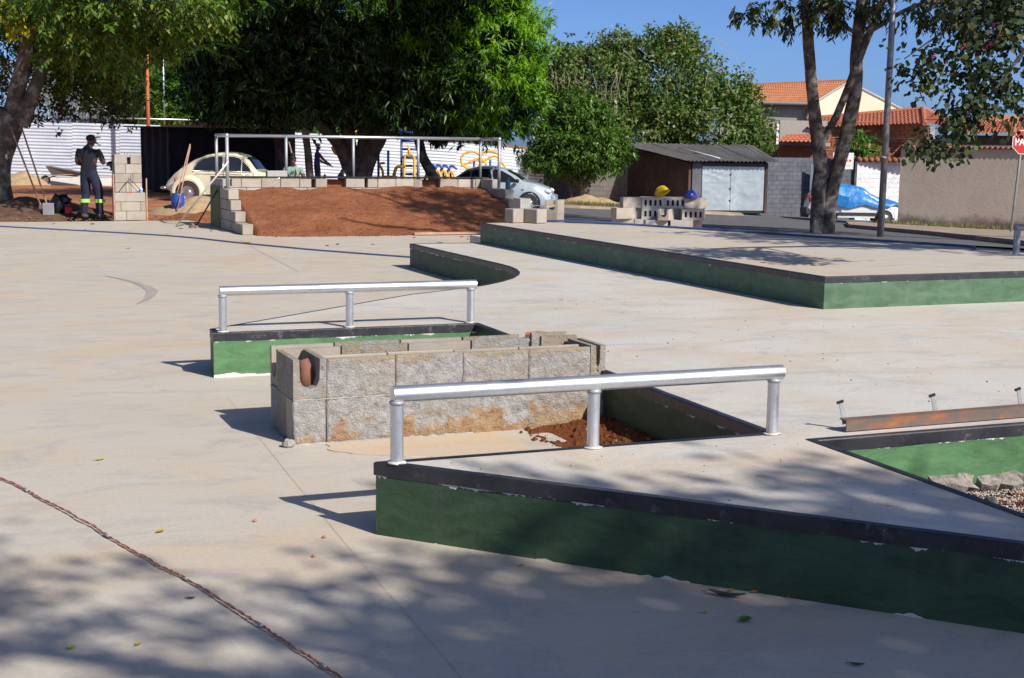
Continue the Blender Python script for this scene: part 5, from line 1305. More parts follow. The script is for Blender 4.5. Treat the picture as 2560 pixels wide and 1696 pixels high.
# roof sheets
def roof_sheet(x0a, x1a, x0b, x1b, ya, yb, za, zb, n):
    mb = MB(); m = 10; vs = []
    for j in range(m + 1):
        t = j / m
        for i in range(n * 8 + 1):
            s_ = i / (n * 8.); xa = x0a + (x1a - x0a) * s_; xb = x0b + (x1b - x0b) * s_
            vs.append((xa + (xb - xa) * t, ya + (yb - ya) * t, za + (zb - za) * t + .028 * math.sin(2 * math.pi * s_ * n) + .015 * N3(s_ * 9, t * 3)))
    w = n * 8 + 1
    return mb.add(vs, [(j * w + i, j * w + i + 1, (j + 1) * w + i + 1, (j + 1) * w + i) for j in range(m) for i in range(w - 1)])
ks = 4
for k in range(ks):
    f0, f1 = k / ks, (k + 1) / ks
    A_ = (-.15 + 3.9 * f0, -.15 + 3.9 * f1 + .06); B_ = (-2.2 + 6.2 * f0, -2.2 + 6.2 * f1 + .08)
    roof_sheet(*A_, *B_, -.35, 4.3, Hf + .07 + .012 * (k % 2), Hb + .10 + .012 * (k % 2), 6).build('roof_sheet', 'fibre', gar, True)
MB().tube([(1.3, -.1, Hf + .19), (.75, 1.4, Hf + .42), (.2, 2.6, Hf + .60)], .025, 6).build('roof_pipe', 'white', gar, True)

# ------------------------------------------------------------------ houses
def tile_roof(par, quad, name='roof_tiles', rows=16, cols=24, mat='roofred'):
    """quad corners: eave a, eave b, ridge b, ridge a. Rows of barrel tiles as stepped corrugation."""
    a, b, c, d = [Vector(q) for q in quad]; mb = MB(); nrm = (b - a).cross(d - a).normalized(); 
    if nrm.z < 0: nrm = -nrm
    vs = []; W_n = cols * 4 + 1
    for r_ in range(rows):
        for e, lift in ((r_ / rows, .05), ((r_ + 1) / rows, .0)):
            for i in range(W_n):
                s_ = i / (W_n - 1); p = a.lerp(d, e).lerp(b.lerp(c, e), s_)
                vs.append(p + nrm * (lift + .035 * math.sin(2 * math.pi * s_ * cols + (.0))))
    fs = []
    for r_ in range(rows):
        o = r_ * 2 * W_n
        for i in range(W_n - 1): fs.append((o + i, o + i + 1, o + W_n + i + 1, o + W_n + i))
        if r_: 
            for i in range(W_n - 1): fs.append((o - W_n + i, o - W_n + i + 1, o + i + 1, o + i))
    o = mb.add(vs, fs).build(name, mat, par, False); o['kind'] = 'stuff'; return o
MAT['rooforange'] = paint_block('orange_roof_tile', (.35, .135, .066), (.45, .19, .10), 2.5, None, .2); MAT['roofred'] = paint_block('weathered_red_roof_tile', (.28, .095, .055), (.44, .165, .095), 3.0, (.20, .10, .075), .2)
MAT['creamwall'] = paint_block('cream_render', (.62, .50, .36), (.70, .60, .46), .7, (.50, .44, .36), .2); MAT['shadewall'] = paint_block('shaded_beige_render', (.34, .31, .28), (.40, .37, .33), .7, None, .2)  # the beige is a darkened copy of the cream, for the wall in shade
MAT['winglass'] = glassdark('house_window_glass', (.02, .022, .028))
h1 = thing('gabled_house', 'two-storey cream house with orange tiled roof and blank gable wall', 'house', (0, 0, 0))
# gable faces the camera right; long eave side to the left
gp = lambda x, y, Y: px(x, y, Y)
gL, gP, gR = gp(2003, 268, 76), gp(2098, 209, 77.5), gp(2232, 275, 79)
gz0 = -1.7
MB().add([(gL[0], gL[1], gz0), (gR[0], gR[1], gz0), gR, gP, gL] + [(gL[0] + .1, gL[1] + 6, gz0), (gR[0] + .1, gR[1] + 6, gz0), (gR[0], gR[1] + 6, gR[2]), (gP[0], gP[1] + 6, gP[2]), (gL[0], gL[1] + 6, gL[2])],
         [(0, 1, 2, 3, 4), (9, 8, 7, 6, 5), (1, 6, 7, 2), (2, 7, 8, 3), (3, 8, 9, 4), (4, 9, 5, 0)]).build('gable_wall', 'creamwall', h1)
eL, eR, rR, rL = gp(1790, 258, 77), gp(2003, 263, 76), gp(2099, 207, 77.4), gp(1835, 219, 80.0)
tile_roof(h1, [eL, eR, rR, rL], rows=12, cols=44, mat='rooforange')
MB().add([(eL[0], eL[1] + .4, gz0), (eR[0], eR[1] + .4, gz0), (eR[0], eR[1] + .4, eR[2] - .05), (eL[0], eL[1] + .4, eL[2] - .05), (eL[0], eL[1] + .8, gz0), (eR[0], eR[1] + .8, gz0), (eR[0], eR[1] + .8, eR[2]), (eL[0], eL[1] + .8, eL[2])], [(0, 1, 2, 3), (7, 6, 5, 4), (3, 2, 6, 7)]).build('side_wall', 'shadewall', h1)
MB().tube([eL, (eR[0] + .1, eR[1] - .05, eR[2])], .09, 8).build('gutter', simple('grey_gutter', (.22, .22, .22), .5), h1); MB().tube([gL, gP, gR], .08, 6).build('verge', 'shadewall', h1)
MB().tube([rL, rR], .11, 8).build('ridge_tiles', 'rooforange', h1)
w = gp(1977, 318, 76.2); wi = MB().box(w[0] - .95, w[0] + .7, w[1] - .02, w[1] + .04, w[2] - 1.0, w[2] + .05).build('window', 'winglass', h1); MB().box(w[0] - 1.1, w[0] + .85, w[1] - .06, w[1] + .02, w[2] + .05, w[2] + .2).box(w[0] - 1.1, w[0] - .95, w[1] - .06, w[1] + .02, w[2] - 1.0, w[2] + .05).box(w[0] + .7, w[0] + .85, w[1] - .06, w[1] + .02, w[2] - 1.0, w[2] + .05).build('window_frame', 'white', wi)
# brick house in the middle
h2 = thing('brick_house', 'low bare clay block house with red tiled hip roof behind the grey wall', 'house', (0, 0, 0))
Yb = 69.0
a, b, c, d = gp(1935, 358, Yb - 1.5), gp(2020, 356, Yb - 1.2), gp(2020, 303, Yb + 2), gp(2000, 305, Yb + 2)
tile_roof(h2, [gp(1925, 356, 67), gp(2060, 357, 67), gp(2075, 303, 70), gp(1995, 312, 70)], rows=9, cols=12)
tile_roof(h2, [gp(2000, 322, 68), gp(2292, 311, 67), gp(2285, 275, 70), gp(2010, 298, 71)], rows=6, cols=30)
tile_roof(h2, [gp(2292, 311, 67), gp(2420, 330, 71), gp(2398, 322, 73), gp(2287, 275, 70)], rows=7, cols=14)
MB().tube([gp(2285, 274, 69.9), gp(2292, 311, 66.9)], .12, 8).build('hip_tiles', 'roofred', h2); MB().tube([gp(2285, 274, 69.9), gp(2400, 322, 73)], .12, 8).build('hip_tiles', 'roofred', h2); MB().tube([gp(2000, 299, 71), gp(2285, 274, 70)], .11, 8).build('ridge_tiles', 'roofred', h2)
bw0, bw1 = gp(1935, 330, 68.2), gp(2300, 330, 67.6); 
Lb = bw1[0] - bw0[0]; MB().box(bw0[0], bw1[0], 68.2, 68.4, -1.7, 2.95).build('mortar_core', 'mortar', h2); MB().box(bw1[0], bw1[0] + .1, 67.6, 71, -1.7, 2.8).build('side_wall', 'brickred', h2)
q = MB().bbox(0, .378, 0, .06, 0, .188, .008, 0, .003); BR = bpy.data.meshes.new('clay_block'); BR.from_pydata(q.v, [], q.f); BR.materials.append(MAT['brickred']); BR.update()
for r_ in range(12):
    x = bw0[0] - (.2 if r_ % 2 else 0); z0 = 2.95 - .2 * (r_ + 1)
    top_at = lambda xx: 1.75 if xx < bw0[0] + 2.3 else 2.95
    while x < bw1[0] - .3:
        if z0 + .19 < top_at(x): link('brick', BR, h2, (x, 68.15 + random.uniform(-.008, .008), z0))
        x += .39
for z in (1.55, 2.15): MB().box(bw0[0] + 1.2, bw1[0], 68.12, 68.16, z, z + .02).build('bed_course', 'shadewall', h2)
# white house at the right
h3 = thing('white_house', 'white house with weathered red tiled roof and dark eaves behind the beige wall', 'house', (0, 0, 0))
tile_roof(h3, [gp(2380, 338, 62), gp(2512, 336, 61), gp(2518, 303, 65), gp(2410, 305, 66)], rows=8, cols=14)
tile_roof(h3, [gp(2512, 336, 61), gp(2640, 338, 61), gp(2600, 303, 65), gp(2518, 303, 65)], rows=8, cols=14)
tile_roof(h3, [gp(2420, 306, 67), gp(2640, 304, 67), gp(2640, 290, 70), gp(2450, 293, 70)], rows=4, cols=22, mat='rooforange')
A_ = gp(2330, 345, 62.5); B_ = gp(2640, 345, 62.5)
MB().box(A_[0], B_[0], 62.5, 68, -1.7, A_[2] - .25).build('wall', 'white', h3); MB().box(A_[0] - .1, B_[0], 62.2, 62.6, A_[2] - .3, A_[2] + .12).build('fascia', 'dark', h3); MB().tube([gp(2518, 302, 65), gp(2512, 336, 61)], .11, 8).build('hip_tiles', 'roofred', h3)
# lamp post, utility pole, wires
lpx = px(2196, 600, 30.2); lp = thing('lamp_post', 'tall grey galvanized lamp post right of the twin trunked tree', 'lamp post', (lpx[0], 30.2, zt(lpx[0], 30.2) - .05))
MB().tube([(0, 0, 0), (.02, 0, 3), (.05, 0, 9.0)], [.075, .068, .05], 14).build('pole', simple('dull_grey_lamp_pole', (.20, .215, .23), .5, .5, .15, 6), lp, True); MB().tube([(.05, 0, 8.95), (.3, -.3, 9.4), (1.2, -1.2, 9.6)], .035, 8).build('arm', 'galv_dull', lp, True); MB().ell((1.4, -1.4, 9.58), (.35, .2, .08), 12, 6).build('lamp_head', 'galv_dull', lp, True)
for z in (1.75, 3.6): MB().tube([(-.01, 0, z), (.0, 0, z + .05)], .082, 12).build('strap', 'galv_dull', lp, True)
up = px(2311, 330, 64); pole_ = thing('utility_pole', 'short grey concrete utility pole rising in front of the tiled hip roof', 'pole', (up[0], 64, -1.6))
MB().box(-.11, .11, -.08, .08, 0, px(0, 275, 64)[2] + 1.6 - .25).build('shaft', 'galv_dull', pole_)
for z in (4.6, 4.2): MB().tube([(-.35, -.05, z), (.35, -.05, z)], .03, 6).build('crossarm', 'dark', pole_)
# stop sign
sx_, sy_ = 13.0, 36.4; zs = -.77
ss = thing('stop_sign', 'red octagonal stop sign reading PARE on a grey post at the right edge', 'sign', (sx_, sy_, zs))
MAT['signred'] = simple('red_sign_face', (.52, .035, .03), .35, 0, .06); MAT['signwhite'] = simple('white_sign_film', (.78, .77, .76), .35, 0, .04)
MB().tube([(-.02, 0, -.2), (.13, 0, 2.35), (.17, 0, 2.9)], .032, 10).build('post', 'galv_dull', ss, True)
cx_, cz_, ro = .20, 2.64, .335
def octo(r, y, th, nm, m, par): 
    P = [(cx_ + r * math.cos(R(22.5 + 45 * i)), cz_ + r * math.sin(R(22.5 + 45 * i))) for i in range(8)]
    return MB().add([(x, y, z) for x, z in P] + [(x, y + th, z) for x, z in P], [tuple(range(8)), tuple(range(15, 7, -1))] + [(i, i + 8, (i + 1) % 8 + 8, (i + 1) % 8) for i in range(8)]).build(nm, m, par)
pb_ = octo(ro, -.05, .012, 'plate', 'signwhite', ss); octo(ro * .93, -.056, .004, 'red_face', 'signred', pb_)
fc = bpy.data.curves.new('sign_text', 'FONT'); fc.body = 'PARE'; fc.size = .225; fc.extrude = .002; fc.offset = .007; fc.align_x = 'CENTER'; fc.align_y = 'CENTER'
fo = bpy.data.objects.new('sign_text', fc); col.objects.link(fo); bpy.context.view_layer.update()
me = bpy.data.meshes.new_from_object(fo.evaluated_get(bpy.context.evaluated_depsgraph_get())); bpy.data.objects.remove(fo); me.materials.clear(); me.materials.append(MAT['signwhite'])
to = link('lettering', me, pb_, (cx_, -.060, cz_)); to.rotation_euler = (math.pi / 2, 0, 0); to.scale = (1.0, 1.15, 1)
for k, (za, zb_) in enumerate(((3.05, 3.2), (2.95, 3.1))): tag(MB().tube([px(2200, 385 - 20 * k, 66), px(2420, 272 + 10 * k, 60), px(2600, 238 + 14 * k, 55)], .008, 5).build('power_line', 'dark', None), 'thin power line across the sky at the right, ' + ('upper one' if k else 'lower one'), 'wire')
# wheelbarrow and drum by the fence
wb = thing('wheelbarrow', 'wheelbarrow parked by the white fence behind the standing worker', 'wheelbarrow', (-17.9, 55.2, -.2))
MB().add([(-.5, -.3, .75), (.9, -.35, .50), (.9, .35, .50), (-.5, .3, .75), (-.3, -.22, .42), (.6, -.22, .35), (.6, .22, .35), (-.3, .22, .42)], [(0, 4, 5, 1), (1, 5, 6, 2), (2, 6, 7, 3), (3, 7, 4, 0), (4, 7, 6, 5)]).build('tray', simple('grey_tray', (.12, .10, .09), .7), wb)
for s_ in (-.25, .25): MB().tube([(-.75, 0, .2), (-.2, s_, .38), (1.4, s_, .5)], .02, 6).build('handle', 'wood', wb)
wheel(wb, -.62, .01, .19, .08, 'chrome', .14)
tag(MB().ell((0, 0, .2), (.22, .16, .24), 12, 8, 0, -.8, .2).build('cement_sack', simple('pale_green_sack', (.30, .37, .33), .8, 0, .3, 8), None, True, (-16.6, 54.6, -.2)), 'pale green printed sack standing beside the wheelbarrow', 'sack')
tag(MB().ell((0, 0, .1), (.16, .12, .22), 12, 8, 0, -.8, .4).build('rubbish_bag', 'bag', None, True, (-4.75, 38.9, zt(-4.75, 38.9) + .75)), 'black plastic bag stuffed in the fork at the big trunk foot', 'bag')

# ------------------------------------------------------------------ trees
def leafmat(name, a, b, c=None, trans=.35, rough=.45):
    m = bpy.data.materials.new(name); m.use_nodes = True; n = m.node_tree.nodes; l = m.node_tree.links; p = n['Principled BSDF']
    g = n.new('ShaderNodeNewGeometry')
    st = [(0.0, a), (.6, b)] + ([(.93, c)] if c else [])
    o = ramp(n, l, g.outputs['Random Per Island'], st)
    l.new(o, p.inputs['Base Color']); p.inputs['Roughness'].default_value = rough; p.inputs['Specular IOR Level'].default_value = .4
    t = n.new('ShaderNodeBsdfTranslucent'); l.new(mixc(n, l, 1.0, o, (1.15, 1.5, .45), 'MULTIPLY'), t.inputs[0])
    mx = n.new('ShaderNodeMixShader'); mx.inputs[0].default_value = trans
    l.new(p.outputs[0], mx.inputs[1]); l.new(t.outputs[0], mx.inputs[2]); l.new(mx.outputs[0], n['Material Output'].inputs['Surface'])
    return m
def barkmat(name, a, b, lich):
    m, n, l, p = nt(name); g = n.new('ShaderNodeNewGeometry').outputs['Position']
    o = ramp(n, l, noi(n, l, 5, 7, .7, vec=g), [(.32, a), (.68, b)])
    o = mixc(n, l, ramp(n, l, noi(n, l, 2.6, 6, .7, vec=g), [(.50, 0.0), (.62, .85)]), o, lich)
    l.new(o, p.inputs['Base Color']); p.inputs['Roughness'].default_value = .95; p.inputs['Specular IOR Level'].default_value = .15
    bump(n, l, p, noi(n, l, 22, 6, .75, vec=g), .9, .03); return m
MAT['bark'] = barkmat('dark_bark', (.045, .035, .028), (.12, .095, .075), (.16, .14, .12)); MAT['bark_lichen'] = barkmat('lichen_bark', (.05, .042, .034), (.16, .135, .11), (.36, .33, .28)); MAT['bark_red'] = barkmat('reddish_bark', (.09, .045, .03), (.19, .10, .07), (.2, .13, .1))
def unit(v): return v / np.maximum(1e-9, np.linalg.norm(v, axis=1))[:, None]
def leaf_mesh(name, base, d, nrm, L, W, mat, parent, fold=.22, round_=False):
    N = len(base); d = unit(d); s = unit(np.cross(d, nrm)); up = np.cross(s, d)
    L = L[:, None]; W = W[:, None]
    if round_:   # two-lobed rounded leaf: 6 corners
        V = np.stack([base, base + d * L * .15 + s * W * .42, base + d * L * .72 + s * W * .5 + up * W * fold, base + d * L * .98 + s * W * .25, base + d * L * .82, base + d * L * .98 - s * W * .25, base + d * L * .72 - s * W * .5 + up * W * fold, base + d * L * .15 - s * W * .42], 1); k = 8
    else:
        V = np.stack([base, base + d * L * .42 + s * W * .5 + up * W * fold, base + d * L - up * L * .12, base + d * L * .42 - s * W * .5 + up * W * fold], 1); k = 4
    me = bpy.data.meshes.new(name); me.vertices.add(N * k); me.vertices.foreach_set('co', V.astype(np.float32).ravel())
    me.loops.add(N * k); me.loops.foreach_set('vertex_index', np.arange(N * k, dtype=np.int32)); me.polygons.add(N)
    me.polygons.foreach_set('loop_start', np.arange(0, N * k, k, dtype=np.int32)); me.polygons.foreach_set('loop_total', np.full(N, k, dtype=np.int32))
    me.materials.append(mat); me.update(calc_edges=True); me.validate()
    return link(name, me, parent)
def shell(rng, ells, nclump, lo=.55, cut=None):
    """points and outward directions in a set of ellipsoids; ells = (centre, radii, weight)"""
    w = np.array([e[2] for e in ells], float); w /= w.sum(); k = rng.choice(len(ells), nclump, p=w)
    d = unit(rng.normal(size=(nclump, 3))); r = (lo ** 3 + (1 - lo ** 3) * rng.random(nclump)) ** (1 / 3)
    C = np.array([e[0] for e in ells])[k]; Rr = np.array([e[1] for e in ells])[k]
    P = C + d * Rr * r[:, None]
    # drop points buried deep in another lobe
    keep = np.ones(nclump, bool)
    for i, e in enumerate(ells):
        q = np.linalg.norm((P - np.array(e[0])) / np.array(e[1]), axis=1); keep &= ~((q < lo * .8) & (k != i))
    o = unit(d / Rr)
    return P[keep], o[keep]
def crown(name, parent, mat, ells, nclump, ncl, rc, nleaf, L, W, style='rosette', seed=1, lo=.6, droop=.5, spread=.06, round_=False, twig=.3, extra=None):
    rng = np.random.default_rng(seed); P, O = shell(rng, ells, nclump, lo)
    if extra is not None: P = np.vstack([P, extra[0]]); O = np.vstack([O, extra[1]])
    n0 = len(P); idx = np.repeat(np.arange(n0), ncl); c = P[idx] + rng.normal(size=(len(idx), 3)) * np.array(rc); o = unit(O[idx] + rng.normal(size=(len(idx), 3)) * .45)
    j = np.repeat(np.arange(len(c)), nleaf); base = c[j]; oo = o[j]; M_ = len(j); rv = unit(rng.normal(size=(M_, 3)))
    if style == 'rosette':
        d = rv * .9 + oo * .55 + np.array([0, 0, -droop]); base = base + rng.normal(size=(M_, 3)) * spread
        nr = oo * .6 + np.array([0, 0, .7]) + rng.normal(size=(M_, 3)) * .25
    elif style == 'spray':
        t = unit(o + rng.normal(size=o.shape) * .4 + np.array([0, 0, -droop]))[j]; kk = np.tile(np.arange(nleaf), len(c)); f = (kk / nleaf)[:, None]
        side = unit(np.cross(t, np.array([0, 0, 1.0]) + rng.normal(size=(M_, 3)) * .15)) * np.where(kk % 2, 1, -1)[:, None]
        base = base + t * f * twig + np.array([0, 0, -1.0]) * (f ** 2) * twig * droop * .5; d = side * .8 + t * .55 + np.array([0, 0, -droop * .8]) + rng.normal(size=(M_, 3)) * .15; nr = np.array([0, 0, 1.0]) + oo * .4 + rng.normal(size=(M_, 3)) * .3
    else:
        d = rv + oo * .3 + np.array([0, 0, -droop]); base = base + rng.normal(size=(M_, 3)) * spread; nr = rng.normal(size=(M_, 3)) + np.array([0, 0, .6])
    Ls = L * rng.uniform(.65, 1.2, M_); Ws = W * rng.uniform(.7, 1.15, M_)
    return leaf_mesh(name, base, d, nr, Ls, Ws, mat, parent, round_=round_)
def limb(pts, radii, n=12, k=8, rough=.12, seed=0):
    P = catmull(pts, k); m = len(P); rs = []
    for i in range(m):
        t = i / (m - 1) * (len(radii) - 1); a = min(int(t), len(radii) - 2); rs.append(radii[a] + (radii[a + 1] - radii[a]) * (t - a))
    mb = MB().tube(P, rs, n)
    for i, q in enumerate(mb.v):
        c = P[min(i // n, m - 1)]; r_ = rs[min(i // n, m - 1)]; v = Vector(q) - c
        mb.v[i] = tuple(c + v * (1 + rough * N3(q[0] * 3 / max(.1, r_ * 3) + seed, q[1] * 3 / max(.1, r_ * 3), q[2] * 2)))
    return mb
def tree(name, label, loc, limbs, barkm, group=None):
    t = thing(name, label, 'tree', loc, 0, group)
    for i, (nm, pts, rad) in enumerate(limbs): limb([(p[0] - loc[0], p[1] - loc[1], p[2] - loc[2]) for p in pts], rad, seed=i * 3.7).build(nm, barkm, t, True)
    return t
def rel(ells, loc): return [((c[0] - loc[0], c[1] - loc[1], c[2] - loc[2]), r, w) for c, r, w in ells]
LF = {}
LF['mango'] = leafmat('mango_leaf', (.008, .025, .006), (.019, .054, .010), (.055, .11, .014), .16, .36); LF['mango_new_lit'] = leafmat('sunlit_young_mango_leaf', (.11, .25, .012), (.18, .35, .016), (.24, .40, .025), .42, .42)  # old leaves darkened as the shaded crown, young ones brightened as its sunlit flank
LF['left'] = leafmat('olive_leaf', (.034, .085, .010), (.075, .140, .016), (.18, .20, .022), .26); LF['yellow'] = leafmat('yellowing_leaf', (.42, .36, .01), (.52, .46, .02), None, .4)
LF['back'] = leafmat('mid_green_leaf', (.065, .125, .028), (.125, .205, .050), (.22, .22, .08), .32); LF['bush'] = leafmat('dark_glossy_leaf', (.028, .072, .012), (.065, .140, .020), (.17, .26, .04), .28, .35)
LF['feather'] = leafmat('feathery_leaf', (.045, .120, .015), (.09, .19, .025), None, .4); LF['twin'] = leafmat('dark_hanging_leaf', (.018, .038, .012), (.040, .065, .020), (.10, .085, .02), .2); LF['bau'] = leafmat('orchid_tree_leaf', (.009, .022, .007), (.022, .044, .012), (.07, .08, .016), .14, .7)
LF['dry'] = leafmat('dry_vine', (.20, .15, .11), (.30, .24, .18), None, .2); LF['pod'] = leafmat('brown_pod', (.05, .035, .012), (.10, .09, .02), None, .1); LF['petal'] = leafmat('pink_petal', (.45, .04, .16), (.55, .10, .28), None, .3)

# big mango tree
DY = 44.0; ml = (-4.95, DY, zt(-4.95, DY) - .05)
B = ml[2]; mx_ = lambda x: -4.95 + (x + 4.45) * 1.1
def ML(pts): return [(mx_(x), y + 4.0, z * 1.08 if z > B + 1.2 else z) for x, y, z in pts]
mango = tree('mango_tree', 'huge dense dark mango tree with forked black trunk behind the ramp', ml,
    [('trunk', ML([(-4.4, 40, B), (-4.45, 40, B + .5), (-4.5, 40, B + 1.0)]), [.50, .36, .38]),
     ('limb', ML([(-4.5, 40, B + .7), (-5.0, 40, 1.5), (-5.9, 39.8, 2.4), (-7.2, 39.5, 3.6)]), [.26, .20, .17, .10]), ('limb', ML([(-4.5, 40, B + .8), (-4.75, 40.3, 1.9), (-5.1, 40.4, 3.4), (-5.5, 40.5, 6.0)]), [.24, .2, .17, .1]),
     ('limb', ML([(-4.35, 40, B + .7), (-3.9, 40, 1.5), (-3.3, 39.9, 2.3), (-1.9, 39.7, 3.4)]), [.28, .25, .2, .10]), ('limb', ML([(-4.4, 40, B + .8), (-4.2, 40.2, 1.8), (-3.9, 40.4, 3.4), (-3.2, 40.5, 6.2)]), [.24, .21, .18, .1])], 'bark')
def MEL(es): return rel([((mx_(c[0]), c[1] + 4.0, 1.66 + (c[2] - 1.66) * 1.1), tuple(q * 1.1 for q in r), w) for c, r, w in es], ml)
mE = MEL([((-4.4, 40.4, 5.5), (4.9, 3.6, 3.3), 5), ((-7.3, 40.2, 4.1), (2.1, 2.0, 1.9), 1.6), ((-1.2, 39.2, 4.2), (1.75, 2.0, 2.15), 1.8), ((-.55, 39.0, 2.95), (1.25, 1.4, 1.0), .9), ((-5.5, 39.0, 4.3), (2.4, 1.5, 1.7), 1.3), ((-3.2, 38.3, 4.3), (2.2, 1.5, 1.9), 1.3), ((-1.6, 39.8, 6.4), (2.0, 2.4, 2.3), 1.5), ((-8.4, 40.4, 3.1), (1.2, 1.4, .9), .6), ((-2.5, 38.6, 2.95), (.9, .9, .7), .4), ((-4.8, 39.6, 2.85), (2.4, 1.6, .55), .9), ((-7.0, 40.2, 2.75), (1.8, 1.2, .5), .6)])
crown('crown', mango, LF['mango'], mE, 2000, 4, (.28, .28, .22), 13, .28, .056, 'rosette', 3, .70, .45)
mN = MEL([((-1.0, 39.0, 4.3), (1.75, 1.8, 2.2), 2.4), ((-.45, 38.8, 2.95), (1.2, 1.25, 1.0), 1), ((-1.7, 39.2, 6.2), (1.9, 2.0, 2.2), 1.4), ((-2.7, 38.2, 4.9), (1.5, 1.0, 1.3), .5)])
crown('sunlit_young_leaves', mango, LF['mango_new_lit'], mN, 520, 4, (.22, .22, .18), 12, .32, .058, 'rosette', 5, .90, .5)  # only on the flank towards the sun, their bright colour adds to its light
inner = MEL([((-4.4, 40.6, 4.9), (4.2, 2.8, 2.6), 3), ((-1.4, 39.6, 4.6), (1.2, 1.4, 1.7), 1), ((-7.2, 40.1, 4.0), (1.6, 1.6, 1.3), 1)])
crown('inner_leaves', mango, LF['mango'], inner, 900, 3, (.38, .38, .32), 7, .44, .12, 'bush', 9, .1, .3, .15)
# slim trees beside it
sl = (-6.25, 43.0, zt(-6.25, 43) - .05)
slim = tree('slender_tree', 'slender straight tree with a pale thin trunk in front of the mango', sl, [('trunk', [(-6.25, 43, sl[2]), (-6.31, 43, 1.0), (-6.43, 43, 2.2), (-6.5, 42.9, 4.4), (-6.2, 42, 7.0), (-4.6, 39.9, 9.0)], [.125, .115, .11, .10, .09, .04]), ('limb', [(-6.4, 42.5, 5.6), (-4.6, 39.8, 7.2), (-2.4, 38.4, 9.2)], [.07, .06, .02]), ('limb', [(-6.45, 42.7, 5.0), (-7.0, 41.4, 5.8), (-8.6, 39.4, 6.6)], [.05, .04, .02])], 'bark')
crown('crown', slim, LF['feather'], rel([((-2.0, 38.0, 9.8), (4.3, 3.2, 2.6), 5), ((-6.0, 39.5, 9.0), (3.4, 2.6, 2.0), 2)], sl), 760, 5, (.34, .34, .2), 16, .16, .065, 'spray', 11, .2, .25, twig=.5)
crown('low_sprays', slim, LF['feather'], rel([((-4.1, 38.0, 5.6), (1.6, .8, .22), 1), ((-8.3, 39.0, 4.1), (.7, .5, .28), .6), ((-7.6, 39.0, 5.5), (1.2, .6, .3), .5)], sl), 46, 4, (.2, .2, .08), 14, .11, .042, 'spray', 12, .2, .35, twig=.45)
for lab, pts, rad, bk_, ell, sd in [
    ('dark leaning tree trunk left of the man in the green shirt', [(-7.2, 46, -.25), (-7.5, 46, .9), (-7.85, 46, 2.1), (-8.6, 46, 3.4)], [.26, .22, .2, .12], 'bark', [((-8.0, 46, 4.8), (2.6, 2.0, 1.8), 1)], 21),
    ('curved tree trunk beside the blue ladder frame', [(-2.6, 46.2, -.45), (-2.68, 46.2, .5), (-3.05, 46.2, 1.3), (-3.2, 46.2, 2.4), (-2.7, 46.2, 3.8)], [.19, .17, .16, .15, .1], 'bark_lichen', [((-2.5, 46, 3.8), (1.6, 1.3, 1.3), 1), ((-2.15, 45.5, 2.4), (.95, .8, .6), .5)], 22)]:
    t = tree('side_tree', lab, (pts[0][0], pts[0][1], pts[0][2]), [('trunk', pts, rad)], bk_); crown('crown', t, LF['mango'], rel(ell, pts[0]), 160, 4, (.25, .25, .2), 11, .28, .065, 'rosette', sd, .5, .6)

# left tree with twin limbs and hanging olive foliage
lo_ = (-11.15, 31.0, -.1)
ltree = tree('left_tree', 'thick barked tree at the left edge with olive hanging foliage and yellow leaves', lo_,
    [('trunk', [(-11.5, 31, -.15), (-11.5, 31, .6), (-11.45, 31, 1.25), (-11.25, 31, 1.9), (-11.1, 31, 2.2)], [.42, .33, .32, .38, .30]), ('limb', [(-11.15, 31, 1.9), (-11.0, 31, 2.5), (-10.78, 30.9, 3.2), (-10.55, 30.7, 3.9), (-9.9, 30.4, 5.6)], [.23, .19, .17, .14, .09]), ('limb', [(-10.95, 31, 1.95), (-10.62, 31.0, 2.6), (-10.42, 31.1, 3.2), (-10.3, 31.4, 4.4)], [.21, .16, .13, .09]), ('limb', [(-11.3, 31, 1.7), (-11.9, 31.2, 2.8), (-12.4, 31.5, 4.5)], [.26, .2, .12]), ('limb', [(-10.4, 30.7, 4.2), (-9.0, 29.6, 4.7), (-7.2, 28.0, 4.5)], [.12, .09, .03])], 'bark_lichen')
lE = rel([((-9.6, 30.4, 5.4), (3.3, 2.4, 1.9), 4), ((-7.5, 28.3, 4.5), (1.8, 1.5, .95), 2.4), ((-9.3, 30.2, 4.1), (1.1, 1.2, .6), 1.0), ((-6.6, 27.4, 4.6), (1.2, 1.1, .65), 1), ((-7.9, 28.2, 3.7), (.9, 1.0, .42), .6), ((-11.6, 32.2, 4.6), (1.4, 1.0, 1.5), 1.0), ((-9.6, 31.8, 3.3), (.8, .6, .6), .5)], lo_)
crown('crown', ltree, LF['left'], lE, 560, 6, (.22, .22, .13), 9, .165, .066, 'spray', 31, .55, .42, twig=.34)
crown('yellow_leaves', ltree, LF['yellow'], rel([((-10.35, 29.4, 4.15), (.45, .2, .33), 1)], lo_), 14, 3, (.07, .05, .08), 5, .14, .085, 'rosette', 33, .3, 1.0)
crown('back_foliage', ltree, LF['twin'], rel([((-12.0, 33.5, 3.6), (1.6, 1.2, 1.6), 1), ((-9.8, 33.2, 3.0), (1.3, .8, .9), .7)], lo_), 200, 4, (.25, .25, .2), 9, .16, .06, 'bush', 35, .3, .5)

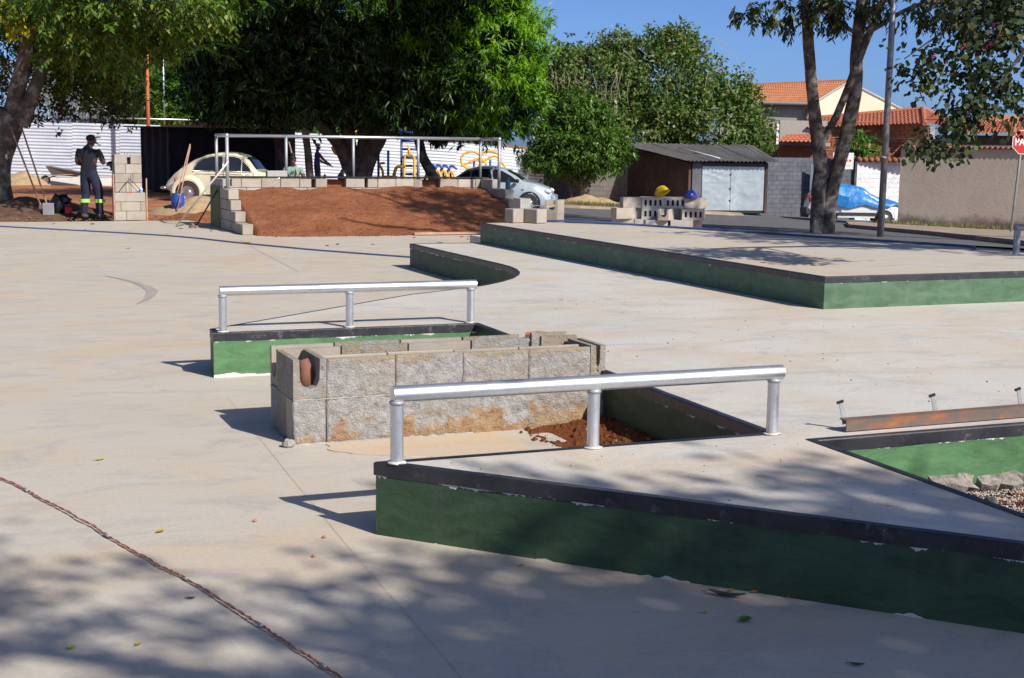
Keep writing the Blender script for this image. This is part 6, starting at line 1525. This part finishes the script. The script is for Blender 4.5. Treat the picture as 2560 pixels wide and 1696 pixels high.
# far trees left, behind the fence
for k, (lab, x, Y, ell, lf, nc, sd) in enumerate([
    ('bright feathery tree behind the court fence, left of the orange pole', -17.5, 72, [((-17.8, 72, 4.0), (2.6, 2, .9), 2), ((-16.0, 71, 2.9), (2.2, 1.8, .8), 1.6), ((-19.5, 72, 5.5), (2.5, 2, 1.0), 1)], 'feather', 240, 41),
    ('feathery green tree behind the black shelter', -13.2, 74, [((-13.6, 74, 3.6), (2.4, 2, 1.0), 2), ((-12.0, 74, 2.6), (2.2, 1.8, .8), 1)], 'feather', 240, 42),
    ('dark dense tree far behind the court fence', -18.0, 82, [((-18, 82, 4.6), (6.5, 3, 4.2), 3), ((-12, 82, 4.4), (5, 3, 4.0), 2)], 'twin', 700, 43),
    ('dark tree mass far behind the shelter and mango', -8.0, 84, [((-7, 84, 4.0), (5.0, 3, 4.2), 2), ((-24, 82, 5), (4, 3, 4), 1)], 'twin', 500, 44)]):
    b = (x, Y, -.3); t = tree('background_tree', lab, b, [('trunk', [(x, Y, -.3), (x + .1, Y, 1.5), (x - .1, Y, 3.2)], [.25, .2, .12])], 'bark', 'trees behind the left fence')
    crown('crown', t, LF[lf], rel(ell, b), nc, 4, (.45, .45, .18) if lf == 'feather' else (.5, .5, .4), 10, .32 if lf == 'feather' else .4, .12 if lf == 'feather' else .2, 'spray' if lf == 'feather' else 'bush', sd, .25, .25, .2, twig=.8)

# big loose tree behind the garage
bb = (7.5, 74, -1.2)
bigt = tree('vine_covered_tree', 'wide loose green tree overgrown with dry vines behind the garage', bb, [('trunk', [(7.5, 74, -1.2), (7.3, 74, 1.5), (7.0, 74, 3.0)], [.5, .4, .3]), ('limb', [(7.0, 74, 2.5), (4.5, 74, 4.2), (2.6, 74, 5.8)], [.25, .15, .05]), ('limb', [(7.0, 74, 2.8), (8.3, 74, 4.8), (8.8, 74, 6.9)], [.25, .14, .04]), ('limb', [(7.2, 74, 2.5), (10.0, 74, 3.8), (11.8, 74, 4.6)], [.22, .13, .04])], 'bark')
bE = rel([((4.3, 74, 4.6), (2.9, 2.2, 2.3), 2.2), ((7.8, 74, 4.9), (3.0, 2.2, 2.6), 2.6), ((10.2, 73, 2.6), (3.0, 2.0, 2.3), 2.0), ((6.5, 73, 2.2), (3.6, 2.0, 2.0), 1.8), ((12.2, 72.5, 1.4), (1.5, 1.3, 1.4), .8), ((2.6, 74, 5.2), (1.4, 1.4, 1.5), .8), ((8.4, 74, 7.0), (.9, .8, .7), .35), ((5.2, 74, 6.6), (1.0, .8, .7), .35), ((11.3, 73, 4.3), (1.0, .8, .9), .4)], bb)
crown('crown', bigt, LF['back'], bE, 1500, 4, (.26, .26, .26), 7, .26, .15, 'bush', 51, .55, .35, .13)
rngv = np.random.default_rng(5); 
vm = MB()
for q in range(150):
    x = rngv.choice([rngv.normal(4.6, .5), rngv.uniform(2, 11), rngv.normal(3.0, .6)]); y = 71.9 + rngv.normal() * .3; z = rngv.uniform(1.6, 5.6); L_v = rngv.uniform(.6, 1.9); vm.tube([(x, y, z), (x + rngv.normal() * .12, y - .05, z - L_v * .5), (x + rngv.normal() * .22, y, z - L_v)], .014, 3)
for q in range(70):
    a = rngv.uniform(0, 2 * math.pi); x, z = rngv.uniform(2, 12), rngv.uniform(3, 7); vm.tube([(x, 73, z), (x + rngv.normal() * .5, 72.6, z + rngv.uniform(.1, .9))], .018, 3)
vm.v = [(a - bb[0], b - bb[1], c - bb[2]) for a, b, c in vm.v]; vm.build('dry_vines', LF['dry'], bigt)
# round bush tree in front of the stained wall
bu = (2.95, 60.3, zt(2.95, 60.3) - .05)
busht = tree('bushy_tree', 'compact dark green bushy tree on the verge in front of the stained wall', bu, [('trunk', [(2.95, 60.3, bu[2]), (2.9, 60.3, -.2), (2.75, 60.3, .4)], [.13, .11, .09]), ('limb', [(2.9, 60.3, -.3), (3.3, 60.3, .3), (3.8, 60.3, 1.0)], [.08, .07, .03]), ('limb', [(2.8, 60.3, -.1), (2.2, 60.3, .5), (1.6, 60.3, 1.1)], [.08, .06, .03]), ('limb', [(2.55, 60.4, bu[2]), (2.4, 60.4, -.1), (2.1, 60.4, .8)], [.08, .07, .04])], 'bark_red')
uE = rel([((2.75, 60.3, 1.75), (2.0, 1.6, 1.3), 3), ((2.6, 60.3, 2.9), (1.35, 1.2, 1.0), 1.5), ((1.45, 60.0, 1.1), (.95, .9, .6), .7), ((4.1, 60.1, 1.25), (.85, .9, .75), .7)], bu)
crown('crown', busht, LF['bush'], uE, 560, 4, (.18, .18, .15), 9, .24, .075, 'rosette', 61, .72, .65)
crown('inner_leaves', busht, LF['bush'], rel([((2.6, 60.5, 1.8), (1.8, 1.2, 1.4), 1)], bu), 260, 3, (.25, .25, .25), 6, .3, .12, 'bush', 62, .1, .3, .1)
hump('verge_mound', 'small grassy earth mound round the foot of the bushy tree', 'mound', 3.3, 59.6, 1.6, .9, .4, 'sand', 4)

# twin trunked tree by the lamp post
tw0 = (7.05, 32.0, zt(7.05, 32) - .1)
twin = tree('twin_trunk_tree', 'tall tree with two pale lichened trunks rising from one base beside the lamp post', tw0,
    [('trunk', [(7.02, 32, tw0[2]), (6.98, 32, .4), (7.0, 32, 1.2), (6.92, 32, 1.75), (6.80, 32, 2.5), (6.65, 32, 3.6), (6.52, 32, 4.8), (6.2, 31.8, 7.5), (5.4, 31.4, 10.5)], [.20, .17, .165, .16, .14, .13, .125, .10, .05]),
     ('trunk', [(7.18, 32, tw0[2]), (7.22, 32, .3), (7.34, 32, 1.0), (7.52, 32, 1.8), (7.68, 32, 2.7), (7.72, 32, 3.3), (7.70, 32, 3.7), (7.75, 32, 4.8), (7.9, 32, 7.5), (7.6, 31.8, 10.5)], [.21, .175, .16, .165, .15, .155, .14, .13, .10, .05]),
     ('limb', [(6.98, 32, 1.75), (7.18, 32.0, 2.1), (7.45, 31.9, 2.8), (7.72, 31.9, 3.6), (8.05, 31.9, 4.5), (8.8, 31.8, 6.5)], [.09, .085, .085, .09, .08, .04]),
     ('limb', [(7.7, 32, 4.2), (6.2, 31.8, 5.0), (4.6, 31.6, 5.0)], [.05, .04, .012]), ('limb', [(8.0, 31.9, 4.3), (9.2, 31.6, 4.9), (11.0, 31.2, 4.7)], [.06, .045, .012])], 'bark_lichen')
tE = rel([((7.3, 31.3, 9.6), (3.2, 2.8, 2.6), 1)], tw0)
crown('crown', twin, LF['twin'], tE, 260, 4, (.34, .34, .26), 9, .26, .10, 'bush', 71, .25, .4, .16)
tE2 = rel([((6.3, 31.6, 4.75), (1.3, .8, .34), 1.3), ((7.4, 31.6, 4.75), (.9, .7, .4), .8), ((9.0, 31.3, 4.85), (1.8, .8, .45), 1.6), ((5.3, 31.4, 4.6), (.5, .4, .14), .3), ((10.3, 31.0, 4.6), (1.5, .8, .5), 1.0)], tw0)
crown('low_foliage', twin, LF['twin'], tE2, 95, 5, (.12, .12, .09), 8, .17, .065, 'spray', 73, .2, .7, twig=.22)

# orchid tree hanging in from the right, and two more canopies beyond the frame that shade the plaza
bl_ = (9.6, 12.2, -.1)
bau = tree('orchid_tree', 'orchid tree with drooping branches, pods and pink flowers hanging in at the upper right', bl_,
    [('trunk', [(9.6, 12.2, -.1), (9.5, 12.2, 1.5), (9.3, 12.2, 2.8)], [.22, .18, .16]), ('limb', [(9.3, 12.2, 2.6), (7.4, 12.2, 3.9), (5.4, 12.2, 3.6), (4.2, 12.2, 3.0), (3.75, 12.2, 2.45)], [.12, .08, .05, .022, .008]), ('limb', [(9.3, 12.2, 2.8), (9.0, 11.4, 4.5), (8.4, 10.6, 6.2)], [.14, .1, .05]), ('limb', [(5.4, 12.2, 3.6), (4.6, 12.0, 2.9), (4.1, 12.0, 2.2), (3.85, 12.0, 1.95), (3.6, 12.0, 1.72)], [.03, .02, .012, .008, .004]), ('limb', [(5.4, 12.2, 3.6), (4.9, 12.3, 2.9), (4.45, 12.3, 2.3)], [.03, .015, .006]), ('limb', [(4.2, 12.2, 3.0), (3.6, 12.1, 2.62), (3.32, 12.1, 2.42)], [.014, .009, .004])], 'bark')
hang = rel([((4.15, 12.2, 2.62), (.55, .35, .34), 2.0), ((4.0, 12.1, 2.2), (.30, .25, .22), 1.0), ((3.50, 12.1, 2.40), (.22, .15, .07), .40), ((3.46, 12.1, 2.22), (.09, .08, .10), .25), ((4.35, 12.2, 3.0), (.45, .35, .28), 1.4), ((3.85, 12.05, 1.98), (.24, .15, .11), .65), ((3.66, 12.0, 1.70), (.24, .12, .09), .50), ((3.80, 12.0, 1.80), (.12, .1, .09), .25), ((3.85, 12.2, 2.9), (.35, .3, .14), .7), ((4.32, 12.2, 2.1), (.15, .15, .25), .35)], bl_)
crown('hanging_leaves', bau, LF['bau'], hang, 300, 3, (.075, .08, .06), 3, .058, .050, 'rosette', 81, .10, 1.2, .035, round_=True)
crown('crown', bau, LF['bau'], rel([((9.9, 11.6, 5.8), (2.0, 2.2, 1.6), 3), ((7.6, 12.6, 5.0), (1.3, 1.2, .9), .8)], bl_), 190, 4, (.2, .2, .16), 8, .12, .10, 'rosette', 83, .35, .7, .1, round_=True)
rp = np.random.default_rng(8)
lowp = [(3.44, 12, 1.72), (3.50, 12, 1.70), (3.56, 12, 1.72), (3.62, 12, 1.70), (3.74, 12.0, 1.95), (3.86, 12, 1.9), (3.95, 12, 1.9), (3.80, 12, 1.92), (4.0, 12, 2.1), (3.72, 12, 2.15), (3.66, 12, 2.18), (4.1, 12, 2.0)]
for q in range(44):
    if q < len(lowp): c = np.array(lowp[q]) - np.array(bl_); L_v = rp.uniform(.15, .24)
    else: e = hang[rp.integers(0, len(hang))]; c = np.array(e[0]) + rp.normal(size=3) * np.array(e[1]) * .55; L_v = rp.uniform(.10, .20)
    s_ = rp.normal() * .03; w = rp.uniform(.006, .009)
    MB().tube([tuple(c), (c[0] + s_ * .6, c[1], c[2] - L_v * .55), (c[0] + s_ * 1.4, c[1], c[2] - L_v)], [w * .5, w, w * .3], 5).build('pod', LF['pod'], bau, True)
fl_ = np.array([(3.53, 12.02, 2.44), (3.72, 12.0, 2.30), (4.05, 12.0, 2.72), (4.10, 12.0, 2.62), (3.80, 12.0, 2.52), (4.5, 12.0, 2.4), (4.0, 12, 2.55)]) - np.array(bl_)
for q in fl_:
    rr_ = np.repeat(q[None], 6, 0); leaf_mesh('flower', rr_, unit(rp.normal(size=(6, 3))), unit(rp.normal(size=(6, 3))), np.full(6, .045), np.full(6, .02), LF['petal'], bau)
t3 = (10.0, 19.3, -.2)
plz = tree('plaza_shade_tree', 'tall open tree beyond the right edge that throws branch shadows on the mound', t3, [('trunk', [(10.0, 19.3, -.2), (9.8, 19.2, 3), (9.2, 19.1, 5.5)], [.26, .22, .18]), ('limb', [(9.2, 19.1, 5.5), (7.4, 18.6, 7.2), (4.0, 18.0, 8.2)], [.14, .10, .03]), ('limb', [(9.2, 19.1, 5.5), (8.2, 19.4, 7.8), (6.0, 19.6, 9.8)], [.14, .09, .03]), ('limb', [(7.4, 18.6, 7.2), (5.6, 19.2, 8.6), (4.4, 19.6, 9.3)], [.06, .05, .02])], 'bark')
crown('crown', plz, LF['twin'], rel([((7.3, 19.2, 8.7), (2.1, 1.3, 1.3), 3), ((8.9, 19.0, 8.2), (2.0, 2.0, 1.6), 1.4)], t3), 105, 4, (.22, .22, .18), 9, .2, .09, 'bush', 91, .2, .4, .12)
t4 = (9.4, -3.2, -.1)
nr_ = tree('near_shade_tree', 'broad tree beside the camera beyond the right edge that shades the foreground', t4, [('trunk', [(9.4, -3.2, -.1), (9.2, -3.1, 2.5), (8.6, -3.0, 4.6)], [.3, .25, .2]), ('limb', [(8.6, -3, 4.6), (6.6, -2.4, 6.2), (4.2, -1.9, 6.8)], [.14, .1, .03]), ('limb', [(8.6, -3, 4.6), (7.6, -3.0, 6.8), (6.4, -3.2, 8.4)], [.14, .1, .03])], 'bark')
crown('crown', nr_, LF['twin'], rel([((7.9, -2.3, 6.4), (2.3, 1.9, 1.3), 2), ((10.2, -4.4, 7.0), (2.6, 1.8, 1.6), 1.4)], t4), 520, 4, (.22, .22, .16), 9, .22, .11, 'bush', 93, .05, .4, .12)
crown('low_foliage', nr_, LF['twin'], rel([((5.0, -2.4, 6.8), (2.2, 1.2, .7), 1.2)], t4), 24, 4, (.22, .22, .16), 8, .17, .085, 'bush', 94, .15, .4, .12)
t5 = (14.2, 25.0, -.5)
stt = tree('street_tree', 'roadside tree beyond the right edge that dapples the twin trunks and lamp post', t5, [('trunk', [(14.2, 25, -.5), (14.0, 25.2, 3), (13.4, 25.6, 5.5)], [.24, .2, .16]), ('limb', [(13.4, 25.6, 5.5), (12.2, 26.2, 7.2), (10.8, 26.8, 8.4)], [.12, .08, .03])], 'bark')
crown('crown', stt, LF['twin'], rel([((12.6, 26.3, 8.0), (2.6, 2.2, 2.2), 1)], t5), 150, 4, (.24, .24, .2), 9, .2, .09, 'bush', 95, .2, .4, .12)
# papaya and spiky plants above the walls
pp = px(2175, 420, 61.5); pa = thing('papaya_plant', 'young papaya plant with lobed leaves in front of the clay block house', 'plant', (pp[0], 64.5, -1.5))
limb([(0, 0, 0), (.05, 0, 1.5), (0, 0, 3.2)], [.07, .06, .05]).build('stem', 'bark_lichen', pa, True)
crown('leaves', pa, LF['feather'], [((0, 0, 3.3), (.85, .7, .75), 1)], 34, 3, (.12, .12, .1), 7, .34, .12, 'rosette', 101, .5, .5)
yx = px(2280, 372, 50); yu = thing('spiky_plant', 'pale spiky agave-like plant rising over the corner of the beige wall', 'plant', (14.6, 48.6, -.8)); mb = MB(); ry = random.Random(4)
for q in range(16):
    a = ry.uniform(0, 6.28); L_v = ry.uniform(.5, .95); mb.tube([(0, 0, 2.0), (math.cos(a) * .25 * L_v, math.sin(a) * .25 * L_v, 2.0 + L_v * .7), (math.cos(a) * .75 * L_v, math.sin(a) * .7 * L_v, 2.0 + L_v * ry.uniform(.35, .9))], [.03, .022, .004], 4)
mb.build('leaves', simple('pale_agave', (.28, .32, .14), .6), yu); limb([(0, 0, 0), (0, 0, 2.0)], [.06, .05]).build('stem', 'bark', yu, True)
# verge grass tufts
gr = np.random.default_rng(3); gp_ = []
for (x0, y0, x1, y1, n) in ((1.0, 51.6, 5.2, 55, 500), (12.4, 47.6, 14.2, 40.4, 260), (8.6, 36, 12.4, 44, 0)):
    for q in range(n): t = gr.random(); gp_.append((x0 + (x1 - x0) * t + gr.normal() * .25, y0 + (y1 - y0) * t + gr.normal() * .3))
gb = np.array([(x, y, zt(x, y) + .1) for x, y in gp_]); gb = np.repeat(gb, 5, 0) + gr.normal(size=(len(gb) * 5, 3)) * np.array([.05, .05, 0]); gd = np.c_[gr.normal(size=(len(gb), 2)) * .4, np.ones(len(gb))]
tag(leaf_mesh('verge_grass', gb, gd, gr.normal(size=gb.shape), gr.uniform(.06, .22, len(gb)), np.full(len(gb), .02), leafmat('dry_grass', (.10, .11, .03), (.22, .19, .07), None, .3), None), kind='stuff')

# ------------------------------------------------------------------ people
MAT['skin'] = simple('brown_skin', (.11, .052, .032), .55, 0, .08); MAT['skin2'] = simple('tan_skin', (.33, .18, .12), .55, 0, .08); MAT['navy'] = simple('navy_workwear', (.006, .008, .016), .9, 0, .2, 8, .3, 14); MAT['navy_t'] = simple('navy_trousers', (.011, .016, .040), .9, 0, .2, 8, .3, 14); MAT['boot'] = simple('dusty_boot', (.10, .085, .07), .9)
MAT['hivis'] = simple('hi_vis_yellow_green', (.36, .80, .03), .6); MAT['reflect'] = simple('reflective_grey', (.35, .38, .36), .4); MAT['hair'] = simple('black_hair', (.01, .009, .008), .8); MAT['mint'] = simple('mint_tshirt', (.20, .34, .28), .9, 0, .1, 8, .3, 12); MAT['purple'] = simple('purple_shirt', (.19, .09, .42), .9); MAT['jeans'] = simple('blue_grey_jeans', (.10, .12, .16), .9); MAT['greyhair'] = simple('grey_hair', (.45, .42, .40), .8)
def person(label, loc, rotz, J, mats, scale=1.0):
    """J: dict joint -> (pos, radius[, radius y]); bones listed with a material index"""
    t = thing('person', label, 'person', loc, rotz); t.scale = (scale,) * 3
    names = list(J['pts']); idx = {n: i for i, n in enumerate(names)}
    vs = [J['pts'][n][0] for n in names]; es = [(idx[a], idx[b]) for a, b, m in J['bones']]
    me = bpy.data.meshes.new('body'); me.from_pydata(vs, es, []); o = bpy.data.objects.new('body', me); col.objects.link(o)
    sk = o.modifiers.new('skin', 'SKIN'); sk.use_smooth_shade = True; sk.branch_smoothing = .3
    for i, n in enumerate(names):
        r_ = J['pts'][n][1]; me.skin_vertices[0].data[i].radius = r_ if isinstance(r_, tuple) else (r_, r_); me.skin_vertices[0].data[i].use_root = (n == 'pelvis')
    o.modifiers.new('sub', 'SUBSURF').levels = 2
    bpy.context.view_layer.update()
    m2 = bpy.data.meshes.new_from_object(o.evaluated_get(bpy.context.evaluated_depsgraph_get())); bpy.data.objects.remove(o)
    m2.materials.clear()
    for q in mats: m2.materials.append(MAT[q])
    segs = [(Vector(J['pts'][a][0]), Vector(J['pts'][b][0]), m) for a, b, m in J['bones']]
    for p in m2.polygons:
        best = 1e9; mi = 0
        for a, b, m in segs:
            ab = b - a; k = max(0, min(1, (p.center - a).dot(ab) / max(1e-9, ab.length_squared))); d_ = (p.center - (a + ab * k)).length
            if d_ < best: best, mi = d_, m
        p.material_index = mi; p.use_smooth = True
    link('body', m2, t)
    return t
def standing(armL, armR, headp=(0, .03, 1.60), lean=0.0, legs=((-.10, .0), (.13, .03)), knee=(.03, .03), feet=1.0, hand=True, turn=0):
    P = {'pelvis': ((0, 0, .94), (.155, .115)), 'waist': ((0, -.01, 1.08), (.145, .11)), 'chest': ((0, -.01, 1.30), (.185, .13)), 'neckb': ((0, .0, 1.46), (.10, .08)), 'neck': ((headp[0] * .5, headp[1] * .6, 1.50), .058), 'headl': ((headp[0], headp[1], headp[2] - .05), (.072, .08)), 'head': ((headp[0], headp[1], headp[2] + .03), (.082, .095)), 'top': ((headp[0], headp[1], headp[2] + .105), (.055, .065)),
         'nose': ((headp[0], headp[1] + .115, headp[2] - .01), .014), 'earl': ((headp[0] - .09, headp[1], headp[2]), .018), 'earr': ((headp[0] + .09, headp[1], headp[2]), .018)}
    Bn = [('pelvis', 'waist', 0), ('waist', 'chest', 0), ('chest', 'neckb', 0), ('neckb', 'neck', 2), ('neck', 'headl', 2), ('headl', 'head', 2), ('head', 'top', 2), ('headl', 'nose', 2), ('head', 'earl', 2), ('head', 'earr', 2)]
    for s, arm in ((-1, armL), (1, armR)):
        k = 'l' if s < 0 else 'r'; sh, el, wr = arm
        P['sh' + k] = (sh, .075); P['mid' + k] = (tuple((a + b) / 2 for a, b in zip(sh, el)), .064); P['el' + k] = (el, .050); P['wr' + k] = (wr, .034)
        d = (Vector(wr) - Vector(el)).normalized(); pm = Vector(wr) + d * .075; P['palm' + k] = (tuple(pm), (.040, .022))
        Bn += [('chest', 'sh' + k, 0), ('sh' + k, 'mid' + k, 0), ('mid' + k, 'el' + k, 2 if True else 0), ('el' + k, 'wr' + k, 2), ('wr' + k, 'palm' + k, 2)]
        side = d.cross(Vector((0, 0, 1))); side = side.normalized() if side.length > .1 else Vector((1, 0, 0))
        for f in range(4):
            b0 = pm + side * (.030 - .020 * f) + d * .03; tip = b0 + d * (.05 - .004 * abs(f - 1)) + Vector((0, 0, -.018)); P['f%s%d' % (k, f)] = (tuple(b0), .010); P['g%s%d' % (k, f)] = (tuple(tip), .008); Bn += [('palm' + k, 'f%s%d' % (k, f), 2), ('f%s%d' % (k, f), 'g%s%d' % (k, f), 2)]
        th = Vector(wr) + d * .035 + side * .045; P['th' + k] = (tuple(th), .012); P['tt' + k] = (tuple(th + d * .04), .009); Bn += [('palm' + k, 'th' + k, 2), ('th' + k, 'tt' + k, 2)]
    for s, (fx, fy), kn in ((-1, legs[0], knee[0]), (1, legs[1], knee[1])):
        k = 'l' if s < 0 else 'r'; hx = s * .085
        P['hip' + k] = ((hx, 0, .88), .115); P['th_' + k] = (((hx + fx) / 2 * .9 + hx * .1, kn * .5, .70), .105); P['kn' + k] = ((hx * .4 + fx * .6, kn, .49), .084); P['cf' + k] = ((hx * .15 + fx * .85, kn * .3 + fy * .7 - .02, .32), .078); P['an' + k] = ((fx, fy - .01, .09), .062); P['heel' + k] = ((fx, fy - .03, .045), .045); P['toe' + k] = ((fx + s * .03 * feet, fy + .15, .04), (.045, .036))
        Bn += [('pelvis', 'hip' + k, 1), ('hip' + k, 'th_' + k, 1), ('th_' + k, 'kn' + k, 1), ('kn' + k, 'cf' + k, 1), ('cf' + k, 'an' + k, 1), ('an' + k, 'heel' + k, 3), ('heel' + k, 'toe' + k, 3)]
    return {'pts': P, 'bones': Bn}
# worker in navy seen from behind, looking at something in his hands
m1 = standing(((-.20, 0, 1.40), (-.25, .02, 1.13), (-.12, .24, 1.10)), ((.20, 0, 1.40), (.27, .06, 1.14), (.10, .30, 1.20)), (.02, .07, 1.60), legs=((-.11, -.02), (.20, .02)), knee=(.04, .06))
w1 = person('person in dark navy workwear with bright reflective bands on the shins, seen from behind', (-8.80, 28.95, 0.0), R(-14), m1, ['navy', 'navy_t', 'skin', 'boot'], 1.01)
w1.scale = (1.12, 1.08, 1.005)
for s, (cx, cy) in ((-1, (-.107, .0)), (1, (.188, .028))):
    for q, (za, zb, mt) in enumerate(((.335, .362, 'hivis'), (.362, .380, 'reflect'), (.380, .407, 'hivis'))):
        mb = MB(); n = 20; mb.add([(cx + 0.096 * math.cos(2 * math.pi * j / n), cy + 0.096 * math.sin(2 * math.pi * j / n), z) for z in (za, zb) for j in range(n)], [(j, (j + 1) % n, n + (j + 1) % n, n + j) for j in range(n)]); mb.build('reflective_band', mt, w1, True)
MB().ell((.02, .055, 1.645), (.087, .098, .082), 16, 8, 0, -.35).build('hair', 'hair', w1, True)
# person bending behind the pillar, only cap, shoulder and arm showing
m2_ = standing(((-.21, .34, 1.10), (-.20, .42, .82), (-.16, .46, .58)), ((.19, .30, 1.14), (.22, .42, .85), (.18, .50, .60)), (0, .52, 1.16), legs=((-.12, 0), (.12, -.05)))
for k_, v_ in (('waist', ((0, .08, 1.03), (.14, .11))), ('chest', ((0, .25, 1.12), (.17, .125))), ('neckb', ((0, .38, 1.17), (.085, .075))), ('neck', ((0, .43, 1.18), .058)), ('headl', ((0, .50, 1.14), (.072, .08))), ('head', ((0, .55, 1.16), (.082, .09))), ('top', ((0, .60, 1.19), (.055, .06))), ('nose', ((0, .60, 1.05), .014)), ('earl', ((-.09, .53, 1.15), .018)), ('earr', ((.09, .53, 1.15), .018))): m2_['pts'][k_] = v_
w2 = person('person in a dark cap bending down behind the block pillar', (-8.02, 29.75, -.02), R(96), m2_, ['navy', 'navy_t', 'skin', 'boot'], .95)
MB().ell((0, .57, 1.18), (.095, .105, .085), 16, 8, 0, -.2).build('cap', 'dark', w2, True); MB().box(-.06, .06, .64, .74, 1.10, 1.115).build('cap_peak', 'dark', w2)
# man in mint t-shirt behind the ramp
m3 = standing(((-.20, 0, 1.40), (-.28, .03, 1.13), (-.30, .12, .90)), ((.20, 0, 1.40), (.29, .03, 1.13), (.32, .10, .90)), (0, .03, 1.60))
w3 = person('person in a mint green t-shirt with a dark chest print behind the ramp wall', (-5.84, 37.0, -.46), R(180), m3, ['mint', 'jeans', 'skin', 'boot'], 1.0)
MB().ell((0, .02, 1.655), (.090, .102, .08), 14, 7, 0, -.1).build('hair', 'hair', w3, True); MB().ell((.02, -.02, 1.76), (.045, .045, .05), 10, 6).build('hair_bun', 'hair', w3, True)
MB().box(-.035, -.018, .118, .124, 1.26, 1.34).box(.018, .035, .118, .124, 1.26, 1.34).box(-.02, .02, .118, .124, 1.29, 1.31).build('chest_print', 'dark', w3)
# person in purple on the gym
m4 = standing(((-.20, 0, 1.40), (-.24, .10, 1.14), (-.18, .34, 1.02)), ((.20, 0, 1.40), (.30, .16, 1.20), (.36, .40, 1.00)), (0, .03, 1.60))
w4 = person('grey-haired person in a purple shirt exercising right of the thin trunk', (-6.9, 49.0, -.15), R(-75), m4, ['purple', 'jeans', 'skin2', 'boot'], 1.0)
MB().ell((0, .02, 1.655), (.090, .102, .08), 14, 7, 0, -.1).build('hair', 'greyhair', w4, True)

# ------------------------------------------------------------------ small litter on the concrete
def leaf_obj(label, u, v, z, L, W, mat, rz, curl=.3, group=None):
    mb = MB(); n = 7; vs = []
    for i in range(n + 1):
        t = i / n; w = W * math.sin(math.pi * min(1, t * .93 + .04)) ** .8; x = L * (t - .5); zz = curl * L * (.35 * (t - .5) ** 2 * 4 - .0)
        vs += [(x, -w / 2, zz + w * .35), (x, 0, zz * .9 + .002), (x, w / 2, zz + w * .25 + .003)]
    mb.add(vs, [(3 * i + j, 3 * i + 3 + j, 3 * i + 4 + j, 3 * i + 1 + j) for i in range(n) for j in range(2)])
    mb.tube([(-L * .5, 0, curl * L * .35), (-L * .72, .004, .006)], .0012, 4)
    o = mb.build('fallen_leaf', mat, None, True, UV(u, v, z + .002), A0 + rz); return tag(o, label, 'leaf', group)
MAT['l_y'] = simple('yellow_leaf', (.42, .28, .02), .6, 0, .25, 30); MAT['l_yg'] = simple('lime_leaf', (.36, .38, .04), .6, 0, .2, 30); MAT['l_o'] = simple('orange_leaf', (.46, .20, .04), .6, 0, .2, 30); MAT['l_g'] = simple('green_leaf', (.06, .17, .02), .5, 0, .2, 30); MAT['l_d'] = simple('dry_dark_leaf', (.065, .065, .03), .8, 0, .3, 30)
for lab, u, v, L, W, m, rz in [
    ('lime yellow leaf on the sunlit concrete above the twisted cable', .75, 7.34, .055, .018, 'l_yg', .2), ('bright yellow leaf on the concrete just right of the twisted cable', .84, 5.87, .04, .03, 'l_y', .6), ('lime leaf near the bottom left corner below the cable', .36, 4.58, .035, .026, 'l_yg', 1.0), ('brown curled leaf touching the twisted cable', .81, 4.95, .035, .014, 'l_d', -.4), ('pale yellow leaf in the soft shade left of the cable', .57, 4.54, .03, .018, 'l_y', .9),
    ('tiny yellow leaf by the foot of the dark green foreground wall', 2.10, 4.90, .022, .014, 'l_y', .2), ('fresh green upright leaf on the shaded concrete in front', 2.59, 4.03, .055, .045, 'l_g', .3), ('long dry dark leaf by the foreground wall', 2.67, 4.29, .14, .035, 'l_d', -.75), ('small yellow leaf between the wall and the green leaf', 2.50, 4.16, .026, .013, 'l_yg', 0), ('orange leaf under the wall above the long dry leaf', 2.72, 4.34, .025, .018, 'l_o', .3), ('orange yellow leaf right of the long dry leaf at the wall', 2.79, 4.29, .028, .016, 'l_o', -.2), ('brown leaf at the wall foot right of the orange leaves', 2.89, 4.20, .03, .022, 'l_o', .5), ('small dark curled leaf near the bottom right corner', 2.70, 3.54, .05, .018, 'l_d', -.6), ('pale leaf on the upper deck behind the second rail', 5.03, 10.94, .05, .02, 'l_yg', .4)]:
    leaf_obj(lab, u, v, DK if 'deck' in lab else 0, L, W, m, rz, .35)
lr = random.Random(21)
for k in range(20):
    u = lr.uniform(1.2, 9.4); v = lr.uniform(21.5, 28.6)
    if 4.9 < u and v > 23.3: v = lr.uniform(20.5, 23.3)
    cm = lr.choice(['l_y', 'l_yg', 'l_o', 'l_d']); leaf_obj('small %s leaf scattered on the far concrete near the earth mound' % {'l_y': 'yellow', 'l_yg': 'lime', 'l_o': 'orange', 'l_d': 'dry brown'}[cm], u, v, 0, lr.uniform(.08, .15), lr.uniform(.04, .06), cm, lr.uniform(0, 6), .2, 'leaves scattered on the far plaza')
MAT['seed'] = simple('orange_seed', (.42, .16, .06), .7)
for lab, u, v in (('orange seed left of the front rail shadow', 1.25, 5.90), ('orange seed just left of the front rail shadow tip', 1.47, 5.55), ('small seed in the soft shade below the front rail shadow', 1.36, 5.30)):
    tag(MB().ell((0, 0, .006), (.010, .008, .007), 8, 5).build('seed', 'seed', None, True, UV(u, v, 0)), lab, 'seed')
# dirt crumbs and paint flecks on the deck
clod_field('grit', lambda q: (q.uniform(1.9, 3.7), q.uniform(4.0, 5.45)) , 160, lambda u, v: DK if v > 5.53 - (u - 1.69) * 1.1 + .1 else -.05, (.002, .006), 'clods', 33)
clod_field('grit', lambda q: (q.uniform(3.75, 7), q.uniform(5.6, 11)), 200, lambda u, v: DK if u < 6.7 else -.1, (.003, .010), 'clods', 34)
clod_field('grit', lambda q: (q.uniform(-3, 1.6), q.uniform(3.4, 12)), 220, lambda u, v: 0, (.002, .006), 'mortar', 35)
